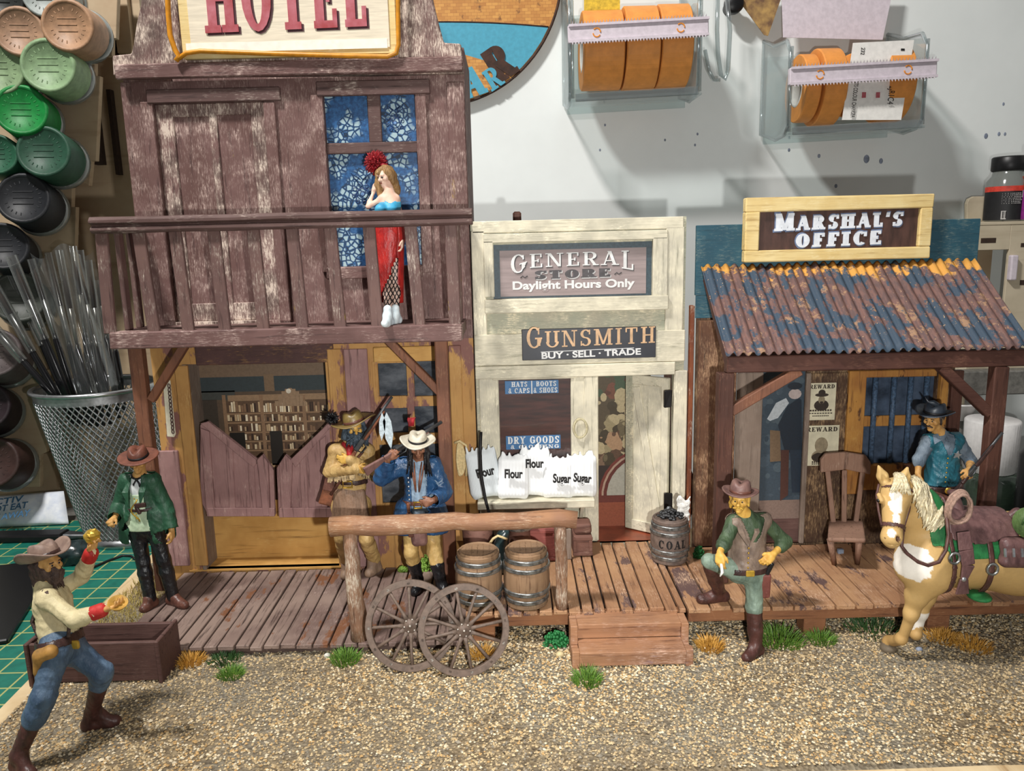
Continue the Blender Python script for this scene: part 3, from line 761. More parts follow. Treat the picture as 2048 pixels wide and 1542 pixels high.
m = MB(); slab(m, 'HOTEL', xl0, xl1, zl, hgt, YS - .018, .008, tilt=.018, sp=.1); m.build('lettering', 'letter_red', hs_)
wp = [PY(x, y, YS - .03) for x, y in ((333, -170), (334, -60), (336, 20), (340, 70), (350, 100), (358, 112), (352, 122))]
m = MB(); m.tube(wp, .028, 8); wp2 = [PY(x, y, YS - .03) for x, y in ((356, 118), (372, 106), (400, 102), (560, 108), (700, 112), (775, 113), (792, 106), (797, 90), (796, 20), (796, -100), (796, -170), (560, -175), (333, -170))]
m.tube(wp2, .024, 8); m.build('cord_edging', 'wire_orange', hs_)

# balcony
YBf = 8.05
zb1 = PY(570, 660, YBf).z; zb0 = PY(570, 690, YBf).z; bx0 = PY(217, 680, YBf).x; bx1 = PY(925, 675, YBf).x
m = MB(); m.box((bx0, YBf + .1, zb0 + .03), (bx1, YH, zb1)); bal = m.build('balcony', 'hotel_h', hotel)
m = MB(); m.box((bx0, YBf, zb0), (bx1, YBf + .1, zb1 + .02), .01); m.build('front_beam', 'hotel_h', bal, bevel=.012)
zr0 = PY(560, 459, YBf).z; zr1 = PY(560, 425, YBf).z; rx0 = PY(176, 450, YBf - .05).x; rx1 = PY(944, 425, YBf - .05).x
prof = [(-.06, 0), (-.085, .03), (-.08, .07), (-.045, .085), (-.06, .10), (-.10, .115), (-.10, .155), (-.07, .185), (.05, .19), (.06, 0)]
m = MB(); n = len(prof); vs = []
for k in range(9):
    x = rx0 + (rx1 - rx0) * k / 8
    for y, z in prof: vs.append((x, YBf + .05 + y, zr0 + z * (zr1 - zr0) / .19 + random.uniform(-.006, .006)))
fs = [(k * n + i, k * n + (i + 1) % n, (k + 1) * n + (i + 1) % n, (k + 1) * n + i) for k in range(8) for i in range(n)] + [tuple(range(n - 1, -1, -1)), tuple(range(8 * n, 9 * n))]
m.add(vs, fs); m.build('handrail', 'hotel_trim', bal, bevel=.005)
for xe, s in ((rx0 + .03, 1), (rx1 - .25, 1)):
    m = MB(); m.box((xe, YBf + .12, zr0 + .02), (xe + .13, YH, zr1 - .02)); m.build('side_rail', 'hotel_trim', bal, bevel=.012)
bt = [(202, 217), (276, 305), (349, 374), (427, 447), (506, 524), (584, 602), (660, 678), (738, 752), (821, 836), (901, 907)]
for xt, xb in bt:
    p = PY(xt, 455, YBf + .05); q = PY(xb + 4, 665, YBf + .05); xm = (p.x + q.x) / 2
    m = MB(); m.beam((q.x, YBf + .05, zb1), (p.x, YBf + .05, zr0 + .01), .125, .045, up=(0, 1, 0)); m.build('baluster', 'baluster_wood', bal, bevel=.008)
for X in (bx0 + .05, bx1 - .05):
    for y in (8.36, 8.62):
        m = MB(); m.box((X - .025, y, zb1), (X + .025, y + .11, zr0 + .03)); m.build('baluster', 'baluster_wood', bal, bevel=.008)
# posts and braces under the balcony
YP = 8.34
for (xt, xb, bx, by, ex, ey) in ((288, 312, 376, 706, 303, 800), (888, 898, 772, 690, 884, 788)):
    p = PY(xt, 705, YP); q = PZ(xb, 1190, ZH); X = (p.x + PY(xb, 1150, YP).x) / 2
    m = MB(); m.box((X - .07, YP - .06, ZH + .008), (X + .07, YP + .08, zb0), .006); m.build('balcony_post', 'post_wood', bal, bevel=.012)
    a = PY(bx, by, YP); b = PY(ex, ey, YP); m = MB(); m.beam((a.x, YP, zb0 + .02), (b.x, YP, b.z), .085, .10, up=(0, 1, 0)); m.build('brace', 'post_wood', bal, bevel=.008)
# ground floor
zlo = ZH + .02; dw = px_rect(392, 725, 665, 1138, YH); sw = px_rect(752, 722, 880, 1010, YH)
m = MB(); holed(m, HXL, 0.0, HXR, zf - .2, [(dw[0], zlo, dw[2], dw[3]), (sw[0], sw[1], sw[2], sw[3])], YH, .07); m.build('lower_wall', 'ochre_v', hotel)
for kp, (r, mt) in enumerate((((392, 690, 668, 727), 'header_dark'), ((702, 697, 748, 1135), 'mauve_v'), ((670, 697, 700, 1135), 'ochre_v'), ((372, 730, 398, 1130), 'ochre_v'), ((318, 900, 370, 1130), 'mauve_v'), ((905, 690, 929, 1080), 'ochre_v'), ((748, 692, 884, 722), 'ochre_h'))):
    m = MB(); a = px_rect(*r, YH); m.box((a[0], YH - .030 - .003 * kp, max(a[1], ZH + .01)), (a[2], YH, a[3])); m.build('plank', mt, hotel, bevel=.008)
m = MB(); m.box((dw[0] - .03, YH - .03, zlo), (dw[0] + .015, YH + .5, dw[3])); m.build('door_jamb', 'grey_plank', hotel, bevel=.005)
plain('saloon_floor', (176, 134, 72), .5, 0, .1, 5, stretch=(.5, 6, 1))
m = MB(); m.box((dw[0] - .2, YH - .02, zlo - .02), (dw[2] + .2, YH + 1.2, zlo)); m.build('saloon_floor', 'ochre_h', hotel)
a = px_rect(385, 1000, 690, 1012, YH + .32); m = MB(); m.box((dw[0] - .2, YH + .32, zlo), (dw[2] + .25, YH + .36, a[3])); m.build('kick_board', 'ochre_h', hotel)
# print of the bar behind the doors
vcol('printed', .45, .3, var=.25); vcol('printed_matt', .7, .2, var=.12)
def prect(m, x0, y0, x1, y1, c, Y): a = px_rect(x0, y0, x1, y1, Y); m.c = rgb(*c); m.quad((a[0], Y, a[1]), (a[2], Y, a[1]), (a[2], Y, a[3]), (a[0], Y, a[3]))
YR = YH + .34
m = MB(); random.seed(21)
prect(m, 385, 715, 690, 1010, (92, 76, 62), YR); e = YR - .001
prect(m, 392, 722, 690, 752, (118, 98, 80), e); prect(m, 392, 752, 690, 782, (58, 66, 68), e); prect(m, 528, 748, 548, 782, (122, 100, 78), e - .001)
prect(m, 392, 782, 470, 800, (70, 72, 68), e); prect(m, 392, 800, 440, 935, (66, 58, 50), e)
prect(m, 455, 788, 690, 800, (150, 122, 94), e - .001); prect(m, 450, 800, 690, 932, (96, 74, 56), e - .001)
for row, (y0, y1) in enumerate(((803, 824), (828, 842), (846, 862), (866, 880), (884, 898))):
    prect(m, 452, y1, 690, y1 + 3, (146, 116, 88), e - .003)
    x = 455
    while x < 672:
        w_ = random.uniform(3, 6); t = random.choice(((214, 192, 156), (186, 158, 122), (62, 48, 40), (132, 102, 78), (236, 220, 190), (90, 68, 54)))
        prect(m, x, y0 + random.uniform(0, 8), x + w_ * .8, y1, t, e - .002); x += w_
for x in (450, 524, 608, 668): prect(m, x, 790, x + 7, 930, (140, 110, 84), e - .004)
for i in range(9):
    t = (i - 4) / 4; prect(m, 550 + i * 7, 802 - 26 * (1 - t * t), 557 + i * 7, 812, (150, 124, 98), e - .005)
c = PY(577, 782, e - .007); m.c = rgb(214, 204, 184); m.lathe([(.03, 0), (.001, .002)], c, (0, -1, 0), 12)
prect(m, 462, 865, 492, 925, (40, 36, 32), e - .006); prect(m, 542, 862, 566, 930, (44, 40, 36), e - .006); prect(m, 480, 926, 690, 934, (176, 144, 110), e - .006); prect(m, 440, 934, 690, 1010, (70, 48, 40), e - .006)
m.build('saloon_print', 'printed', hotel)
# swing doors
YD = YH + .02
def leaf(poly, slats, rails):
    P = [(lambda p: (p.x, p.z))(PY(x, y, YD)) for x, y in poly]
    m = MB(); m.prism(P, YD, YD + .04); o = m.build('swing_door', 'mauve_v', hotel, bevel=.006)
    for sl in slats:
        Q = [(lambda p: (p.x, p.z))(PY(x, y, YD)) for x, y in sl]; m = MB(); m.prism(Q, YD - .022, YD); m.build('slat', 'mauve_v', o, bevel=.006)
    for kr, sl in enumerate(rails):
        Q = [(lambda p: (p.x, p.z))(PY(x, y, YD)) for x, y in sl]; m = MB(); m.prism(Q, YD - .030 - .004 * kr, YD); m.build('rail', 'mauve_v', o, bevel=.006)
leaf([(400, 850), (416, 842), (514, 918), (526, 908), (545, 936), (551, 1030), (415, 1030), (400, 1000)],
     [((452, 880), (466, 888), (472, 1025), (460, 1025)), ((496, 912), (508, 916), (514, 1027), (502, 1027)), ((538, 925), (548, 940), (551, 1030), (542, 1030))],
     [((402, 846), (418, 842), (518, 922), (508, 934)), ((402, 855), (420, 862), (432, 1028), (415, 1028)), ((416, 1014), (551, 1014), (551, 1031), (416, 1031)), ((516, 918), (526, 908), (538, 924), (541, 1030), (528, 1030))])
leaf([(553, 936), (572, 908), (586, 922), (655, 846), (690, 830), (690, 1032), (557, 1032)],
     [((600, 920), (612, 906), (618, 1022), (604, 1022)), ((640, 880), (652, 870), (656, 1022), (644, 1022))],
     [((582, 918), (655, 848), (672, 842), (592, 934)), ((560, 926), (572, 908), (586, 922), (582, 1030), (564, 1030)), ((560, 1014), (690, 1014), (690, 1033), (560, 1033))])
# right hand window of the hotel
glass_pix = [(757, 726, 814, 792), (828, 722, 880, 792), (760, 816, 816, 866), (830, 812, 880, 866), (762, 888, 880, 1005)]
def dark_glass():
    t = NT('dark_glass'); n = t.noise(t.map((1, 1, 2)), 3.2, 5); t.color(t.mix(t.ramp(n, .4, .7), rgb(46, 52, 60), rgb(104, 108, 114))); t.rough(.25, .5); t.done('dark_glass')
dark_glass()
wi = MB(); wi.box((sw[0], YH + .035, sw[1]), (sw[2], YH + .06, sw[3])); wo_ = wi.build('window_pane', 'dark_glass', hotel)
m = MB(); hl = [px_rect(*r, YH) for r in glass_pix]; holed(m, sw[0], sw[1], sw[2], sw[3], hl, YH - .01, .04); m.build('window_bars', 'ochre_v', hotel, bevel=.006)
# little chain strip hanging left of the doors
t = thing('chain_strip', 'narrow white flaked board strip with hanging chain left of the swing doors', 'strip', (PY(338, 825, YH - .06).x, YH - .06, PY(338, 872, YH).z))
P = [(lambda p: (p.x, p.z))(PY(x, y, YH - .04)) for x, y in ((326, 760), (341, 760), (352, 868), (349, 874), (335, 873))]
m = MB(); m.prism(P, YH - .055, YH - .036); m.build('strip_board', 'cream_v', t, bevel=.006)
m = MB()
for i in range(13):
    c = PY(338 + i * .65, 772 + i * 7.6, YH - .066); m.tube([(c.x + .014 * math.cos(k), c.y + (.006 * math.sin(k) if i % 2 else 0), c.z + .026 * math.sin(k)) for k in [j * PI / 4 for j in range(8)]], .006, 5, closed=True)
m.build('chain', 'header_dark', t)

# ------------------------------------------------------------------ GENERAL STORE
YG = 8.85
store = thing('general_store', 'cream painted general store front with an open door', 'building', (.8, YG, 0))
gx0, gx1 = HXR + .012, PY(1370, 600, YG).x; gz1 = PY(1150, 438, YG).z
gw = px_rect(1000, 752, 1142, 990, YG); gd = px_rect(1194, 744, 1344, 1085, YG)
m = MB(); holed(m, gx0, 0.05, gx1, gz1, [(gw[0], gw[1], gw[2], gw[3]), (gd[0], ZS, gd[2], gd[3]), px_rect(986, 486, 1304, 604, YG)], YG, .08); m.build('front_wall', 'grey_h', store)
m = MB(); m.box((gx0, YG + .08, .05), (gx0 + .05, YG + .9, gz1)); m.build('side_wall', 'rust_v', store); m = MB(); m.box((gx1 - .05, YG + .08, .05), (gx1, YG + .9, gz1)); m.build('side_wall', 'rust_v', store)
def gb(name, r, mt, th=.035, bev=.008, par=None, Y=YG):
    m = MB(); a = px_rect(*r, Y); m.box((max(a[0], gx0 + .004), Y - th, max(a[1], .06)), (a[2], Y, a[3])); return m.build(name, mt, par or store, bevel=bev)
gb('trim_board', (944, 438, 1366, 462), 'cream_h', .04); gb('trim_board', (944, 462, 972, 690), 'cream_v', .04); gb('trim_board', (1330, 454, 1366, 665), 'cream_v', .04)
gb('sign_surround', (966, 464, 1334, 482), 'cream_h', .06); gb('sign_surround', (970, 594, 1334, 622), 'cream_h', .09); gb('sign_surround', (968, 482, 988, 594), 'cream_v', .06); gb('sign_surround', (1304, 474, 1334, 594), 'cream_v', .06)
gb('plank', (944, 664, 1368, 726), 'cream_h', .055); gb('lintel', (950, 727, 1348, 752), 'cream_h', .07)
gb('pilaster', (944, 728, 962, 1020), 'grey_h', .05); gb('casing', (962, 752, 1000, 1010), 'cream_v', .045); gb('casing', (985, 746, 1148, 757), 'cream_h', .06)
gb('casing', (1142, 750, 1170, 1015), 'cream_v', .045); gb('pilaster', (1168, 744, 1196, 1078), 'cream_v', .06); gb('pilaster', (1344, 740, 1370, 1078), 'cream_v', .06)
gb('plank', (1160, 1014, 1196, 1078), 'grey_h', .03)
gb('corner_post', (1373, 610, 1381, 1085), 'rust_v', .10)
# window of the store and its print
plain('goods_print', (122, 70, 60), .35, 0, .2, 5, stretch=(.6, 1, 5), col2=(74, 48, 44)); film('pane', (238, 240, 240), .05, .06)
m = MB(); m.box((gw[0], YG + .055, gw[1]), (gw[2], YG + .075, gw[3])); m.build('window_print', 'goods_print', store)
m = MB(); m.box((gw[0] - .01, YG + .02, gw[1]), (gw[2] + .01, YG + .026, gw[3])); m.build('window_pane', 'pane', store)
# inside the doorway
plain('terracotta', (150, 78, 54), .35, 0, .12, 6)
m = MB(); m.box((gd[0] - .2, YG + .0, ZS - .02), (gd[2] + .1, YG + .8, ZS + .005)); m.build('shop_floor', 'terracotta', store)
YI = YG + .5
m = MB(); prect(m, 1185, 735, 1300, 1075, (92, 80, 62), YI); e = YI - .002
random.seed(31)
for (n_, x0, x1, y0, y1, pal) in ((60, 1195, 1262, 790, 930, ((160, 146, 112), (112, 100, 76), (76, 66, 50), (186, 170, 134))), (50, 1195, 1250, 860, 990, ((176, 142, 110), (128, 104, 84), (100, 76, 60), (90, 84, 64))), (25, 1195, 1300, 738, 790, ((120, 78, 62), (96, 64, 52), (76, 92, 70)))):
    for i in range(n_):
        c = PY(random.uniform(x0, x1), random.uniform(y0, y1), e - .00005 * i); m.c = rgb(*random.choice(pal)); m.lathe([(random.uniform(.03, .09), 0), (.001, .0005)], c, (0, -1, 0), 9, sx=random.uniform(.6, 1.6))
prect(m, 1185, 930, 1300, 1000, (60, 50, 46), e - .004)
c0 = PY(1296, 990, e - .006)
for r_, cc, k in ((.62, (120, 62, 54), 0), (.585, (178, 150, 130), 1), (.56, (104, 54, 48), 2), (.52, (176, 172, 158), 3)):
    m.c = rgb(*cc); m.lathe([(r_, 0), (.001, .0005)], c0 + V((0, -.002 * k, 0)), (0, -1, 0), 30)
prect(m, 1185, 990, 1310, 1004, (110, 58, 50), e - .016); prect(m, 1185, 1004, 1310, 1080, (146, 82, 60), e - .016)
m.build('shop_print', 'printed', store)
# open door leaf, hinged at the right jamb and swung inward
hx = PY(1338, 900, YG).x; z0d, z1d = ZS + .02, PY(1326, 757, YG + .05).z; fe = PZ(1256, 1029, ZS + .02); fx = PY(1253, 900, YG + .36).x
A = V((hx, YG + .05, 0)); B = V((fx, YG + .40, 0)); dv = (B - A); Ld = dv.length; dv.normalize(); nv = V((dv.y, -dv.x, 0)); nv = -nv if nv.y > 0 else nv
Mx = Matrix(((dv.x, nv.x, 0, A.x), (dv.y, nv.y, 0, A.y), (0, 0, 1, 0), (0, 0, 0, 1)))
def dl(boxes, name, mt, par):
    m = MB(); m.M = Mx
    for a, b in boxes: m.box(a, b)
    return m.build(name, mt, par, bevel=.006)
dlf = dl([((0, -.04, z0d), (Ld, 0, z1d))], 'shop_door', 'cream_v', store)
dl([((0, 0, z1d - .11), (Ld, .02, z1d))], 'rail', 'cream_h', dlf); dl([((0, 0, z0d), (Ld, .02, z0d + .13))], 'rail', 'cream_h', dlf)
dl([((Ld - .1, 0, z0d), (Ld, .022, z1d))], 'stile', 'grey_h', dlf); dl([((0, 0, z0d), (.09, .022, z1d))], 'stile', 'cream_v', dlf)
m = MB(); m.M = Mx; m.beam((Ld - .14, .011, z1d - .14), (.1, .011, z0d + .12), .1, .022, up=(0, 1, 0)); m.build('brace', 'cream_v', dlf, bevel=.005)
for y in (796, 1000):
    c = PY(1335, y, YG - .01); m = MB(); m.box((c.x - .055, YG - .072, c.z - .1), (c.x + .045, YG - .045, c.z + .1), .012); m.build('hinge', 'dark_iron', store, bevel=.015)
# signs of the store
plain('sign_greywood', (156, 140, 138), .6, 0, .08, 4, stretch=(.4, 1, 6)); plain('sign_frame_blue', (52, 72, 82), .5, 0, .15, 30); plain('letter_silver', (224, 224, 222), .5, 0, .05); plain('letter_grey', (84, 80, 82), .6)
YSg = YG + .03
t = thing('store_sign', 'grey general store sign with white lettering and dark blue border', 'sign', (.7, YSg, 3.6))
a = px_rect(986, 486, 1304, 604, YSg); m = MB(); m.box((a[0], YSg, a[1]), (a[2], YSg + .03, a[3])); m.build('border', 'sign_frame_blue', t)
b = px_rect(1000, 498, 1292, 590, YSg); m = MB(); m.box((b[0], YSg - .006, b[1]), (b[2], YSg, b[3])); m.build('sign_face', 'sign_greywood', t)
Yl = YSg - .006
pz = lambda x, y: PY(x, y, Yl)
bow = lambda t_, b_: -.075 * (2 * t_ - 1) ** 2 * (1 if t_ < .1 or t_ > .9 else .2) * (1 - b_)
def two(text, x0, x1, y, hp, mt, sh, G, tl=.012, **k):
    p0, p1 = pz(x0, y), pz(x1, y); h = hp / FPX * (p0 - CAM).length; z = (p0.z + p1.z) / 2
    m = MB(); slab(m, text, p0.x + .01, p1.x + .01, z - .01, h, Yl - .001, .002, G, tl, **k); m.build('letter_shadow', sh, t)
    m = MB(); slab(m, text, p0.x, p1.x, z, h, Yl - .005, .006, G, tl, **k); m.build('lettering', mt, t)
two('GENERAL', 1020, 1268, 533, 26, 'letter_silver', 'letter_grey', GL_THIN, bow=bow, sp=.09)
two('STORE', 1068, 1222, 557, 17, 'letter_grey', 'letter_silver', GL_FAT, sp=.08)
p = pz(1146, 576); bfont('lettering', 'Daylight Hours Only', .125, 'letter_silver', t, (p.x, Yl - .003, p.z), width=1.38, offset=.004)
for x, y in ((1048, 554), (1236, 547)):
    c = pz(x, y); m = MB(); m.tube([(c.x - .04, Yl - .002, c.z - .01), (c.x - .015, Yl - .002, c.z + .012), (c.x + .01, Yl - .002, c.z - .008), (c.x + .04, Yl - .002, c.z + .012)], .007, 5); m.build('flourish', 'letter_grey', t)
plain('sign_black', (44, 46, 54), .45, 0, .1, 3); plain('letter_gold', (214, 174, 132), .5, 0, .08); 
YU = YG - .075
t = thing('gunsmith_sign', 'black gunsmith sign with gold letters below the store sign', 'sign', (.98, YU, 2.9))
a = px_rect(1044, 656, 1312, 718, YU); m = MB(); m.box((a[0], YU, a[1]), (a[2], YG - .055, a[3])); m.build('sign_face', 'sign_black', t, bevel=.006)
Yl = YU
p0, p1 = pz(1052, 697), pz(1310, 691)
m = MB(); slab(m, 'GUNSMITH', p0.x, p1.x, p0.z, .215, YU, .006, GL_THIN, .022, hs=[1.12] + [.86] * 7, sp=.11); m.build('lettering', 'letter_gold', t)
p = pz(1180, 700); m = MB(); m.beam((p.x - .56, YU - .002, p.z - .01), (p.x + .5, YU - .002, p.z + .012), .006, .006); m.build('rule', 'letter_silver', t)
p = pz(1182, 713); bfont('lettering', 'BUY · SELL · TRADE', .10, 'letter_silver', t, (p.x, YU - .002, p.z), (PI / 2, -.02, 0), width=1.13, offset=.003)
# blue notices in the window
plain('notice_blue', (66, 116, 164), .5, 0, .06)
Yn = YG + .016
def notice(x0, y0, x1, y1, label, lines):
    a = px_rect(x0, y0, x1, y1, Yn); t = thing('window_notice', label, 'notice', ((a[0] + a[2]) / 2, Yn, a[1]), 'blue notices in the store window')
    m = MB(); m.box((a[0], Yn - .002, a[1]), (a[2], Yn + .004, a[3])); m.build('notice_board', 'notice_blue', t)
    for tx, lx0, lx1, lz, lh in lines:
        m = MB(); w_ = a[2] - a[0]; hh = a[3] - a[1]; slab(m, tx, a[0] + w_ * lx0, a[0] + w_ * lx1, a[1] + hh * lz, hh * lh, Yn - .002, .003, GL, sp=.1); m.build('lettering', 'letter_silver', t)
notice(1010, 761, 1117, 787, 'blue notice for hats and boots at the top of the store window', [('HATS', .12, .42, .55, .38), ('& CAPS', .06, .46, .06, .38), ('|', .47, .53, .1, .8), ('BOOTS', .58, .96, .55, .38), ('& SHOES', .53, .98, .06, .38)])
notice(1012, 871, 1121, 898, 'blue notice for dry goods above the white sacks', [('DRY GOODS', .03, .98, .42, .52), ('& CLOTHING', .08, .97, .05, .27)])

# ------------------------------------------------------------------ MARSHAL'S OFFICE
YM = 8.68
off = thing('marshal_office', "dark timber marshal's office with barred window and open doorway", 'building', (3.5, YM, 0))
mx0 = PY(1392, 800, YM).x; mx1 = PY(1905, 800, YM).x; mz = PY(1600, 640, YM).z
md = px_rect(1466, 735, 1606, 1092, YM); mw = px_rect(1726, 748, 1868, 930, YM)
m = MB(); holed(m, mx0, .05, mx1, mz + .3, [(md[0], ZS, md[2], md[3]), mw], YM, .08); m.build('front_wall', 'office_wall', off)
a = px_rect(1392, 444, 1953, 640, YM); m = MB(); m.box((a[0], YM, mz + .3), (a[2], YM + .06, a[3])); m.build('false_front', 'blue_paint', off, bevel=.006)
a = px_rect(1392, 444, 1404, 636, YM); m = MB(); m.box((a[0], YM - .01, a[1]), (a[0] + .22, YM, mz + .3)); m.build('false_front_panel', 'blue_paint', off)
m = MB(); m.box((mx1 - .06, YM + .08, .05), (mx1, YM + .9, mz + .3)); m.build('side_wall', 'office_wall', off)
def ob(name, r, mt, th=.04, par=None, bev=.008):
    m = MB(); a = px_rect(*r, YM); m.box((a[0], YM - th, max(a[1], ZS)), (a[2], YM, a[3]), .003); return m.build(name, mt, par or off, bevel=bev)
ob('pilaster', (1392, 640, 1466, 1095), 'brown_v', .07)
ob('plank', (1468, 745, 1520, 1092), 'grey_plank', .02); ob('plank', (1603, 745, 1612, 1092), 'grey_plank', .05); ob('plank', (1612, 745, 1690, 1100), 'office_wall', .03)
for r in ((1688, 740, 1722, 985), (1868, 740, 1884, 985), (1722, 738, 1868, 752), (1688, 925, 1884, 975)):
    ob('window_frame', r, 'window_frame_orange', .07)
ob('corner_post', (1886, 740, 1908, 1090), 'beam_dark_v', .06)
# prints behind door and window
m = MB(); Yp = YM + .05
prect(m, 1515, 735, 1607, 1045, (62, 74, 84), Yp); e = Yp - .001; random.seed(8)
for i in range(40):
    c = PY(random.uniform(1525, 1600), random.uniform(745, 1000), e - .00004 * i); m.c = rgb(*random.choice(((70, 82, 92), (56, 68, 78), (76, 88, 96)))); m.lathe([(random.uniform(.02, .07), 0), (.001, .0004)], c, (0, -1, 0), 8, sx=random.uniform(.6, 1.4))
def pp(poly, c, Y): m.c = rgb(*c); m.add([PY(x, y, Y) for x, y in poly], [tuple(range(len(poly)))])
pp([(1598, 796), (1603, 800), (1604, 905), (1570, 905), (1556, 850), (1575, 812)], (38, 46, 56), e - .004)
pp([(1534, 838), (1552, 806), (1572, 796), (1578, 806), (1556, 836), (1540, 842)], (176, 182, 186), e - .005)
c = PY(1590, 788, e - .006); m.c = rgb(176, 162, 158); m.lathe([(.075, 0), (.001, .0004)], c, (0, -1, 0), 12, sx=.8)
c = PY(1590, 772, e - .007); m.c = rgb(40, 46, 54); m.lathe([(.085, 0), (.001, .0004)], c, (0, -1, 0), 12, sx=.5)
pp([(1540, 860), (1560, 862), (1562, 922), (1540, 924)], (112, 92, 72), e - .005)
pp([(1562, 900), (1578, 900), (1576, 990), (1560, 1002)], (78, 52, 46), e - .006); pp([(1580, 900), (1603, 900), (1603, 985), (1584, 985)], (44, 54, 66), e - .006)
prect(m, 1515, 1000, 1607, 1045, (128, 108, 98), e - .003)
m.build('door_print', 'printed', off)
m = MB(); m.box((md[0], YM + .0, ZS - .01), (md[2], YM + .045, ZS + .01)); m.build('door_sill', 'beam_dark', off)
m = MB(); a = px_rect(1520, 1040, 1606, 1092, YM); m.box((a[0], YM + .03, ZS), (a[2], YM + .05, a[3])); m.build('door_base', 'trough_wood', off)
plain('cell_print_reflection', (74, 88, 108), .4, 0, .25, 4, col2=(30, 38, 50));  # dark print with a blotchy window reflection painted into its colour
m = MB(); m.box((mw[0], YM + .065, mw[1]), (mw[2], YM + .08, mw[3])); m.build('window_print', 'cell_print_reflection', off)
m = MB(); a = px_rect(1722, 832, 1868, 853, YM); m.box((a[0], YM + .03, a[1]), (a[2], YM + .06, a[3])); m.build('window_crossbar', 'window_frame_orange', off, bevel=.005)
for x in (1746, 1783, 1816, 1848):
    c = PY(x, 840, YM - .0); m = MB(); m.tube([(c.x, YM - .005, mw[1]), (c.x, YM - .005, mw[3])], .030, 10); m.build('window_bar', 'bar_iron', off)
# porch roof
pb, pf, pr_, pk = PY(1402, 534, YM - .02), PY(1450, 703, 7.62), PY(1945, 519, YM - .02), PY(1760, 703, 7.62)
zB, zF = (pb.z + pr_.z) / 2, (pf.z + pk.z) / 2; rxa, rxb = (pb.x + pf.x) / 2, pr_.x + .02
def roof_mat():
    t = NT('roof_rust'); mp = t.map((1.2, .55, 1)); n1 = t.noise(mp, 2.5, 5, .7); n2 = t.noise(t.map((1, .6, 1)), 5.2, 5, .7); n3 = t.noise(t.map((8, 2, 2)), 4, 4)
    c = t.mix(t.ramp(n3, .42, .6), rgb(94, 74, 72), rgb(116, 86, 79)); c = t.mix(t.ramp(n2, .56, .6), c, rgb(150, 118, 92))
    c = t.mix(t.ramp(n1, .50, .53), c, rgb(58, 73, 88)); c = t.mix(t.ramp(n2, .64, .68), c, rgb(88, 90, 96))
    sep = t.n('ShaderNodeSeparateXYZ'); t.link(t.co.outputs['Object'], sep.inputs[0])
    k = t.math('ADD', t.ramp(sep.outputs[1], -.50, 0.02), t.math('MULTIPLY', t.math('SUBTRACT', n2, .5), 2.2)); c = t.mix(t.ramp(k, .70, .85), c, rgb(206, 150, 70))
    fl = t.noise(t.map((20, 9, 9)), 3, 3, .7); c = t.mix(t.ramp(fl, .66, .70), c, rgb(196, 158, 112)); c = t.mix(t.ramp(fl, .72, .74), c, rgb(226, 208, 180))
    t.color(c); t.rough(.62, .3); t.bump(n3, .3, .01); t.done('roof_rust')
roof_mat()
m = MB(); NXr, NYr = 420, 14; lam = .098; vs = []
for j in range(NYr + 1):
    v = j / NYr; y = 7.56 + (YM - .03 - 7.56) * v
    for i in range(NXr + 1):
        x = rxa + (rxb - rxa) * i / NXr; ph = 2 * PI * x / lam; s_ = math.sin(ph); s_ = math.copysign(abs(s_) ** .8, s_)
        vs.append((x, y + (.012 * math.sin(x * 9) if j == 0 else 0), zF + (zB - zF) * v + .018 * s_ - .02 * math.sin(v * PI) * .5 + .006 * math.sin(x * 5 + v * 3)))
m.add(vs, [(j * (NXr + 1) + i, j * (NXr + 1) + i + 1, (j + 1) * (NXr + 1) + i + 1, (j + 1) * (NXr + 1) + i) for j in range(NYr) for i in range(NXr)], True)
roof = m.build('porch_roof', 'roof_rust', off, solid=.012)
m = MB(); m.box((rxa + .02, 7.60, zF - .20), (rxb, 7.72, zF - .03), .006); m.build('front_beam', 'beam_dark', roof, bevel=.01)
for x in (rxa + .02, rxb - .1):
    m = MB(); m.beam((x + .05, 7.7, zF - .1), (x + .05, YM - .02, zB - .12), .08, .1); m.build('rafter', 'beam_dark', roof, bevel=.008)
for X, bx, s in ((PY(1449, 800, 7.66).x, PY(1598, 750, 7.66), 1), (PY(1992, 800, 7.66).x, PY(1880, 745, 7.66), -1)):
    m = MB(); m.box((X - .075, 7.60, ZS + .008), (X + .075, 7.72, zF - .2), .006); m.build('porch_post', 'beam_dark_v', roof, bevel=.01)
    q = PY(1458, 822, 7.66) if s > 0 else PY(1992, 826, 7.66)
    m = MB(); m.beam((bx.x, 7.66, zF - .19), (X + .06 * s, 7.66, q.z), .1, .1, up=(0, 1, 0)); m.build('brace', 'post_wood' if s > 0 else 'beam_dark', roof, bevel=.008)
# marshal sign
YO = YM - .10
plain('sign_brown', (84, 58, 50), .55, 0, .16, 5, stretch=(3, 1, .8)); plain('letter_blue_edge', (112, 128, 160), .6); plain('letter_white', (226, 230, 236), .55, 0, .05)
t = thing('marshal_sign', "brown marshal's office sign in a thick pale yellow wooden frame", 'sign', (3.6, YO, 3.9))
a = px_rect(1489, 392, 1862, 521, YO); b = px_rect(1518, 420, 1836, 497, YO)
for nm, bx in (('frame_rail', (a[0], b[3], a[2], a[3])), ('frame_rail', (a[0], a[1], a[2], b[1])), ('frame_stile', (a[0], b[1], b[0], b[3])), ('frame_stile', (b[2], b[1], a[2], b[3]))):
    m = MB(); m.box((bx[0], YO - .03, bx[1]), (bx[2], YM - .01, bx[3]), .004); m.build(nm, 'pine', t, bevel=.012)
m = MB(); m.box((b[0], YO + .02, b[1]), (b[2], YO + .04, b[3])); m.build('sign_face', 'sign_brown', t)
Yl = YO + .02
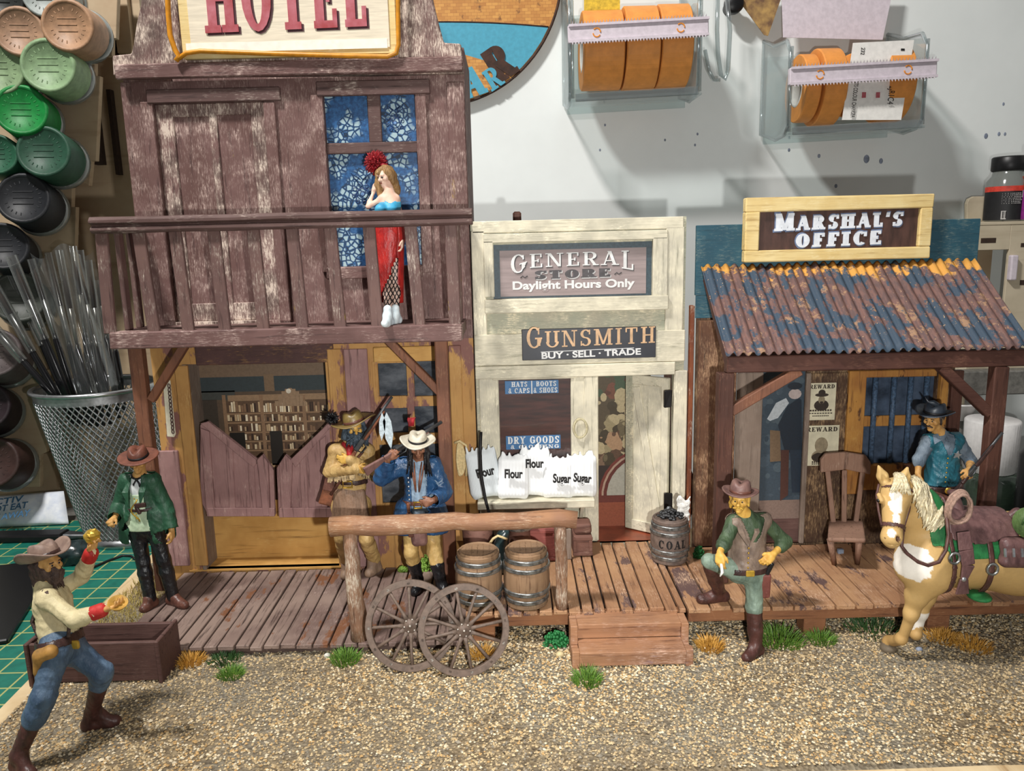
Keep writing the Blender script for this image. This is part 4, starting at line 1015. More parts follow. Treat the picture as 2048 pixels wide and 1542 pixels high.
def lett(text, x0, x1, y, hp, **k):
    p0, p1 = pz(x0, y), pz(x1, y); h = hp / FPX * (p0 - CAM).length; z = (p0.z + p1.z) / 2 - (p1.x - p0.x) * .0135 / 1
    m = MB(); slab(m, text, p0.x, p1.x, z, h, Yl - .007, .006, GL_FAT, .018, **k); m.build('lettering', 'letter_white', t)
    m = MB(); slab(m, text, p0.x - .012, p1.x + .012, z - .014, h + .028, Yl - .001, .003, GL_FAT, .018, **k); m.build('letter_edge', 'letter_blue_edge', t)
lett("MARSHAL'S", 1550, 1804, 456, 28, hs=[1.14, .92, .92, .92, .92, .92, .92, .92, .92], sp=.13)
lett('OFFICE', 1589, 1762, 491, 25, sp=.13)
# reward posters
plain('poster_paper', (212, 204, 176), .7, 0, .07, 6); plain('poster_ink', (58, 48, 40), .8); plain('poster_soft', (150, 136, 110), .8)
YPo = YM - .036
def poster(x0, y0, x1, y1, label, hat):
    a = px_rect(x0, y0, x1, y1, YPo); w_ = a[2] - a[0]; h_ = a[3] - a[1]; cx = (a[0] + a[2]) / 2
    t = thing('wanted_poster', label, 'poster', (cx, YPo, a[1]), 'reward posters')
    m = MB(); m.box((a[0], YPo, a[1]), (a[2], YM - .028, a[3])); m.build('paper_sheet', 'poster_paper', t)
    m = MB(); slab(m, 'REWARD', a[0] + w_ * .05, a[2] - w_ * .05, a[3] - h_ * .15, h_ * .11, YPo, .002, GL, sp=.07)
    for k, (f, wd) in enumerate(((.24, .8), (.17, .86), (.10, .6)) if hat else ((.07, .5), (.03, .5))):
        for q in range(9): m.box((cx - w_ * wd / 2 + q * w_ * wd / 9, YPo - .002, a[1] + h_ * f), (cx - w_ * wd / 2 + (q + .7) * w_ * wd / 9, YPo, a[1] + h_ * (f + .045 * (1 if k == 0 else .6))))
    m.build('lettering', 'poster_ink', t)
    m = MB(); e = YPo - .0005; z = a[1] + h_ * (.55 if hat else .48)
    def disc(x, zz, r, sx, mi, k): m.cur = mi; m.lathe([(r * sx, 0), (.0005, .0005)], (x, e - .0006 * k, zz), (0, -1, 0), 16, sx=1 / sx)
    if hat:
        disc(cx, z - h_ * .15, h_ * .15, 1.3, 0, 1); disc(cx, z, h_ * .11, .8, 1, 2); disc(cx, z + h_ * .13, h_ * .05, 3.6, 0, 3); disc(cx, z + h_ * .19, h_ * .085, 1.1, 0, 4); disc(cx, z - h_ * .07, h_ * .03, 1.6, 0, 5); disc(cx, z - h_ * .10, h_ * .035, .8, 0, 5)
    else:
        disc(cx, z - h_ * .25, h_ * .17, 1.35, 1, 1); disc(cx, z - h_ * .27, h_ * .12, 1.9, 0, 2); disc(cx, z + h_ * .03, h_ * .20, .8, 1, 3)
    m.build('portrait', ['poster_ink', 'poster_soft'], t)
poster(1615, 766, 1671, 840, 'upper reward poster showing a man in a wide hat', True)
poster(1608, 851, 1677, 931, 'lower reward poster with a faded bareheaded portrait behind the chair', False)
# ------------------------------------------------------------------ PROPS ON THE STREET
# hitching rail
hr = thing('hitching_rail', 'rough log hitching rail on two posts before the hotel and store', 'hitching rail', (-.55, 7.12, 0))
def log(m, p, q, r0, r1, n=14, seg=10, amp=.012):
    p, q = V(p), V(q); random.seed(int(r0 * 1e4) + int(p.z * 100)); pts = []; rs = []
    for i in range(seg + 1):
        t = i / seg; pts.append(p.lerp(q, t) + V((random.uniform(-amp, amp),) * 3)); rs.append(r0 + (r1 - r0) * t + random.uniform(-amp * .5, amp * .5))
    m.tube(pts, rs, n)
YRl = 7.12
a, b = PY(662, 1050, YRl), PY(1156, 1036, YRl)
zr_ = (a.z + b.z) / 2 - .015
m = MB(); log(m, (a.x, YRl, zr_), (b.x, YRl, zr_ + .012), .098, .082, 14, 12); m.build('top_log', 'log', hr)
c = PY(703, 1090, YRl); m = MB(); log(m, (c.x + .02, YRl, ZH - .0), (c.x - .01, YRl, zr_ - .06), .092, .068, 12, 8, .008); m.build('log_post', 'log_v', hr)
c = PY(1122, 1100, YRl + .1); m = MB(); log(m, (c.x, YRl + .06, ZS), (c.x - .01, YRl, zr_ - .05), .06, .058, 12, 8, .006); m.build('log_post', 'log_v', hr)
# wagon wheels
def wheel(cx, cy, top, bottom, Yb, lean, turn, label):
    base_ = PZ(cx, bottom, 0); R = .425
    root = thing('wagon_wheel', label, 'wagon wheel', (base_.x, base_.y + R * math.sin(lean), R * math.cos(lean) + .012), 'wagon wheels', rot=(-lean, turn, 0))
    m = MB(); m.lathe([(R - .062, -.024), (R, -.024), (R, .024), (R - .062, .024), (R - .062, -.024)], (0, 0, 0), (0, -1, 0), 56, smooth=False); m.build('rim', 'wheel_brown', root, local=True, bevel=.004)
    m = MB(); m.lathe([(.001, .045), (.012, .045), (.014, .03), (.03, .028), (.035, .018), (.078, .016), (.08, -.02), (.04, -.03), (.001, -.035)], (0, 0, 0), (0, -1, 0), 24); m.build('hub', 'wheel_brown', root, local=True)
    m = MB()
    for k in range(6):
        t = 2 * PI * k / 6 + .3; m.ell((.058 * math.cos(t), -.018, .058 * math.sin(t)), .008, 7, 5)
    m.ell((0, -.046, 0), .010, 8, 6); m.build('hub_rivets', 'white_fleck', root, local=True)
    for k in range(12):
        t = 2 * PI * k / 12 + .13; d = V((math.cos(t), 0, math.sin(t)))
        m = MB(); m.tube([d * .07, d * .12, d * .24, d * (R - .05)], [.028, .017, .015, .0165], 8); sp = m.build('spoke', 'wheel_brown', root, local=True)
        m = MB(); s = V((-d.z, 0, d.x)); q = d * (R - .045); m.beam(q + V((0, -.016, 0)) , q + d * .02 + V((0, -.016, 0)), .026, .016, up=(0, 1, 0)); m.build('spoke_shoe', 'white_fleck' if k % 2 == 0 else 'wheel_brown', sp, local=True)
    return root
wheel(822, 1255, 1165, 1346, 6.7, .30, .1, 'left brown wagon wheel leaning on the hotel boardwalk, half behind the other')
w2 = wheel(930, 1255, 1165, 1350, 6.7, .30, .5, 'right brown wagon wheel with white flecks, leaning in front of the other')
w2.location.y -= .055
# barrels
def barrel(x, y, z, h, r, label, mt, name='barrel', hoops=((.06, .9), (.15, .95), (.3, .99), (.7, .99), (.84, .95), (.93, .9)), hoop='hoop_metal'):
    t = thing(name, label, 'barrel', (x, y, z), 'wooden barrels'); rr = lambda v: r * (.80 + .20 * math.sin(PI * v))
    m = MB(); ns = 18; n = ns * 3; prof = [(rr(i / 12), h * i / 12) for i in range(13)]; vs = []
    for R_, hh in prof:
        for k in range(n): q = R_ * (.975 if k % 3 == 0 else 1); vs.append((q * math.cos(2 * PI * k / n), q * math.sin(2 * PI * k / n), hh))
    fs = [(i * n + k, i * n + (k + 1) % n, (i + 1) * n + (k + 1) % n, (i + 1) * n + k) for i in range(12) for k in range(n)] + [tuple(range(n - 1, -1, -1))]
    m.add(vs, fs, True); m.build('staves', mt, t, local=True)
    m = MB(); q = rr(1) * .93
    for k in range(6):
        x0 = -q + 2 * q * k / 6; x1 = x0 + 2 * q / 6 - .006; xm = max(abs(x0), abs(x1)); y_ = math.sqrt(max(q * q - min(abs(x0), abs(x1)) ** 2, .0004)); y2 = math.sqrt(max(q * q - xm * xm, .0002))
        m.add([(x0, -(y_ if abs(x0) < abs(x1) else y2), h - .012), (x1, -(y2 if abs(x0) < abs(x1) else y_), h - .012), (x1, (y2 if abs(x0) < abs(x1) else y_), h - .012), (x0, (y_ if abs(x0) < abs(x1) else y2), h - .012)], [(0, 1, 2, 3)])
    m.lathe([(q, h - .013), (.001, h - .02)], (0, 0, 0), n=18); m.lathe([(rr(1), h - .001), (rr(1) * .92, h), (rr(1) * .9, h - .03)], (0, 0, 0), n=24)
    m.build('lid', mt, t, local=True)
    for v, k in hoops:
        m = MB(); R_ = rr(v) + .004; m.lathe([(R_ - .006, h * v - .022), (R_ + .006, h * v - .022), (R_ + .012, h * v - .011), (R_ + .005, h * v), (R_ + .012, h * v + .011), (R_ + .006, h * v + .022), (R_ - .006, h * v + .022)], (0, 0, 0), n=32); m.build('hoop', hoop if v not in (.06, .93) else mt, t, local=True)
    return t
c = PZ(958, 1224, ZS); barrel(c.x, c.y + .19, ZS, .58, .235, 'left barrel with a mossy brown lid standing behind the right wagon wheel', 'barrel_wood')
c = PZ(1055, 1222, ZS); barrel(c.x, c.y + .18, ZS, .60, .232, 'brown barrel with shiny hoops beside the right hitching post', 'barrel_wood')
c = PZ(1346, 1134, ZS); cbx, cby = c.x, c.y + .2
plain('coal_barrel_wood', (122, 104, 94), .6, 0, .14, 16)
cb = barrel(cbx, cby, ZS, .52, .215, 'grey brown barrel lettered COAL beside the open store door', 'coal_barrel_wood', hoop='hoop_metal')
m = MB()
for i, ch in enumerate('COAL'):
    th = -PI / 2 + (-.62 + i * .40); g = GL[ch]; s_ = .085
    for pl in g[1]:
        P = []
        for u_, v_ in pl:
            ang = th + (u_ - .38) * s_ / .2; P.append((.221 * math.cos(ang), .221 * math.sin(ang), .21 + v_ * .095))
        m.add(P, [tuple(range(len(P)))])
m.build('lettering', 'ink', cb, local=True)
m = MB(); random.seed(9)
plain('coal', (24, 24, 27), .45, 0, .2, 30, spec=.4)
for _ in range(70):
    t = random.uniform(0, 2 * PI); q = math.sqrt(random.random()) * .14; s = random.uniform(.018, .034)
    m.ell((q * math.cos(t), q * math.sin(t), .51 + .07 * (1 - q / .15) + random.uniform(0, .02)), (s, s * random.uniform(.6, 1), s * .8), 5, 4)
for f in range(len(m.sm)): m.sm[f] = False
o = m.build('coal_heap', 'coal', None, loc=None, local=True); o.location = (cbx, cby, ZS); tag(o, 'heap of shiny black coal lumps filling the lettered barrel', 'coal', kind='stuff')
# scoop and crumpled white scrap stuck in the coal
t = thing('coal_scoop', 'small dark shovel blade stuck in the coal', 'shovel', PY(1337, 1025, cby + .02))
c = PY(1338, 1022, cby + .03); m = MB(); m.ell((c.x, c.y, c.z - .03), (.05, .015, .09), 12, 8); m.build('blade', 'gun_metal', t)
c = PY(1366, 1015, cby); m = MB(); random.seed(2); n = 14; vs = []
for j in range(n):
    for i in range(9):
        u_, v_ = i / 8, j / (n - 1); vs.append((c.x - .055 + .12 * u_ + .03 * v_ * (u_ - .5) + random.uniform(-.008, .008), c.y + random.uniform(-.02, .02), c.z - .16 + .27 * v_ + .03 * math.sin(u_ * 7) * v_))
m.add(vs, [(j * 9 + i, j * 9 + i + 1, (j + 1) * 9 + i + 1, (j + 1) * 9 + i) for j in range(n - 1) for i in range(8)], True)
o = m.build('crumpled_cloth', 'white_paint', None, solid=.012, loc=(c.x, c.y, c.z - .16)); tag(o, 'crumpled white scrap standing up out of the coal', 'cloth')
# trough
tr = thing('water_trough', 'long empty dark wooden trough behind the crouching miner', 'trough', (-3.9, 6.95, 0))
tx0, tx1 = PZ(70, 1372, 0).x, PZ(318, 1368, 0).x; ty0, ty1 = 6.62, 7.02; tz = .42
for nm, A_, B_ in (('side_plank', (tx0, ty0, .03), (tx1, ty0 + .04, tz)), ('side_plank', (tx0, ty1 - .04, .03), (tx1, ty1, tz)), ('end_plank', (tx0 - .04, ty0 - .02, 0), (tx0, ty1 + .02, tz + .01)), ('end_plank', (tx1, ty0 - .02, 0), (tx1 + .04, ty1 + .02, tz + .01)), ('bottom_plank', (tx0, ty0 + .04, .05), (tx1, ty1 - .04, .09))):
    m = MB(); m.box(A_, B_, .003); m.build(nm, 'trough_wood', tr, bevel=.008)
# chair on the marshal's porch
chx = thing('wooden_chair', "plain brown wooden chair with curved top rail on the marshal's porch", 'chair', (PY(1692, 1060, 8.2).x, 8.2, ZS))
YC = 8.14
def cp(x, y, Y=YC): return PY(x, y, Y)
sz0 = PZ(1690, 1130, ZS).y
fl = [PZ(1672, 1127, ZS), PZ(1712, 1131, ZS)]
seat_z = ZS + .40; sa = PZ(1655, 1076, seat_z); sb_ = PZ(1732, 1078, seat_z); sc_ = PZ(1726, 1040, seat_z); sd = PZ(1658, 1040, seat_z)
m = MB(); P = [sa, sb_, sc_, sd]; vs = [(p.x, p.y, seat_z - .05) for p in P] + [(p.x, p.y, seat_z) for p in P]
m.add(vs, [(3, 2, 1, 0), (4, 5, 6, 7), (0, 1, 5, 4), (1, 2, 6, 5), (2, 3, 7, 6), (3, 0, 4, 7)]); m.build('seat', 'chair_wood', chx, bevel=.02, seg=3)
for (top, xb) in ((sa, 1670), (sb_, 1716)):
    f = PZ(xb, 1130, ZS); m = MB(); m.tube([(top.x + (.05 if xb < 1690 else -.05), top.y + .05, seat_z - .04), (f.x, f.y + .02, ZS)], [.036, .028], 9); m.build('leg', 'chair_wood', chx)
for top, dx in ((sc_, -.06), (sd, .06)):
    m = MB(); m.tube([(top.x + dx, top.y - .04, seat_z - .04), (top.x + dx * .6, top.y + .07, ZS)], [.034, .028], 9); m.build('leg', 'chair_wood', chx)
yb_ = sc_.y - .03
for xb, xt in ((1667, 1655), (1688, 1689), (1712, 1726)):
    p = PY(xb, 1042, yb_); q = PY(xt, 940, yb_ + .1); m = MB(); m.beam((p.x, yb_, seat_z - .01), (q.x, yb_ + .1, q.z), .055, .03, up=(0, 1, 0)); m.build('back_spindle', 'chair_wood', chx, bevel=.008)
yt = yb_ + .10; pl = [PY(x, y, yt) for x, y in ((1640, 944), (1640, 918), (1650, 906), (1690, 903), (1730, 909), (1740, 924), (1739, 948), (1690, 938))]
m = MB(); m.prism([(p.x, p.z) for p in pl], yt - .03, yt + .02); m.build('top_rail', 'chair_wood', chx, bevel=.012, seg=2)
c = PZ(1682, 1108, ZS); m = MB(); m.box((c.x - .03, c.y, ZS), (c.x + .03, c.y + .04, ZS + .05)); o = m.build('blue_scrap', 'stone_blue', None, loc=(c.x, c.y, ZS)); tag(o, 'small blue grey scrap on the planks under the chair', 'scrap')

# store shelf, flour sacks
YSh = YG - .30
sh = thing('store_shelf', 'pale wooden shelf board under the store window carrying white sacks', 'shelf', (0, YSh, 1.5))
a = px_rect(955, 1004, 1190, 1018, YSh); m = MB(); m.box((a[0], YSh, a[1]), (a[2], YG - .05, a[3] + .01)); m.build('shelf_board', 'cream_h', sh, bevel=.008); shz = a[3] + .01
for x in (a[0] + .1, a[2] - .14):
    m = MB(); m.beam((x, YG - .04, a[1] - .22), (x, YSh + .06, a[1]), .04, .04); m.build('bracket', 'cream_v', sh)
def cloth_mat(key, c1, sc=52):
    t = NT(key); wv = t.n('ShaderNodeTexWave'); wv.inputs['Scale'].default_value = sc / 6.3; wv.inputs['Distortion'].default_value = .6; wv.bands_direction = 'X'; t.link(t.map(), wv.inputs['Vector'])
    t.color(rgb(*c1)); t.rough(.9, .15); t.bump(wv.outputs['Fac'], .35, .01); t.done(key)
cloth_mat('sack_white', (238, 240, 240)); cloth_mat('sack_rib', (226, 232, 234), 110)
def sack(px0, px1, pyt, pyb, Y, lean, label, txt, mt, tx=(.16, .55), flop=0):
    p = PY((px0 + px1) / 2, pyb, Y); s = (Y - 0) / FPX * 1.0; w_ = (px1 - px0) * (p - CAM).length / FPX * 1.08; h_ = (pyb - pyt) * (p - CAM).length / FPX * .92
    p.z = shz
    t = thing('flour_sack', label, 'sack', (p.x, Y, shz), 'white cloth sacks on the store shelf', rot=(0, lean, 0))
    pr = []
    for u_ in (-.36, 0, .36):
        pr.append(cap((u_ * w_, .0, h_ * .16), (u_ * w_ * .95, .03, h_ * .82), min(w_ * .21, .105), min(w_ * .19, .085), .10))
    pr += [cap((-w_ * .42, .03, h_ * .88), (-w_ * .3, .03, h_ * .8), .018, .035, .05), cap((w_ * .44, .03, h_ * .92), (w_ * .3, .03, h_ * .8), .018, .035, .05), cap((-w_ * .42, 0, h_ * .04), (-w_ * .3, 0, h_ * .14), .02, .04, .05), cap((w_ * .42, 0, h_ * .04), (w_ * .3, 0, h_ * .14), .02, .04, .05)]
    random.seed(int(px0))
    for k in range(7): u_ = -.42 + .84 * k / 6; pr.append(cap((u_ * w_, .03, h_ * .86), ((u_ + random.uniform(-.06, .06)) * w_, .03, h_ * random.uniform(.97, 1.1)), .02, .012, .03))
    F_, lo_ = sdf(pr, .013); P_, Q_ = nets(F_, lo_, .013)
    me = bpy.data.meshes.new('cloth_bag'); me.from_pydata(P_.tolist(), [], Q_.tolist()); me.polygons.foreach_set('use_smooth', [True] * len(Q_)); me.materials.append(MATS[mt]); link('cloth_bag', me, t)
    q = bfont('lettering', txt, .14, 'ink', t, wloc(t) + V((w_ * tx[0], -.112, h_ * tx[1])), (PI / 2 - .05, random.uniform(-.1, .1), 0), .006, width=w_ * .62, offset=.004)
    return t
sack(950, 1003, 893, 1004, YG - .15, -.14, 'leftmost ribbed white sack, leaning behind the dark bent stick', 'Flour', 'sack_rib', (.1, .5))
sack(1090, 1142, 918, 1004, YG - .17, .03, 'low white sack marked Sugar, fourth from the left on the shelf', 'Sugar', 'sack_white', (.1, .45))
sack(1040, 1092, 898, 1004, YG - .12, .06, 'tall white sack marked Flour, middle one on the store shelf', 'Flour', 'sack_white', (0, .66))
sack(1000, 1052, 908, 1004, YG - .19, .04, 'white sack marked Flour, second from the left on the shelf', 'Flour', 'sack_white', (.0, .55))
sack(1136, 1188, 914, 1004, YG - .16, .02, 'rightmost white sack, tied with a loose thread at its neck', 'Sugar', 'sack_white', (0, .42))
c = PY(1034, 430, 9.5); m = MB(); m.box((c.x - .05, 9.45, .05), (c.x + .05, 9.6, c.z + .04)); o = m.build('brown_strut', 'crate_wood', None, bevel=.02, loc=(c.x, 9.5, .05)); tag(o, 'brown strut peeping over the top edge of the general store', 'strut')
# bent dark stick
pts = [PY(x, y, Y) for x, y, Y in ((962, 864, YG - .33), (960, 905, YG - .34), (962, 950, YG - .36), (970, 995, YG - .40), (978, 1026, YG - .44))]
low = PZ(984, 1100, ZS); pts.append(V((pts[-1].x + .08, pts[-1].y - .14, ZS)))
m = MB(); m.tube(pts, [.017, .02, .02, .018, .017, .015], 8); o = m.build('bent_stick', 'dark_iron', None, loc=pts[-1]); tag(o, 'dark bent stick leaning against the leftmost white sack', 'stick')
# ropes
def rope(name, label, px, py, Y, pts_, r, n_, mt, sx, sz, cat='rope'):
    c = PY(px, py, Y); m = MB(); random.seed(n_)
    for i in range(n_):
        a = random.uniform(.85, 1.08) * (1 if r < .01 else random.uniform(.25, 1)); b = random.uniform(.9, 1.05); off = random.uniform(-.012, .012)
        m.tube([(c.x + off + sx * a * math.cos(t), Y - .014 - .02 * (i % 3) / 3, c.z + sz * b * math.sin(t)) for t in [2 * PI * k / 26 for k in range(26)]], r, 6, closed=True)
    return m, c
plain('rope_yellow', (226, 202, 150), .75, 0, .08, 40); plain('rope_tan', (206, 196, 160), .8, 0, .1, 40); plain('rope_saddle', (172, 140, 124), .8, 0, .14, 40)
m, c = rope('', '', 921, 918, YH - .06, 0, .013, 9, '', .052, .19)
m.tube([(c.x - .06, YH - .08, c.z + .2), (c.x, YH - .09, c.z + .225), (c.x + .07, YH - .08, c.z + .17), (c.x + .08, YH - .085, c.z), (c.x + .06, YH - .08, c.z - .2)], .016, 6)
o = m.build('rope_hank', 'rope_yellow', None, loc=c); tag(o, 'pale yellow rope hank hanging on the ochre wall right of the hotel post', 'rope')
m, c = rope('', '', 1160, 856, YG - .065, 0, .0075, 6, '', .078, .115)
o = m.build('rope_coil', 'rope_tan', None, loc=c); tag(o, 'thin tan rope coil hanging between store window and door', 'rope')
# goods under the shelf
def crate(x0, y0, x1, y1, Y, dp, label, mt='crate_wood', z=None):
    a = px_rect(x0, y0, x1, y1, Y); z0 = ZS if z is None else z; t = thing('wooden_crate', label, 'crate', ((a[0] + a[2]) / 2, Y + dp / 2, z0), 'crates under the store shelf')
    m = MB(); m.box((a[0], Y, z0), (a[2], Y + dp, a[3]), .004); m.build('crate_box', mt, t, bevel=.008)
    for q in (z0 + .01, a[3] - .05):
        m = MB(); m.box((a[0] - .008, Y - .014, q), (a[2] + .008, Y, q + .04)); m.build('batten', mt, t, bevel=.005)
    for q in (a[0] - .004, a[2] - .036):
        m = MB(); m.box((q, Y - .014, z0 + .052), (q + .04, Y, a[3] - .052)); m.build('batten', mt, t, bevel=.005)
    return a[3]
wood('crate_red', (150, 84, 76), (128, 70, 64), (88, 48, 46), (186, 130, 120), 'x', .3)
zt = crate(1147, 1072, 1184, 1106, 8.42, .28, 'small brown crate right of the hitching post, against the grey wall')
c = PY(1165, 1058, 8.56); m = MB(); m.box((c.x - .11, 8.44, zt + .014), (c.x + .1, 8.66, zt + .13), .01); o = m.build('folded_sack', 'crate_wood', None, bevel=.03, seg=3, loc=(c.x, 8.55, zt + .014)); tag(o, 'folded brown sack on top of the small crate', 'sack')
c = PY(1137, 1075, 8.40); m = MB(); m.box((c.x - .028, 8.34, ZS), (c.x + .028, 8.37, ZS + .36)); o = m.build('grey_plank', 'grey_plank', None, bevel=.006, loc=(c.x, 8.35, ZS)); tag(o, 'short grey plank standing upright beside the small crate', 'plank')
crate(1055, 1058, 1112, 1120, 8.30, .3, 'red brown crate behind the right barrel', 'crate_red')
c = PY(1040, 1090, 8.12)
t = thing('small_keg', 'squat dark keg with a bright metal hoop behind the barrels', 'keg', (c.x, 8.2, ZS)); hz = PY(1038, 1040, 8.2).z - ZS
m = MB(); m.lathe([(.10, 0), (.12, hz * .5), (.115, hz * .82), (.15, hz * .86)], (0, 0, 0), n=20, cap0=True); m.build('keg_body', 'crate_wood', t, local=True)
m = MB(); m.lathe([(.15, hz * .84), (.165, hz * .88), (.165, hz * .98), (.15, hz), (.001, hz)], (0, 0, 0), n=24); m.build('keg_rim', 'hoop_metal', t, local=True)
c = PY(955, 1080, 8.3); t = thing('round_basket', 'dark brown round basket in the shade beside the hotel post', 'basket', (c.x, 8.38, ZS))
hz = PY(955, 1045, 8.3).z - ZS; m = MB(); m.lathe([(.13, 0), (.17, hz * .5), (.18, hz), (.16, hz), (.14, hz * .3)], (0, 0, 0), n=22, cap0=True); m.build('basket_body', 'crate_wood', t, local=True)
m = MB(); m.tube([(.175 * math.cos(k * .3), .175 * math.sin(k * .3), hz) for k in range(21)], .016, 6, closed=True); m.build('basket_rim', 'header_dark', t, local=True)
c = PY(1003, 1105, 8.0); t = thing('dark_sack', 'slumped glossy dark green sack with yellow rope end between the two barrels', 'sack', (c.x, 8.05, ZS))
plain('oilcloth', (40, 58, 60), .25, 0, .25, 9, spec=.6, bump=.6, bscale=14)
solid('sack_cloth', [cap((c.x, 8.05, ZS + .08), (c.x + .01, 8.06, ZS + .42), .10, .06, .08), cap((c.x - .04, 8.03, ZS + .3), (c.x + .05, 8.04, ZS + .46), .05, .04, .06)], 'oilcloth', t, .014)
p = PY(1005, 1070, 8.0); m = MB(); m.tube([(p.x - .16, 8.0, p.z - .12), (p.x - .10, 7.98, p.z - .03), (p.x - .05, 7.98, p.z), (p.x + .0, 7.98, p.z - .02), (p.x + .05, 8.0, p.z - .05)], .014, 6); m.build('tie_rope', 'rope_yellow', t)
# ------------------------------------------------------------------ FIGURES
def cloth(key, col, col2=None, rough=.5, fold=.5, sc=9, spec=.4, stretch=(1.4, 1.4, .6)):
    t = NT(key); vec = t.map(stretch); n = t.noise(vec, sc, 3, .55); f = t.noise(t.map(), 38, 3)
    b = rgb(*(col2 or tuple(c * .72 for c in col)))
    c = t.mix(t.ramp(n, .38, .66), rgb(*col), b); c = t.mix(t.math('MULTIPLY', t.ramp(f, .58, .8), .35), c, rgb(*[min(255, v + 40) for v in col]))
    t.color(c); t.rough(rough, spec); t.bump(t.math('ADD', n, t.math('MULTIPLY', f, .15)), fold, .03); return t.done(key)
def patch(name, prims, infl, mask, mat, parent, res=.011, thick=.008):
    """a fitted piece of cloth or leather: the skin of the given solids, moved out by infl and trimmed by mask(P)"""
    F, lo = sdf([(p[:3] + (p[3] + infl, p[4] + infl) + p[5:]) if p[0] == 'c' else (p[:2] + (tuple(r + infl for r in p[2]),) + p[3:]) for p in prims], res)
    if mat in FOLD: F = folds(F, lo, res, FOLD[mat])
    P, Q = nets(F, lo, res); keep = mask(P); q = Q[np.all(keep[Q], axis=1)]
    used = np.unique(q); mp = np.full(len(P), -1); mp[used] = np.arange(len(used)); P = P[used]; q = mp[q]
    off = np.array(wloc(parent)); me = bpy.data.meshes.new(name); me.from_pydata((P - off).tolist(), [], q.tolist())
    me.polygons.foreach_set('use_smooth', [True] * len(q)); me.materials.append(MATS[mat]); o = link(name, me, parent)
    if thick: m = o.modifiers.new('solid', 'SOLIDIFY'); m.thickness = thick; m.offset = -1
    return o
def cut(P, w, e):
    d = (w - e).normalized(); return ~((dot(P, w, d) > 0) & (np.linalg.norm(P - np.array(w), axis=1) < .17))
def dot(P, a, n): return (P - np.array(a)) @ np.array(n)

cloth('skin', (222, 170, 132), (196, 140, 104), .5, .12, 14); cloth('skin_tan', (206, 160, 96), (178, 130, 72), .5, .12, 14); cloth('skin_yellow', (216, 172, 84), (190, 142, 62), .5, .12, 14)
cloth('skin_dark', (150, 104, 80), (118, 78, 60), .45, .12, 14); cloth('skin_pale', (236, 200, 178), (222, 178, 156), .5, .06, 10)
plain('eye_white', (188, 176, 156), .4); plain('pupil', (22, 18, 16), .3); plain('lip', (170, 96, 78), .5)

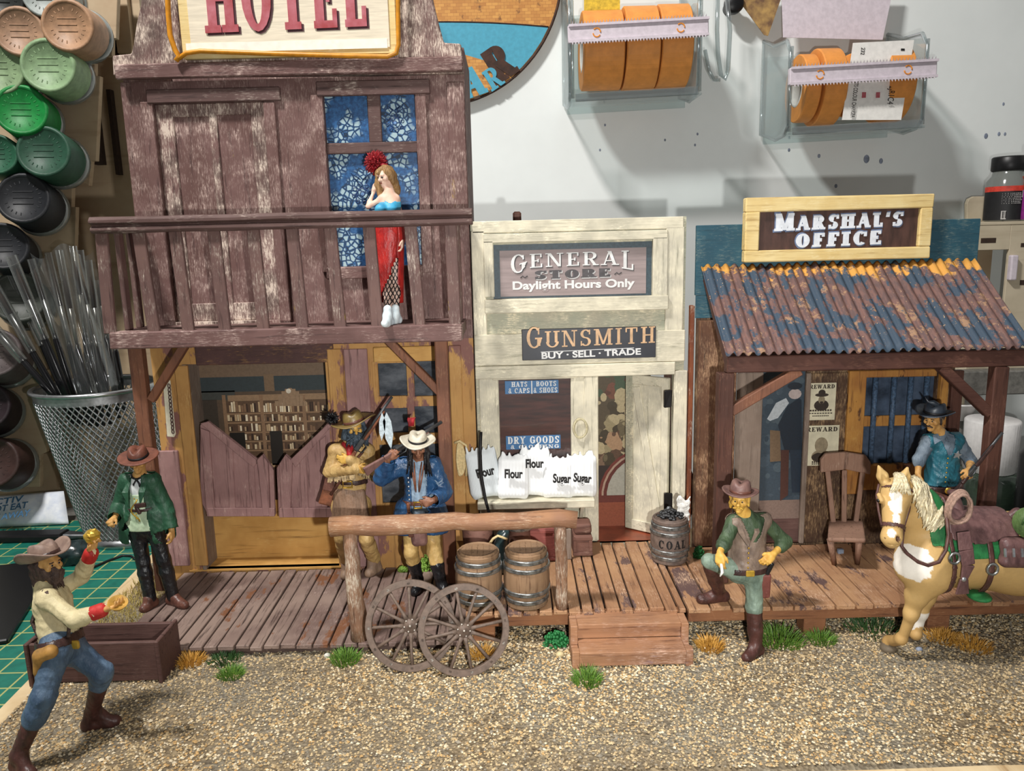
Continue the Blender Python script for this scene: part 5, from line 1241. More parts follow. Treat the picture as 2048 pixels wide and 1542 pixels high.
FOLD.update(shirt_cream=.005, denim=.005, coat_green=.004, trouser_black=.003, buckskin=.005, coat_blue=.006, shirt_greyblue=.006, breeches=.005, shirt_green=.005, trouser_sage=.005, vest_taupe=.004, vest_teal=.006, shirt_bluegrey=.006, trouser_navy=.006, boot_brown=.003, boot_black=.003, vest_mint=.003, beard_brown=.012, beard_blue=.012, hair_black=.008, hair_blond=.006, hair_gold=.007, skin=0, dress_red=.004, saddle_leather=.003, bedroll_green=.005)
class Fig:
    def __init__(s, label, J, face, skin, fwd=(0, -1, 0), size=1.0, up=(0, 0, 1), base=None):
        s.J = J; s.k = size; s.fw = V(fwd).normalized(); s.face = V(face).normalized()
        u = V(up); s.hr = s.face.cross(u).normalized(); s.hu = s.hr.cross(s.face); s.sk = skin
        b = base or V(((J['anR'].x + J['anL'].x) / 2, (J['anR'].y + J['anL'].y) / 2, min(J['toeR'].z, J['toeL'].z) - .036))
        s.root = thing('person', label, 'person', b); s.fit()
        s.pel = (J['hipR'] + J['hipL']) / 2; s.chest = (J['shR'] + J['shL']) / 2
        s.sd = (J['shL'] - J['shR']).normalized()
    def fit(s):
        J = s.J; d = (J['shL'] - J['shR']).normalized() * .042 * s.k; J['shR'] = J['shR'] + d; J['shL'] = J['shL'] - d
    def h(s, r, f, u): return s.J['head'] + (s.hr * r + s.face * f + s.hu * u) * s.k
    def torso(s, t=0, belly=.124):
        k = s.k; J = s.J; n = s.fw; c = s.chest - (s.chest - s.pel) * .16; w = s.chest.lerp(s.pel, .62)
        return [cap(w, c, (belly + t), (.142 + t) * k, .05, n, .74), cap(s.pel, w, (.132 + t) * k, (belly + t), .06, n, .78), cap(J['shR'], J['shL'], (.060 + t) * k, None, .045), cap(c, J['neck'], .08 + t, .055 + t, .05)]
    def arm(s, S, t=0, a=.047, b=.038, c=.027):
        J = s.J; k = s.k; e = J['el' + S]; w = J['wr' + S]; m = e.lerp(w, .3)
        return [cap(J['sh' + S], e, (a + t) * k, (b + t) * k, .03), cap(e, m, (b + t) * k, (b + .002 + t) * k, .02), cap(m, w, (b + .002 + t) * k, (c + t) * k, .02)]
    def leg(s, S, t=0, a=.082, b=.054, c=.040):
        J = s.J; k = s.k; kn = J['kn' + S]; an = J['an' + S]; cf = kn.lerp(an, .32)
        return [cap(J['hip' + S], kn, (a + t) * k, (b + t) * k, .04), cap(kn, cf, (b + t) * k, (b + .004 + t) * k, .03), cap(cf, an, (b + .004 + t) * k, (c + t) * k, .03)]
    def hips(s, t=0): return [cap(s.J['hipR'], s.J['hipL'], (.095 + t) * s.k, None, .05, s.fw, .95), cap(s.pel, s.pel.lerp(s.chest, .25), (.13 + t) * s.k, (.125 + t) * s.k, .05, s.fw, .75)]
    def foot(s, S, t=0, heel=.0):
        an = s.J['an' + S]; toe = s.J['toe' + S]; d = (toe - an); d.z = 0; d.normalize(); z = toe.z; k = s.k
        hl = V((an.x, an.y, z)) - d * .045
        return [cap(an, hl + V((0, 0, .01)), .042 + t, .040 + t, .02), cap(hl, toe, .038 + t, .034 + t, .02), cap(an + d * .03, toe - d * .05, .04 + t, .034 + t, .03)]
    def hand(s, S, d, pn, thumb, curl=.5, spread=.2, sc=1.0):
        w = s.J['wr' + S]; d = V(d).normalized(); pn = V(pn); pn = (pn - d * pn.dot(d)).normalized(); sd = d.cross(pn); k = s.k * sc * 1.08
        if sd.dot(V(thumb)) < 0: sd = -sd
        P = [cap(w, w + d * .03 * k, .026 * k, .028 * k, .015)]
        for i, (o, L, b) in enumerate(((.030, .070, .088), (.010, .078, .092), (-.011, .072, .088), (-.030, .056, .080))):
            r = (.0118 - .0008 * i) * k; p = w + d * b * k + sd * o * k; P.append(cap(w + d * .03 * k + sd * o * .7 * k, p, .020 * k, .0155 * k, .010))
            dd = (d + sd * o * spread * 6).normalized(); a = curl * (1.0 + .12 * i)
            for j, f in enumerate((.44, .32, .26)):
                th = a * (.75 if j == 0 else 1.15); dd = (dd * math.cos(th) + pn * math.sin(th)).normalized() if j == 0 else (Matrix.Rotation(th, 3, dd.cross(pn)) @ dd if dd.cross(pn).length > 1e-3 else dd)
                q = p + dd * L * f * k; P.append(cap(p, q, r * (1 - .08 * j), r * (.93 - .08 * j), .004)); p = q
        p = w + d * .028 * k + sd * .026 * k; d1 = (d * .7 + sd * .6 + pn * .35).normalized(); q = p + d1 * .04 * k; P.append(cap(p, q, .016 * k, .0125 * k, .008))
        d2 = (d * .85 + sd * .1 + pn * (.25 + curl * .5)).normalized(); P.append(cap(q, q + d2 * .034 * k, .0125 * k, .010 * k, .004))
        return P
    def headp(s):
        h = s.h; k = s.k
        R = Matrix((s.hr, s.face, s.hu)).transposed()
        P = [ell(h(0, -.005, .025), (.076 * k, .094 * k, .094 * k), .02, R), cap(h(0, .025, -.03), h(0, .052, -.088), .058 * k, .034 * k, .03), ell(h(0, .076, -.092), .021 * k, .02),
             cap(h(0, .090, .012), h(0, .112, -.026), .011 * k, .016 * k, .012), ell(h(.016, .094, -.03), .010 * k, .008), ell(h(-.016, .094, -.03), .010 * k, .008),
             cap(h(-.04, .076, .026), h(.04, .076, .026), .017 * k, None, .014), cap(h(-.020, .088, -.056), h(.020, .088, -.056), .009 * k, None, .008), cap(h(-.016, .086, -.068), h(.016, .086, -.068), .009 * k, None, .008),
             ell(h(.05, .06, -.02), .024 * k, .02), ell(h(-.05, .06, -.02), .024 * k, .02),
             ell(h(.031, .096, .002), .014 * k, .012, None, True), ell(h(-.031, .096, .002), .014 * k, .012, None, True),
             ell(h(.078, -.005, -.005), (.013 * k, .024 * k, .034 * k), .008, R), ell(h(-.078, -.005, -.005), (.013 * k, .024 * k, .034 * k), .008, R)]
        return P
    def body(s, hands, extra=(), res=.0095, feet=True):
        J = s.J; P = s.headp() + [cap(s.h(0, -.02, -.06), J['neck'] + V((0, 0, -.03)), .052 * s.k, .058 * s.k, .03)] + s.torso() + s.hips()
        for S in 'RL': P += s.arm(S) + s.leg(S) + (s.foot(S) if feet else [])
        for h in hands: P += h
        o = solid('body', P + list(extra), s.sk, s.root, res)
        for q in (-1, 1):
            m = MB(); m.ell(s.h(.031 * q, .079, .002), (.0096 * s.k,) * 3, 10, 7); e = m.build('eye', 'eye_white', s.root)
            m = MB(); m.ell(s.h(.031 * q,   .0852, .001), (.0078 * s.k,) * 3, 8, 6); m.build('pupil', 'pupil', e)
            m = MB(); m.tube([s.h((.031 + .022 * t) * q, .092 - .006 * abs(t), .024 + .004 * (t < 0)) for t in (-1, 0, 1)], .006 * s.k, 6); m.build('eyebrow', s.hair if hasattr(s, 'hair') else 'pupil', s.root)
        return o
    def part(s, name, prims, mat, res=.011): return solid(name, prims, mat, s.root, res)
    def hat(s, br, bf, cr, ch, curl, mat, band, crease=.035, up=None, fw=None, base=.075, droop=0.0, tilt=0.0, back=-.012, taper=.86, brim_wave=0.0):
        u = (s.hu * math.cos(tilt) + s.face * math.sin(tilt)) if up is None else V(up).normalized(); f = s.face if fw is None else V(fw); f = (f - u * f.dot(u)).normalized(); r = f.cross(u)
        c = s.h(0, back, base); m = MB(); n = 40; vs = []; rings = 7; k = s.k
        for j in range(rings + 1):
            q = j / rings
            for i in range(n):
                t = 2 * PI * i / n; ex = (cr + (br - cr) * q) * k; ey = (cr * 1.12 + (bf - cr * 1.12) * q) * k
                z = curl * abs(math.cos(t)) ** 2.2 * q ** 1.8 - droop * abs(math.sin(t)) ** 2 * q ** 1.5 + brim_wave * math.sin(3 * t + 1) * q
                vs.append(c + r * ex * math.cos(t) + f * ey * math.sin(t) + u * z * k)
        b0 = len(vs)
        prof = [(1, 0), (1.0, .25), (.97, .55), (taper, .88), (taper * .86, .98), (taper * .55, 1.0), (.02, .98)]
        for a, hh in prof:
            for i in range(n):
                t = 2 * PI * i / n; x = cr * a * math.cos(t); y = cr * 1.12 * a * math.sin(t); top = max(0, (hh - .6) / .4)
                z = ch * hh - crease * top * math.exp(-(x / (cr * .42)) ** 2) - .2 * crease * top * (y > 0) * y / cr
                pin = 1 - .12 * top * math.exp(-((y - cr * .8) / (cr * .5)) ** 2) if crease else 1
                vs.append(c + r * x * pin * k + f * y * k + u * z * k)
        fs = [(j * n + i, j * n + (i + 1) % n, (j + 1) * n + (i + 1) % n, (j + 1) * n + i) for j in range(rings) for i in range(n)]
        fs += [(b0 + j * n + i, b0 + (j + 1) * n + i, b0 + (j + 1) * n + (i + 1) % n, b0 + j * n + (i + 1) % n) for j in range(len(prof) - 1) for i in range(n)]
        m.add(vs, fs, True); ho = m.build('hat', mat, s.root, solid=.012)
        m = MB(); vs = []
        for hh in (.02, .28):
            for i in range(n): t = 2 * PI * i / n; vs.append(c + r * (cr + .007) * math.cos(t) * k + f * (cr * 1.12 + .007) * math.sin(t) * k + u * ch * hh * k)
        m.add(vs, [(i, (i + 1) % n, n + (i + 1) % n, n + i) for i in range(n)], True); m.build('hat_band', band, ho, solid=.006)
        return ho
    def belt(s, at, mat, t=.03, hgt=.05, buckle='brass', name='belt', rad=None):
        c = s.pel.lerp(s.chest, at); up = (s.chest - s.pel).normalized()
        o = patch(name, s.torso() + s.hips(), t, lambda P: np.abs(dot(P, c, up)) < hgt / 2, mat, s.root, .010, .012)
        return o
    def strands(s, name, starts, ends, mat, r=.012, mid=None, n=5):
        m = MB()
        for a, b in zip(starts, ends):
            a, b = V(a), V(b); md = (a + b) / 2 + (V(mid) if mid else V((0, 0, 0))) + V((random.uniform(-.01, .01), random.uniform(-.01, .01), 0))
            pts = [a * (1 - t) ** 2 + md * 2 * t * (1 - t) + b * t * t for t in [i / 5 for i in range(6)]]; m.tube(pts, [r, r * 1.2, r * 1.1, r, r * .8, r * .3], n)
        return m.build(name, mat, s.root)
def rifle(name, label, butt, muzzle, mats=('rifle_wood', 'gun_metal'), stock=.34, up=(0, 0, 1), dark=False, r=.016):
    a, b = V(butt), V(muzzle); d = (b - a).normalized(); u = V(up); rr = d.cross(u).normalized(); u = rr.cross(d); L = (b - a).length
    t = thing(name, label, 'rifle', a, 'long guns'); q = lambda f, v=0: a + d * L * f + u * v
    m = MB(); m.beam(q(0, -.03), q(stock * .62, -.008), .034, .115, u, .032, .05); m.beam(q(stock * .62, -.008), q(stock, 0), .032, .05, u, .034, .045); m.build('stock', mats[0], t, bevel=.01, seg=2)
    m = MB(); m.beam(q(stock, .004), q(stock + .16, .004), .036, .06, u); m.build('receiver', mats[1], t, bevel=.008)
    m = MB(); m.beam(q(stock + .16, -.010), q(.82, -.008), .034, .034, u, .026, .024); m.build('fore_end', mats[0], t, bevel=.008)
    m = MB(); m.tube([q(stock + .14, .014), q(1, .014)], r, 10); m.build('barrel', mats[1], t)
    m = MB(); m.tube([q(stock + .01, -.02), q(stock + .02, -.07), q(stock + .10, -.075), q(stock + .13, -.025)], .007, 6); m.build('trigger_guard', mats[1], t)
    return t
plain('rifle_wood', (136, 82, 56), .45, 0, .2, 12)
cloth('leather_brown', (104, 66, 54), (80, 50, 42), .4, .3, 12); cloth('leather_dark', (66, 44, 40), (48, 32, 30), .38, .3, 12); cloth('boot_black', (26, 26, 30), (18, 18, 20), .3, .5, 10, .6)
def bows(f, c, d, w, mat, name='bow_tie'):
    m = MB(); r = f.sd
    m.ell(c, (.016,) * 3, 8, 6)
    for s in (-1, 1): m.tube([c, c + r * s * .03 + V((0, -.005, -.05)), c + r * s * .022 + V((0, -.004, -.12))], [.009, .013, .008], 6)
    for s in (-1, 1): m.tube([c, c + r * s * .045 + V((0, .01, .016)), c + r * s * .075 + V((0, .05, .045))], [.012, .012, .01], 6)
    return m.build(name, mat, f.root)
def toe(px, py, z, r=.036): p = PZ(px, py, z); return V((p.x, p.y, z + r))

# ---- 1: the man in the green coat
cloth('coat_green', (42, 84, 60), (30, 64, 46), .5, .5); cloth('vest_mint', (186, 204, 172), (160, 182, 150), .55, .5); cloth('trouser_black', (26, 27, 30), (16, 16, 20), .35, .9, 7, .6); cloth('shirt_white', (222, 226, 222), (196, 204, 206), .6, .3); cloth('hat_brown', (122, 74, 58), (100, 60, 48), .5, .15); plain('band_black', (26, 24, 26), .5); plain('gold', (222, 182, 74), .3, .6)
Y0 = 7.98
J = dict(head=PY(277, 922, Y0 - .03), neck=PY(279, 950, Y0), shR=PY(247, 962, Y0 + .02), shL=PY(312, 960, Y0 + .02), elR=PY(239, 1012, Y0 + .04), elL=PY(330, 1012, Y0 + .03), wrR=PY(229, 1036, Y0 - .16), wrL=PY(343, 1058, Y0 - .04),
         hipR=PY(273, 1052, Y0), hipL=PY(307, 1052, Y0), knR=PY(286, 1122, Y0 - .05), knL=PY(328, 1120, Y0 - .03))
J['toeR'] = toe(288, 1224, ZH); J['toeL'] = toe(370, 1216, ZH); J['anR'] = PY(300, 1196, J['toeR'].y + .10); J['anL'] = PY(346, 1193, J['toeL'].y + .09)
f = Fig('man in a green coat and brown wide hat standing on the hotel boardwalk', J, (.06, -1, -.10), 'skin_tan')
f.hair = 'leather_dark'
hd = [f.hand('R', (-.1, -1, -.15), (.3, 0, -1), (0, 0, 1), 1.35), f.hand('L', (.05, -.15, -1), (-1, 0, 0), (0, -1, 0), .45)]
f.body(hd)
f.part('trousers', f.hips(.02) + [p for S in 'RL' for p in f.leg(S, .016, c=.048)], 'trouser_black')
for S in 'RL': f.part('shoe', f.foot(S, .012) , 'leather_brown', .010)
f.part('shirt', f.torso(.008), 'shirt_white')
c0 = f.chest; fx = f.sd
f_vest = patch('vest', f.torso() + f.hips(), .022, lambda P: (dot(P, J['neck'], (0, 0, 1)) < -.02 - .0) & (P[:, 2] > f.pel.z - .02) & ((np.abs(dot(P, c0, fx)) > .045 + .55 * (dot(P, c0, (0, 0, 1)) + .12)) | (dot(P, c0, (0, 0, 1)) < -.12) | (dot(P, c0, f.fw) < 0)), 'vest_mint', f.root)
sl = [p for S in 'RL' for p in f.arm(S, .012, .048, .040, .032)]
skirt = [cap(J['hipR'] + V((-.04, .02, .1)), J['hipR'] + V((-.05, .03, -.10)), .11, .125, .06), cap(J['hipL'] + V((.04, .02, .1)), J['hipL'] + V((.06, .03, -.10)), .11, .125, .06)]
def coatmask(P):
    z = dot(P, c0, (0, 0, 1)); x = dot(P, c0, fx); fr = dot(P, c0, f.fw); w = np.where(z > -.1, .06, .06 + .12 * (-.1 - z))
    arm = (np.abs(x) > .17); op = (np.abs(x) < w) & (fr > 0.0)
    return (arm | ~op) & (P[:, 2] > f.pel.z - .17) & ((P[:, 2] < J['neck'].z + .02) | arm) & cut(P, J['wrR'], J['elR']) & cut(P, J['wrL'], J['elL'])
patch('coat', f.torso() + skirt + sl, .028, coatmask, 'coat_green', f.root)
for s in (-1, 1):
    m = MB(); a = J['neck'] + fx * s * .06 + f.fw * .035 + V((0, 0, .0)); b = c0 + fx * s * .075 + f.fw * .165 + V((0, 0, -.08)); c = c0 + fx * s * .06 + f.fw * .175 + V((0, 0, -.22))
    m.add([a, a + fx * s * .05 + V((0, 0, -.04)), b + fx * s * .045, c, b - fx * s * .02], [(0, 1, 2, 4), (4, 2, 3)]); m.build('lapel', 'coat_green', f.root, solid=.012)
m = MB(); m.tube([c0 + f.fw * (.145 + .03 * math.sin(t)) + fx * (-.01 + .03 * math.cos(t * 2)) + V((0, 0, -.16 - .075 * t)) for t in [i * .3 for i in range(12)]], .008, 6); m.build('watch_chain', 'gold', f.root)
f.belt(.42, 'leather_dark', .032, .04)
m = MB(); c = f.pel.lerp(f.chest, .5) + f.fw * .17 + fx * .05; m.beam(c + fx * .07 + V((0, 0, .04)), c - fx * .05 + V((0, 0, .03)), .03, .05); m.beam(c - fx * .04 + V((0, 0, .03)), c + V((0, 0, -.06)) + fx * .0, .028, .035); m.build('revolver', 'leather_dark', f.root, bevel=.01, seg=2)
m = MB()
for i in range(5): m.ell(c0 + f.fw * (.16) + V((0, 0, -.15 - i * .055)), (.008,) * 3, 8, 6)
m.build('vest_buttons', 'brass', f.root)
bows(f, J['neck'] + f.fw * .075 + V((0, 0, -.025)), None, 0, 'band_black')
f.hat(.205, .19, .092, .115, .012, 'hat_brown', 'band_black', .04, base=.045, tilt=.16)

# ---- 2: the bearded miner with the nugget
cloth('shirt_cream', (218, 204, 160), (190, 178, 138), .6, .7, 8); cloth('denim', (84, 106, 128), (62, 82, 106), .55, .8, 8); cloth('boot_brown', (84, 52, 46), (62, 40, 36), .42, .4, 10); cloth('hat_taupe', (150, 126, 112), (124, 102, 92), .55, .25); cloth('beard_brown', (92, 74, 66), (66, 52, 48), .7, .9, 24); cloth('cuff_red', (188, 44, 38), (160, 34, 32), .6, .2); plain('pouch_ochre', (196, 146, 74), .6, 0, .15, 10); plain('pan_gold', (206, 160, 72), .5, 0, .15, 10)
J = dict(head=PY(96, 1128, 5.85), neck=PY(86, 1166, 5.85), shR=PY(92, 1200, 5.66), shL=PY(112, 1182, 6.06), elR=PY(150, 1240, 5.58), elL=PY(162, 1154, 6.12), wrR=PY(205, 1220, 5.62), wrL=PY(183, 1105, 6.02),
         hipR=PY(112, 1300, 5.66), hipL=PY(134, 1290, 5.88), knR=PY(88, 1392, 5.50), knL=PY(204, 1345, 5.84))
J['toeL'] = toe(232, 1449, 0); J['toeR'] = toe(62, 1556, 0); J['anL'] = PY(184, 1424, 5.96); J['anR'] = PY(36, 1510, 5.42)
f = Fig('crouching bearded miner in cream shirt holding up a gold nugget', J, (.95, -.35, .10), 'skin_tan', fwd=(.93, -.25, 0))
f.hair = 'beard_brown'
hd = [f.hand('R', (1, .1, .25), (0, .2, 1), (0, 1, .3), .35), f.hand('L', (.25, 0, 1), (.9, -.3, 0), (-.2, -1, 0), .75)]
f.body(hd)
f.part('trousers', f.hips(.034) + f.leg('R', .03)[:2] + [cap(J['knR'], J['knR'].lerp(J['anR'], .42), .09, .082, .03)] + f.leg('L', .03)[:1] + [cap(J['knL'], J['knL'].lerp(J['anL'], .25), .09, .084, .03)], 'denim', .012)
for S, s0 in (('R', .35), ('L', .2)):
    a = J['kn' + S].lerp(J['an' + S], s0); f.part('boot', [cap(a, J['an' + S], .074, .058, .02)] + f.foot(S, .016), 'boot_brown', .011)
f.part('shirt', f.torso(.022) + f.hips(.012)[1:] + [p for S in 'RL' for p in f.arm(S, .018, .052, .046, .032)], 'shirt_cream', .011)
for S in 'RL':
    w = J['wr' + S]; d = (w - J['el' + S]).normalized(); f.part('cuff', [cap(w - d * .07, w - d * .01, .058, .058, .01)], 'cuff_red', .009)
random.seed(5)
f.part('beard', [cap(f.h(0, .06, -.06), f.h(0, .055, -.15), .058, .04, .03), cap(f.h(-.05, .03, -.04), f.h(-.03, .05, -.12), .035, .03, .03), cap(f.h(.05, .03, -.04), f.h(.03, .05, -.12), .035, .03, .03), cap(f.h(-.04, -.08, .0), f.h(-.05, -.08, -.13), .06, .05, .04), cap(f.h(.04, -.08, .0), f.h(.05, -.08, -.13), .06, .05, .04), cap(f.h(0, -.09, 0), f.h(0, -.10, -.15), .06, .05, .04), cap(f.h(.074, -.02, .03), f.h(.074, .0, -.08), .026, .03, .03), cap(f.h(-.074, -.02, .03), f.h(-.074, .0, -.08), .026, .03, .03)], 'beard_brown', .010)
f.strands('beard_strands', [f.h(random.uniform(-.06, .06), random.uniform(.03, .09), random.uniform(-.09, -.04)) for _ in range(40)], [f.h(random.uniform(-.05, .05), random.uniform(.04, .09), random.uniform(-.21, -.15)) for _ in range(40)], 'beard_brown', .010)
f.belt(.16, 'leather_dark', .045, .075)
m = MB(); c = f.pel.lerp(f.chest, .16) + f.fw * .18 + V((0, -.05, 0)); m.beam(c + V((0, 0, -.035)), c + V((0, 0, .035)), .07, .03, up=(0, 1, 0)); m.build('buckle', 'gold', f.root, bevel=.01)
cR = J['hipR'] + V((-.03, -.115, 0.02))
f.part('holster_pouch', [cap(cR + V((.06, 0, .03)), cR + V((-.02, 0, 0)), .055, .05, .03), cap(cR + V((-.03, 0, 0)), cR + V((-.06, 0, -.14)), .045, .035, .03)], 'pouch_ochre', .010)
m = MB(); m.tube([J['shR'] + V((0, -.02, .078)), J['shR'] + V((-.075, .0, -.03)), f.chest + V((-.15, -.05, -.2)), f.pel + V((-.1, -.1, .14))], .017, 6); m.tube([J['shR'] + V((0.02, -.03, .078)), J['shR'] + V((.1, -.06, -.06)), f.chest + V((.17, -.1, -.22)), f.pel + V((.13, -.1, .14))], .014, 6); m.build('braces', 'beard_brown', f.root)
f.hat(.20, .20, .10, .13, .105, 'hat_taupe', 'leather_dark', .045, base=.055, tilt=-.22, droop=.0)
p = J['wrL'] + V((.03, -.01, .145)); t = thing('gold_nugget', 'lumpy gold nugget held up in the miner\'s raised hand', 'gold nugget', p)
random.seed(8); m = MB(); m.ell((0, 0, 0), (.062, .06, .06), 9, 7); m.v = [v * random.uniform(.85, 1.12) for v in m.v]; m.sm = [False] * len(m.sm); m.build('nugget', 'gold', t, local=True)
p = J['wrR'] + V((.125, .0, .05)); m = MB(); m.lathe([(.001, -.02), (.05, -.018), (.07, .015), (.074, .015), (.05, -.03), (.001, -.032)], (0, 0, 0), n=24); o = m.build('gold_pan', 'pan_gold', None, local=True); o.location = p; o.rotation_euler = (.4, .3, 0); tag(o, "small ochre pan in the miner's lowered hand", 'pan')

# ---- 3: the woman on the balcony
cloth('bodice_blue', (72, 170, 206), (54, 146, 188), .5, .2); cloth('dress_red', (176, 34, 28), (140, 22, 22), .45, .5, 14, .5); cloth('hair_blond', (164, 128, 82), (122, 90, 54), .45, .5, 16, stretch=(6, 6, .6)); cloth('boots_white', (216, 226, 228), (190, 204, 212), .5, .1); cloth('feather_red', (158, 26, 34), (110, 16, 26), .6, .6, 20)
def net_mat():
    t = NT('fishnet'); sep = t.n('ShaderNodeSeparateXYZ'); t.link(t.co.outputs['Object'], sep.inputs[0]); f_ = None
    for s in (1, -1):
        a = t.math('ADD', t.math('MULTIPLY', sep.outputs[0], 26 * s), t.math('MULTIPLY', sep.outputs[2], 13)); fr = t.math('LESS_THAN', t.math('FRACT', a), .3); f_ = fr if f_ is None else t.math('MAXIMUM', f_, fr)
    t.color(t.mix(f_, rgb(206, 176, 160), rgb(20, 18, 20))); t.rough(.5); t.done('fishnet')
net_mat()
Yw = 8.52; zf_ = zb1
J = dict(head=PY(771, 352, Yw), neck=PY(778, 384, Yw), shR=PY(757, 397, Yw - .04), shL=PY(799, 397, Yw + .02), elR=PY(736, 413, Yw - .02), elL=PY(806, 445, Yw + .03), wrR=PY(747, 384, Yw + .05), wrL=PY(803, 478, Yw - .03), hipR=PY(765, 492, Yw), hipL=PY(790, 492, Yw), knR=PY(776, 568, Yw - .04), knL=PY(791, 566, Yw - .02))
J['toeR'] = toe(770, 656, zf_, .047); J['toeL'] = toe(783, 652, zf_, .047); J['anR'] = PY(776, 632, J['toeR'].y + .1); J['anL'] = PY(791, 630, J['toeL'].y + .09)
f = Fig('woman with long hair in a red and blue dress on the hotel balcony', J, (-.62, -.75, -.28), 'skin_pale', size=.90, fwd=(-.25, -1, 0)); f.hair = 'hair_blond'
hd = [f.hand('R', (.22, .0, 1), (.8, .4, 0), (0, -1, 0), .3, sc=.9), f.hand('L', (.0, -.2, -1), (-1, -.2, 0), (0, -1, 0), .4)]
P_ = f.headp() + [cap(f.h(0, -.02, -.06), J['neck'], .042, .046, .03), cap(f.pel, f.pel.lerp(f.chest, .45), .12, .085, .06, f.fw, .8), cap(f.pel.lerp(f.chest, .45), f.chest + V((0, 0, -.07)), .085, .115, .05, f.fw, .75), cap(J['shR'], J['shL'], .042, None, .04), cap(f.chest + V((0, 0, -.05)), J['neck'], .07, .045, .05)]
for S in 'RL': P_ += f.arm(S, -.012) + f.leg(S, -.01, .070, .048, .036) + f.foot(S, -.004) + [ell(f.chest + f.sd * (.055 if S == 'L' else -.055) + f.fw * .085 + V((0, 0, -.12)), .055, .03)]
for h_ in hd: P_ += h_
solid('body', P_, 'skin_pale', f.root, .0095)
m = MB(); m.ell(f.h(.031, .088, .002), .010, 8, 6); m.ell(f.h(-.031, .088, .002), .010, 8, 6); m.build('eyes', 'pupil', f.root)
m = MB(); m.tube([f.h(-.018, .096, -.06), f.h(0, .102, -.06), f.h(.018, .096, -.06)], .007, 6); m.build('lips', 'lip', f.root)
bust = [cap(f.pel.lerp(f.chest, .45), f.chest + V((0, 0, -.07)), .085, .115, .05, f.fw, .75), cap(f.pel, f.pel.lerp(f.chest, .45), .12, .085, .06, f.fw, .8)] + [ell(f.chest + f.sd * s * .055 + f.fw * .085 + V((0, 0, -.12)), .055, .03) for s in (-1, 1)]
zt = PY(775, 404, Yw).z; zw = PY(775, 428, Yw).z
patch('bodice', bust, .014, lambda P: (P[:, 2] < zt + .5 * (np.abs(dot(P, f.chest, f.sd)) - .03) * (np.abs(dot(P, f.chest, f.sd)) < .06)) & (P[:, 2] > zw - .03), 'bodice_blue', f.root, .009)
# skirt with a slit
m = MB(); n = 44; rows = 22; vs = []; fs = []; zt_ = PY(775, 424, Yw).z; zbm = PY(775, 606, Yw).z
for j in range(rows + 1):
    v = j / rows; z = zt_ + (zbm - zt_) * v; c = f.pel.lerp(V((PY(776, 600, Yw).x, Yw, 0)), v) if v > .35 else f.chest.lerp(f.pel, .55).lerp(f.pel, v / .35)
    for i in range(n + 1):
        t = -.80 + 2 * PI * i / n; rx = .128 + .042 * math.sin(PI / 2 * min(1, v / .3)) - .035 * max(0, v - .4) + .012 * math.sin(5 * t + 1) * v; ry = rx * .82
        vs.append(V((c.x + rx * math.cos(t), Yw + ry * math.sin(t), z)))
for j in range(rows):
    v = j / rows; gap = max(0, (v - .48)) * 19
    for i in range(n):
        a = min(i, n - 1 - i)
        if (n - 1 - i) < gap or i < gap * .06: continue
        fs.append((j * (n + 1) + i, j * (n + 1) + i + 1, (j + 1) * (n + 1) + i + 1, (j + 1) * (n + 1) + i))
m.add(vs, fs, True); m.build('skirt', 'dress_red', f.root, solid=.012)
for S in 'RL': f.part('stocking', f.leg(S, .004, .070, .048, .036), 'fishnet', .010)
for S in 'RL': f.part('ankle_boot', [cap(J['an' + S] + V((0, 0, .07)), J['an' + S], .046, .044, .02)] + f.foot(S, .006) + [cap(J['an' + S] + V((.02, .05, -.04)), V((J['an' + S].x + .02, J['an' + S].y + .05, zf_ + .026)), .022, .02, .01)], 'boots_white', .009)
H = f.h
hp_ = [ell(H(0, -.02, .03), (.088, .088, .088), .02), cap(H(0, .04, .085), H(.01, .09, .06), .035, .025, .02)]
hp_ += [cap(H(.07, .04, .06), H(.085, .075, -.08), .03, .035, .02), cap(H(.085, .07, -.08), H(.05, .13, -.28), .036, .022, .02), cap(H(.08, .0, .03), H(.10, .02, -.2), .045, .05, .03), cap(H(.1, .02, -.2), H(.07, .06, -.36), .05, .02, .03), cap(H(.06, -.07, .0), H(.08, -.07, -.24), .055, .05, .03), cap(H(-.04, -.06, .0), H(-.02, -.09, -.2), .055, .05, .03), cap(H(.08, -.07, -.24), H(.1, -.05, -.38), .05, .02, .03), cap(H(-.075, .0, .05), H(-.075, -.02, -.08), .022, .025, .03)]
f.part('hair', hp_, 'hair_blond', .010)
random.seed(14)
f.strands('hair_strands', [H(random.uniform(.0, .09), random.uniform(-.06, .07), random.uniform(.05, .10)) for _ in range(26)], [H(random.uniform(.05, .14), random.uniform(-.06, .13), random.uniform(-.36, -.2)) for _ in range(26)], 'hair_blond', .011, mid=(.06, -.03, .03))
c = PY(752, 326, Yw + .12); m = MB()
for _ in range(300):
    d = V((random.gauss(0, 1), random.gauss(0, 1), random.gauss(0, 1))).normalized(); a = c + V((d.x * .07, d.y * .06, d.z * .075)); m.tube([a, a + d * .03 + V((random.uniform(-.015, .015), 0, random.uniform(-.015, .015))), a + d * random.uniform(.045, .07)], [.012, .010, .003], 4)
m.tube([c + V((0, .02, 0)), f.h(0, -.06, .09)], .03, 6); m.ell(c, (.085, .07, .09), 10, 8); m.build('feather_headdress', 'feather_red', f.root)

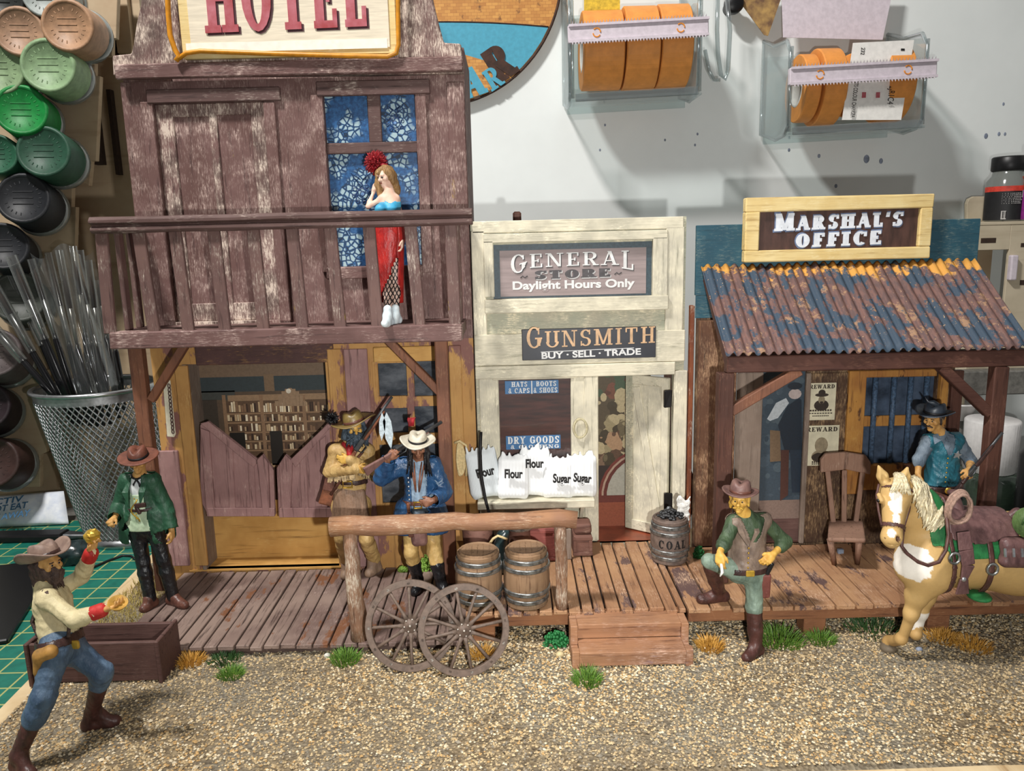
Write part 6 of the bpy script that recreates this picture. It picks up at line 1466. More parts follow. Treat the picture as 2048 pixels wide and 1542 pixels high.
# ---- 4: the bearded trapper with crossed arms
cloth('buckskin', (192, 160, 104), (162, 130, 80), .5, .8, 8); cloth('buckskin_skirt', (142, 112, 90), (112, 88, 70), .55, .9, 6, stretch=(3, 3, .4)); cloth('beard_blue', (76, 90, 102), (34, 42, 52), .6, 1.0, 24); cloth('hat_olive', (134, 112, 62), (108, 90, 52), .42, .15, 9, .6); cloth('scarf_red', (176, 40, 44), (134, 28, 34), .5, .8, 14); cloth('mocc', (150, 124, 102), (122, 100, 84), .6, .5); plain('fringe', (186, 160, 118), .7, 0, .2, 30); plain('feather_white', (206, 220, 226), .6, 0, .12, 30)
Yt = 8.5
J = dict(head=PY(709, 856, Yt - .06), neck=PY(702, 884, Yt), shR=PY(664, 902, Yt + .02), shL=PY(742, 902, Yt + .02), elR=PY(658, 944, Yt - .04), elL=PY(744, 940, Yt - .04), wrR=PY(712, 938, Yt - .22), wrL=PY(700, 920, Yt - .20), hipR=PY(682, 1010, Yt), hipL=PY(722, 1010, Yt), knR=PY(683, 1076, Yt - .1), knL=PY(733, 1078, Yt - .08))
J['toeL'] = toe(738, 1152, ZH); J['toeR'] = toe(690, 1158, ZH); J['anL'] = PY(748, 1116, J['toeL'].y + .10); J['anR'] = PY(694, 1122, J['toeR'].y + .10)
f = Fig('grey bearded trapper in buckskin with arms crossed and olive hat', J, (.38, -1, -.12), 'skin_yellow', fwd=(.08, -1, 0)); f.hair = 'beard_blue'
hd = [f.hand('R', (1, -.1, -.1), (0, 1, .1), (0, 0, 1), .7), f.hand('L', (-1, -.1, .1), (0, 1, 0), (0, 0, 1), .5)]
f.body(hd)
f.part('trousers', f.hips(.02) + [p for S in 'RL' for p in f.leg(S, .024, c=.056)], 'buckskin', .012)
for S in 'RL': f.part('moccasin', [cap(J['an' + S] + V((0, 0, .05)), J['an' + S], .062, .06, .02)] + f.foot(S, .02), 'mocc', .010)
f.part('jacket', f.torso(.03) + [p for S in 'RL' for p in f.arm(S, .020, .052, .046, .036)], 'buckskin', .011)
zk = f.pel.z
sk = [cap(f.pel + V((0, 0, .16)), f.pel + V((0, 0, -.10)), .165, .20, .05, f.fw, .8)] + [cap(f.pel + V((x, -.10 + abs(x) * .3, .16)), f.pel + V((x * 1.25, -.13 + abs(x) * .3, -.13)), .045, .05, .03) for x in (-.13, -.09, -.04, .01, .06, .11, .14)]
f.part('skirt_flap', sk, 'buckskin_skirt', .011)
m = MB(); random.seed(3)
for (a, b) in ((J['elR'], J['wrR']), (J['elL'], J['wrL'])):
    for i in range(26):
        q = a.lerp(b, i / 26) + V((0, -.045, -.05)); m.beam(q, q + V((random.uniform(-.012, .012), -.008, -random.uniform(.04, .07))), .012, .005)
m.build('sleeve_fringe', 'fringe', f.root)
f.belt(.47, 'leather_dark', .046, .06)
m = MB(); c = f.pel.lerp(f.chest, .47) + f.fw * .175 + V((-.02, 0, 0)); m.tube([c + V((x, 0, z)) for x, z in ((-.05, -.035), (.05, -.035), (.05, .035), (-.05, .035))], .010, 6, closed=True); m.build('buckle', 'brass', f.root)
random.seed(6)
f.part('beard', [cap(f.h(0, .07, -.055), f.h(0, .07, -.16), .055, .05, .03), cap(f.h(-.06, .03, -.02), f.h(-.05, .05, -.13), .04, .04, .03), cap(f.h(.06, .03, -.02), f.h(.05, .05, -.13), .04, .04, .03), cap(f.h(-.085, -.03, .02), f.h(-.12, 0, -.10), .045, .05, .03), cap(f.h(.085, -.03, .02), f.h(.10, 0, -.10), .045, .05, .03), cap(f.h(0, -.09, .02), f.h(0, -.1, -.1), .07, .06, .03)], 'beard_blue', .010)
f.strands('beard_strands', [f.h(random.uniform(-.1, .1), random.uniform(.03, .09), random.uniform(-.08, -.03)) for _ in range(46)], [f.h(random.uniform(-.14, .13), random.uniform(.06, .13), random.uniform(-.2, -.1)) for _ in range(46)], 'beard_blue', .012, mid=(0, -.03, 0))
f.part('neckerchief', [cap(J['neck'] + V((-.07, -.05, -.01)), J['neck'] + V((.0, -.11, -.05)), .03, .032, .02), cap(J['neck'] + V((.08, -.05, -.01)), J['neck'] + V((.0, -.11, -.05)), .03, .032, .02), cap(J['neck'] + V((0, -.12, -.05)), J['neck'] + V((.03, -.16, -.22)), .028, .034, .02), cap(J['neck'] + V((0, -.12, -.05)), J['neck'] + V((-.005, -.16, -.19)), .02, .026, .02)], 'scarf_red', .010)
f.hat(.25, .255, .108, .13, .03, 'hat_olive', 'leather_brown', .03, base=.062, up=(-.24, -.02, 1), droop=-.02, brim_wave=.018)
c = PY(664, 836, Yt - .02); m = MB()
for _ in range(120):
    d = V((random.gauss(0, 1), random.gauss(0, .8), random.gauss(0, 1.2))).normalized(); m.tube([c + d * .02, c + d * .05, c + d * random.uniform(.06, .09)], [.012, .012, .003], 4)
m.build('hat_shadow_ball', 'boot_black', f.root)  # black spiky ball modelled in place of the hat's cast shadow
m = MB(); m.tube([J['shL'] + V((0, -.06, .05)), f.chest + V((0, -.165, -.14)), J['hipR'] + V((-.08, -.11, .16))], .018, 6); m.build('shoulder_strap', 'leather_brown', f.root)
t = thing('leather_bag', "worn brown leather bag hanging at the trapper's hip beside the swing door", 'bag', PY(655, 1010, Yt - .02))
a = PY(663, 955, Yt - .02); b = PY(650, 1010, Yt - .04); m = MB(); m.beam(a, b, .11, .05, up=(0, 1, 0), w2=.16); m.build('bag_body', 'rifle_wood', t, bevel=.02, seg=2)
m = MB(); m.beam(a + V((.0, -.03, .0)), a.lerp(b, .45) + V((0, -.035, 0)), .125, .015, up=(0, 1, 0)); m.build('bag_flap', 'leather_brown', t, bevel=.006)
rf = rifle('long_rifle', "long wooden rifle rising over the trapper's shoulder with a white feather", PY(686, 938, Yt - .155), PY(786, 795, Yt - .16), stock=.26, up=(-.6, 0, .7))
m = MB(); a = PY(768, 822, Yt - .2)
for dx, L_, ww in ((-.02, .32, .035), (.03, .42, .045)):
    q = a + V((dx, -.02, -.01)); m.add([q, q + V((-ww, 0, -.10)), q + V((-ww * .9 + dx * .5, 0, -L_ * .7)), q + V((dx, 0, -L_)), q + V((ww + dx * .5, 0, -L_ * .6)), q + V((ww, 0, -.1))], [(0, 1, 2, 3, 4, 5)])
m.build('white_feather', 'feather_white', rf, solid=.010)

# ---- 5: the scout in the blue coat
cloth('coat_blue', (40, 82, 124), (26, 60, 98), .42, .9, 9, .6); cloth('shirt_greyblue', (150, 170, 186), (116, 138, 160), .6, .7); cloth('breeches', (196, 164, 104), (170, 136, 80), .5, .5); cloth('hair_black', (26, 26, 30), (14, 14, 18), .35, .6, 20, .6, stretch=(5, 5, .6)); cloth('hat_white', (214, 208, 190), (190, 182, 162), .5, .12); cloth('apron_mauve', (126, 92, 84), (104, 74, 70), .6, .4)
Yc = 8.1
J = dict(head=PY(836, 892, Yc - .08), neck=PY(837, 917, Yc - .01), shR=PY(800, 930, Yc), shL=PY(873, 928, Yc + .02), elR=PY(763, 956, Yc - .10), elL=PY(889, 984, Yc + .02), wrR=PY(777, 918, Yc - .18), wrL=PY(866, 1001, Yc - .18), hipR=PY(823, 1038, Yc), hipL=PY(861, 1038, Yc), knR=PY(822, 1104, Yc - .05), knL=PY(868, 1102, Yc - .05))
J['toeR'] = toe(830, 1190, ZH); J['toeL'] = toe(893, 1203, ZH); J['anR'] = PY(836, 1158, J['toeR'].y + .12); J['anL'] = PY(884, 1172, J['toeL'].y + .11)
f = Fig('dark haired man in a blue coat and white hat with rifle on shoulder', J, (.10, -1, -.38), 'skin_dark', fwd=(.05, -1, 0)); f.hair = 'hair_black'
hd = [f.hand('R', (.55, -.2, .7), (.3, .9, .1), (.5, -.5, .5), 1.0), f.hand('L', (-1, -.25, -.25), (0, 1, 0), (0, 0, 1), .7)]
f.body(hd)
f.part('breeches', f.hips(.02) + [p for S in 'RL' for p in f.leg(S, .022)[:2]], 'breeches', .011)
for S in 'RL': f.part('riding_boot', [cap(J['kn' + S].lerp(J['an' + S], .24), J['kn' + S].lerp(J['an' + S], .4), .076, .076, .02), cap(J['kn' + S].lerp(J['an' + S], .4), J['an' + S], .076, .058, .02)] + f.foot(S, .018), 'boot_black', .010)
f.part('shirt', f.torso(.012) + f.hips(.03), 'shirt_greyblue')
sl = [p for S in 'RL' for p in f.arm(S, .014, .052, .046, .036)]
skirt = [cap(J['hipR'] + V((-.03, .02, .1)), J['hipR'] + V((-.05, .0, -.06)), .125, .14, .06), cap(J['hipL'] + V((.03, .02, .1)), J['hipL'] + V((.05, .0, -.06)), .125, .14, .06)]
c0 = f.chest; fx = f.sd; g = f
def coatmask2(P):
    z = dot(P, c0, (0, 0, 1)); x = dot(P, c0, fx); fr = dot(P, c0, g.fw); op = (x > -.075) & (x < .055 + .05 * np.clip((z + .5) / .5, 0, 1)) & (fr > .0)
    arm = (np.abs(x) > .2)
    return (arm | ~op) & (P[:, 2] > g.pel.z - .14) & ((P[:, 2] < J['neck'].z + .015) | arm) & cut(P, J['wrR'], J['elR']) & (cut(P, J['wrL'], J['elL']) | (fr < .12))
patch('coat', f.torso() + skirt + sl, .028, coatmask2, 'coat_blue', f.root)
m = MB()
for i in range(9): m.ell(c0 + fx * -.10 + f.fw * (.155 - .0 * i) + V((0, 0, -.10 - .048 * i)), (.011,) * 3, 8, 6)
m.build('coat_buttons', 'silver', f.root)
f.belt(.36, 'leather_brown', .052, .055)
m = MB(); c = f.pel.lerp(f.chest, .36) + f.fw * .185 + fx * -.01; m.tube([c + V((x, 0, z)) for x, z in ((-.04, -.033), (.04, -.033), (.04, .033), (-.04, .033))], .010, 6, closed=True); m.build('buckle', 'brass', f.root)
m = MB(); q = f.pel + f.fw * .17 + fx * -.11; m.beam(q + V((0, -.01, .14)), q + V((.01, 0, -.14)), .06, .03, up=(0, 1, 0), w2=.055); m.build('knife_sheath', 'leather_brown', f.root, bevel=.012, seg=2)
m = MB(); m.beam(q + V((0, -.01, .14)), q + V((-.005, -.01, .25)), .035, .03, up=(0, 1, 0)); m.build('knife_grip', 'rifle_wood', f.root, bevel=.01, seg=2)
f.part('apron_flap', [cap(f.pel + f.fw * .13 + V((-.07, 0, -.02)), f.pel + f.fw * .12 + V((-.05, 0, -.21)), .05, .055, .03), cap(f.pel + f.fw * .13 + V((.02, 0, -.02)), f.pel + f.fw * .12 + V((.02, 0, -.21)), .05, .05, .03)], 'apron_mauve', .011)
m = MB()
for s in (.0, .05):
    q = J['shL'].lerp(J['elL'], .5 + s * 1.6); m.tube([q + V((-.05, -.07, .02)), q + V((.0, -.092, -.03)), q + V((.05, -.075, .0))], .008, 5)
m.build('sleeve_stripes', 'shirt_greyblue', f.root)
random.seed(12)
f.part('hair', [ell(f.h(0, -.03, .03), (.088, .09, .085), .02), cap(f.h(-.075, -.02, .02), f.h(-.10, .02, -.22), .036, .035, .03), cap(f.h(.075, -.02, .02), f.h(.10, .02, -.22), .036, .035, .03), cap(f.h(0, -.09, 0), f.h(0, -.1, -.2), .07, .06, .03)], 'hair_black', .010)
f.strands('hair_strands', [f.h(s * random.uniform(.07, .09), random.uniform(-.04, .04), random.uniform(-.06, .03)) for s in (-1, 1) for _ in range(20)], [f.h(s * random.uniform(.05, .14), random.uniform(.08, .16), random.uniform(-.36, -.24)) for s in (-1, 1) for _ in range(20)], 'hair_black', .010, mid=(0, -.03, .0))
f.strands('necklace', [J['neck'] + V((x, -.06, -.02)) for x in (-.07, -.04, .04, .07)], [c0 + V((x * .3, -.165, -.26)) for x in (-.07, -.04, .04, .07)], 'rifle_wood', .008, mid=(0, -.06, 0))
f.hat(.19, .19, .092, .105, .03, 'hat_white', 'band_black', .035, base=.058, up=(.06, -.20, 1), brim_wave=.012)
c = PY(822, 846, Yc + .05); m = MB()
for i in range(5): m.tube([c + V((.01 * i - .02, .02, -.04)), c + V((.014 * i - .03, .03, .03)), c + V((.02 * i - .03, .03, .055))], [.010, .014, .004], 5)
m.build('hat_feather', 'feather_red', f.root)
rifle('carbine', "rifle resting across the blue coated man's shoulder, mauve butt forward", PY(728, 940, Yc - .36), PY(884, 846, Yc + .12), ('apron_mauve', 'gun_metal'), .40, (0, -.3, 1), r=.018)

# ---- 6: the man with a foot up on the porch
cloth('vest_taupe', (130, 112, 98), (104, 88, 78), .5, .5); cloth('shirt_green', (70, 88, 62), (50, 66, 46), .55, .7); cloth('trouser_sage', (128, 146, 130), (98, 116, 104), .5, .7, 7); cloth('hat_mauve', (122, 92, 84), (100, 74, 70), .5, .15); cloth('hair_gold', (206, 166, 70), (170, 130, 50), .5, .6, 18); cloth('holster', (128, 74, 66), (104, 58, 52), .5, .3)
Yq = 6.92
J = dict(head=PY(1480, 998, Yq - .06), neck=PY(1490, 1028, Yq), shR=PY(1460, 1044, Yq - .03), shL=PY(1534, 1040, Yq + .06), elR=PY(1449, 1086, Yq - .14), elL=PY(1570, 1084, Yq + .06), wrR=PY(1440, 1104, Yq - .26), wrL=PY(1547, 1108, Yq - .10), hipR=PY(1476, 1140, Yq + .0), hipL=PY(1510, 1136, Yq + .04), knR=PY(1418, 1122, Yq - .02), knL=PY(1508, 1214, Yq - .02))
J['toeR'] = toe(1402, 1205, ZS); J['anR'] = PY(1440, 1186, J['toeR'].y + .03); J['toeL'] = toe(1493, 1322, 0); J['anL'] = PY(1512, 1292, J['toeL'].y + .10)
f = Fig('blond man in taupe vest resting one brown boot on the porch edge', J, (-.45, -1, -.02), 'skin_yellow', fwd=(-.25, -1, 0), base=V((J['toeL'].x, J['toeL'].y, 0))); f.hair = 'hair_gold'
hd = [f.hand('R', (-.05, -.35, -1), (.6, 1, 0), (1, -.3, 0), .45), f.hand('L', (-.75, -.4, -.45), (.2, 1, -.3), (-.3, -.2, 1), .55)]
f.body(hd)
f.part('trousers', f.hips(.02) + [p for S in 'RL' for p in f.leg(S, .022)[:1]] + [cap(J['knL'], J['knL'].lerp(J['anL'], .10), .078, .072, .03)], 'trouser_sage', .011)
for S, s0, s1 in (('R', .16, .6), ('L', .08, .6)):
    a = J['kn' + S].lerp(J['an' + S], s0); f.part('riding_boot', [cap(a, J['kn' + S].lerp(J['an' + S], s1), .076, .072, .02), cap(J['kn' + S].lerp(J['an' + S], s1), J['an' + S], .072, .058, .02)] + f.foot(S, .016), 'boot_brown', .010)
f.part('shirt', f.torso(.012) + [p for S in 'RL' for p in f.arm(S, .016, .052, .048, .04)[:2]] + [cap(J['el' + S], J['el' + S].lerp(J['wr' + S], .45), .060, .052, .02) for S in 'RL'], 'shirt_green', .011)
c0 = f.chest; fx = f.sd; g6 = f
patch('vest', f.torso() + f.hips(), .03, lambda P: (P[:, 2] < J['neck'].z - .0) & (P[:, 2] > g6.pel.z + .02) & (np.abs(dot(P, c0, fx)) < .21) & ((np.abs(dot(P, c0, fx)) > .02 + .45 * (dot(P, c0, (0, 0, 1)) + .16)) | (dot(P, c0, (0, 0, 1)) < -.16) | (dot(P, c0, g6.fw) < .02)), 'vest_taupe', f.root)
for s in (-1, 1):
    m = MB(); a = J['neck'] + fx * s * .075 + f.fw * .03; b = c0 + fx * s * .085 + f.fw * .15 + V((0, 0, -.06)); c = c0 + fx * s * .0 + f.fw * .172 + V((0, 0, -.2))
    m.add([a, a + fx * s * .035, b + fx * s * .02, c, b - fx * s * .03], [(0, 1, 2, 4), (4, 2, 3)]); m.build('lapel', 'vest_taupe', f.root, solid=.012)
m = MB()
for i in range(6): m.ell(c0 + f.fw * (.172 - .004 * i) + V((0, 0, -.20 - .05 * i)), (.009,) * 3, 8, 6)
m.build('vest_buttons', 'brass', f.root)
f.belt(.05, 'leather_dark', .036, .065)
m = MB(); c = f.pel.lerp(f.chest, .05) + f.fw * .165 + fx * .03; m.beam(c + V((0, 0, -.03)), c + V((0, 0, .03)), .08, .025, up=(0, 1, 0)); m.build('buckle', 'gold', f.root, bevel=.008)
q = J['hipL'] + V((.095, -.09, .02)); m = MB(); m.beam(q + V((-.02, 0, -.04)), q + V((-.01, .02, -.29)), .10, .05, up=(0, 1, 0), w2=.085); m.build('holster', 'holster', f.root, bevel=.02, seg=2)
m = MB(); m.beam(q + V((-.02, -.02, -.04)), q + V((.03, -.03, .08)), .04, .03, up=(0, 1, 0)); m.build('pistol_grip', 'boot_black', f.root, bevel=.012, seg=2)
f.part('hair', [ell(f.h(0, -.035, .02), (.086, .085, .08), .02), cap(f.h(.078, -.02, .0), f.h(.084, -.01, -.09), .024, .02, .02), cap(f.h(-.074, -.02, .0), f.h(-.078, -.01, -.06), .018, .014, .02), cap(f.h(0, -.1, 0), f.h(.02, -.1, -.13), .06, .05, .03)], 'hair_gold', .010)
f.part('moustache', [cap(f.h(0, .106, -.044), f.h(.042, .090, -.062), .015, .010, .008), cap(f.h(0, .106, -.044), f.h(-.042, .090, -.062), .015, .010, .008)], 'hair_gold', .007)
f.hat(.165, .165, .088, .115, .03, 'hat_mauve', 'leather_brown', .03, base=.062, up=(.03, .0, 1))
m = MB(); w = J['wrR']; m.tube([w + V((.0, -.05, -.09)), w + V((.01, -.06, -.17)), w + V((-.01, -.06, -.21))], [.012, .016, .006], 6); m.build('paper_scrap', 'paper', f.root)

# ---- 7: the marshal behind the horse
cloth('vest_teal', (38, 104, 120), (26, 82, 98), .42, .6, 10, .6); cloth('shirt_bluegrey', (112, 126, 138), (86, 100, 114), .55, .7); cloth('trouser_navy', (52, 50, 64), (36, 36, 48), .45, .7); cloth('hat_navy', (52, 60, 70), (36, 42, 52), .4, .15, 9, .6); cloth('hair_dark', (64, 50, 42), (44, 36, 32), .5, .5, 18)
Yr = 7.92
J = dict(head=PY(1868, 838, Yr - .05), neck=PY(1880, 866, Yr), shR=PY(1849, 884, Yr - .02), shL=PY(1921, 880, Yr + .03), elR=PY(1838, 920, Yr - .04), elL=PY(1942, 924, Yr), wrR=PY(1836, 946, Yr - .08), wrL=PY(1938, 940, Yr - .28), hipR=PY(1866, 984, Yr), hipL=PY(1902, 984, Yr), knR=PY(1862, 1066, Yr - .05), knL=PY(1906, 1066, Yr - .04))
J['toeR'] = V((J['knR'].x - .04, Yr - .18, ZS + .036)); J['toeL'] = V((J['knL'].x + .05, Yr - .17, ZS + .036)); J['anR'] = V((J['knR'].x - .01, Yr - .05, ZS + .1)); J['anL'] = V((J['knL'].x + .02, Yr - .04, ZS + .1))
f = Fig('marshal in a teal vest with silver star standing behind the horse', J, (-.88, -.55, -.12), 'skin_tan', fwd=(-.15, -1, 0)); f.hair = 'hair_dark'
hd = [f.hand('R', (.0, -.1, -1), (1, 0, 0), (0, -1, 0), .6), f.hand('L', (-.3, -.5, -.2), (-.2, .6, -.4), (0, -.3, 1), 1.1)]
f.body(hd)
f.part('trousers', f.hips(.02) + [p for S in 'RL' for p in f.leg(S, .022, c=.05)], 'trouser_navy', .012)
for S in 'RL': f.part('boot', f.foot(S, .014), 'boot_brown', .011)
f.part('shirt', f.torso(.014) + [cap(J['sh' + S], J['el' + S], .074, .066, .03) for S in 'RL'] + [cap(J['el' + S], J['el' + S].lerp(J['wr' + S], .2), .066, .058, .02) for S in 'RL'], 'shirt_bluegrey', .011)
c0 = f.chest; fx = f.sd; g7 = f
patch('vest', f.torso() + f.hips(), .03, lambda P: (P[:, 2] < J['neck'].z + .01) & (P[:, 2] > g7.pel.z + .09) & (np.abs(dot(P, c0, fx)) < .20) & ((np.abs(dot(P, c0, fx)) > .015 + .38 * (dot(P, c0, (0, 0, 1)) + .12)) | (dot(P, c0, (0, 0, 1)) < -.12) | (dot(P, c0, g7.fw) < .02)), 'vest_teal', f.root)
m = MB()
for i in range(6): m.ell(c0 + f.fw * (.172 - .003 * i) + V((0, 0, -.14 - .052 * i)), (.009,) * 3, 8, 6)
m.build('vest_buttons', 'brass', f.root)
m = MB(); c = c0 + fx * .10 + f.fw * .158 + V((0, 0, -.11)); P = []
for i in range(10): r_ = .045 if i % 2 == 0 else .02; P.append((c.x + r_ * math.sin(i * PI / 5 + .2), c.z + r_ * math.cos(i * PI / 5 + .2)))
m.prism(P, c.y - .02, c.y - .004); m.build('star_badge', 'silver', f.root)
for s in (-1, 1):
    m = MB(); a = J['neck'] + fx * s * .05 + f.fw * .05 + V((0, 0, .01)); m.add([a, a + fx * s * .055 + V((0, 0, -.02)), a + fx * s * .05 + f.fw * .06 + V((0, 0, -.10)), a + f.fw * .055 + fx * s * -.03 + V((0, 0, -.06))], [(0, 1, 2, 3)]); m.build('collar', 'shirt_bluegrey', f.root, solid=.012)
f.belt(.12, 'leather_dark', .042, .07)
m = MB(); c = f.pel.lerp(f.chest, .12) + f.fw * .17; m.lathe([(.001, .012), (.028, .012), (.036, 0)], c, f.fw, 16); m.build('buckle', 'gold', f.root)
f.part('gun_belt', [cap(f.pel + fx * -.16 + f.fw * .06 + V((0, 0, .05)), f.pel + f.fw * .165 + V((0, 0, -.02)), .026, None, .02), cap(f.pel + fx * .17 + f.fw * .06 + V((0, 0, .0)), f.pel + f.fw * .165 + V((0, 0, -.02)), .026, None, .02)], 'leather_brown', .010)
f.part('hair', [ell(f.h(0, -.035, .025), (.086, .08, .08), .02), cap(f.h(0, -.09, .0), f.h(0, -.08, -.08), .05, .035, .03), cap(f.h(.078, .01, .03), f.h(.08, .01, -.04), .016, .013, .02), cap(f.h(-.078, .01, .03), f.h(-.08, .01, -.04), .016, .013, .02)], 'hair_dark', .010)
f.part('moustache', [cap(f.h(0, .106, -.044), f.h(.036, .092, -.062), .012, .008, .008), cap(f.h(0, .106, -.044), f.h(-.036, .092, -.062), .012, .008, .008)], 'hair_dark', .007)
f.hat(.185, .19, .096, .115, .05, 'hat_navy', 'band_black', .035, base=.062, up=(-.0, -.12, 1))
m = MB(); a = f.h(-.06, .02, .15); m.tube([a, a + V((-.05, .03, .04)), a + V((-.10, .03, .05)), a + V((-.13, .04, .10))], [.02, .03, .012, .004], 6); m.build('hat_plume', 'hat_navy', f.root)
rifle('repeating_rifle', "dark thin rifle held upright aslant in the marshal's left hand", PY(1904, 990, Yr - .30), PY(2006, 866, Yr - .46), ('leather_dark', 'gun_metal'), .32, (.4, 0, .7), r=.014)
# ---- the palomino horse with its saddle
def horse_mat():
    vcol('horse_coat', .55, .35, .25, 24, .08)
horse_mat(); cloth('mane_cream', (226, 214, 182), (196, 180, 140), .5, .5, 20, stretch=(4, 4, 1)); cloth('saddle_leather', (110, 80, 78), (88, 62, 62), .45, .25, 12); cloth('strap_leather', (92, 62, 56), (70, 46, 42), .45, .25, 14); cloth('blanket_green', (42, 122, 66), (30, 94, 52), .6, .2); cloth('bedroll_green', (88, 112, 62), (66, 88, 48), .6, .6); plain('hoof', (110, 98, 82), .6)
Yh = 6.72
g = lambda x, y, d=0.0: PY(x, y, Yh + d)
pol, fore, nose, muz = g(1797, 962, -.10), g(1788, 985, -.17), g(1784, 1050, -.30), g(1783, 1072, -.33)
with_ = g(1900, 1030, .04); ch = g(1845, 1120, -.04); sh1 = g(1868, 1110, .02); rump = g(2190, 1085, .12)
hb = [cap(g(1900, 1108, .02), g(2030, 1112, .06), .30, .33, .12), cap(g(2030, 1112, .06), g(2190, 1104, .10), .33, .30, .12), cap(with_ + V((0, 0, -.16)), g(2080, 1075, .06), .20, .22, .12), ell(g(2215, 1105, .1), (.34, .30, .34), .12),
      ell(ch, (.235, .25, .26), .12), ell(g(1828, 1135, -.10), (.16, .15, .15), .08), ell(g(1866, 1130, -.16), (.17, .15, .21), .1),
      cap(g(1872, 1078, .0), g(1835, 1015, -.02), .24, .165, .10, (.3, 1, 0), .8), cap(g(1835, 1015, -.02), g(1806, 978, -.08), .165, .12, .08, (.3, 1, 0), .85)]
hh = [ell(g(1790, 985, -.15), (.125, .15, .13), .05), cap(g(1790, 990, -.17), muz, .115, .072, .05), ell(g(1783, 1074, -.33), (.092, .08, .085), .03), ell(g(1784, 1084, -.31), (.065, .06, .055), .03), cap(g(1800, 1005, -.10), g(1791, 1062, -.25), .09, .06, .06),
      ell(g(1761, 1000, -.21), (.03, .04, .03), .03), ell(g(1816, 1003, -.20), (.03, .04, .03), .03), cap(g(1758, 990, -.22), g(1763, 1000, -.24), .022, .018, .02), cap(g(1817, 992, -.21), g(1811, 1002, -.23), .022, .018, .02),
      ell(g(1769, 1076, -.40), (.02, .022, .025), .015, None, True), ell(g(1796, 1077, -.40), (.02, .022, .025), .015, None, True), cap(g(1771, 1089, -.385), g(1795, 1090, -.385), .007, None, .008, sub=True)]
ears = []
for ex, ey, bx, by, n_ in ((1757, 932, 1771, 968, -.25), (1815, 935, 1805, 968, .3)):
    a, b = g(bx, by, -.15), g(ex, ey, -.18); ears += [cap(a, a.lerp(b, .45), .042, .05, .02), cap(a.lerp(b, .45), b, .05, .012, .01), cap(a.lerp(b, .25) + V((n_ * .06, -.045, 0)), a.lerp(b, .75) + V((0, -.04, 0)), .022, .012, .01, sub=True)]
def hoofp(p): return V((p.x, p.y, .06))
h1 = PZ(1782, 1310, 0); h2 = PZ(1818, 1290, 0)
lg = [cap(g(1862, 1150, -.14), g(1834, 1190, -.12), .17, .105, .08), cap(g(1834, 1190, -.12), g(1824, 1222, -.10), .09, .068, .04), ell(g(1822, 1228, -.11), (.068, .07, .075), .03), cap(g(1820, 1236, -.10), g(1806, 1272, -.05), .052, .044, .03), ell(g(1803, 1276, -.04), (.056, .056, .056), .02), cap(g(1801, 1280, -.04), V((h1.x + .01, h1.y + .08, .10)), .048, .056, .03), cap(V((h1.x, h1.y + .06, .09)), V((h1.x, h1.y + .06, .05)), .06, .075, .02),
      cap(g(1858, 1150, .16), g(1850, 1192, .16), .15, .095, .08), cap(g(1850, 1192, .16), g(1843, 1220, .16), .085, .065, .04), ell(g(1842, 1226, .15), (.064, .066, .07), .03), cap(g(1841, 1232, .16), g(1834, 1264, .17), .05, .042, .03), ell(g(1832, 1268, .17), (.052, .054, .052), .02), cap(g(1831, 1270, .17), V((h2.x + .03, h2.y + .10, .09)), .046, .054, .03), cap(V((h2.x + .02, h2.y + .09, .08)), V((h2.x + .02, h2.y + .09, .05)), .06, .072, .02)]
h3 = PZ(2056, 1296, 0)
for q, hx_ in ((h3, 0), (h3 + V((.42, .22, 0)), 1)):
    B = V((q.x + .30, q.y + (.02 if hx_ == 0 else 0), 0)); lg += [cap(V((B.x + .1, B.y, 1.0)), V((B.x - .12, B.y - .03, .78)), .26, .16, .1), cap(V((B.x - .12, B.y - .03, .78)), V((B.x + .02, B.y, .52)), .14, .075, .06), cap(V((B.x + .02, B.y, .52)), V((B.x - .1, B.y, .24)), .066, .05, .03), ell((B.x - .1, B.y, .2), .058, .02), cap(V((B.x - .1, B.y, .2)), V((B.x - .2, B.y, .1)), .05, .058, .03), cap(V((B.x - .22, B.y, .09)), V((B.x - .23, B.y, .05)), .062, .076, .02)]
horse = thing('horse', 'palomino horse with white blaze, saddled, standing before the marshal\'s porch', 'horse', (with_.x, Yh, 0))
pal = [np.array(rgb(*c)) for c in ((200, 166, 108), (176, 138, 84), (236, 230, 218), (112, 100, 84), (90, 62, 44))]
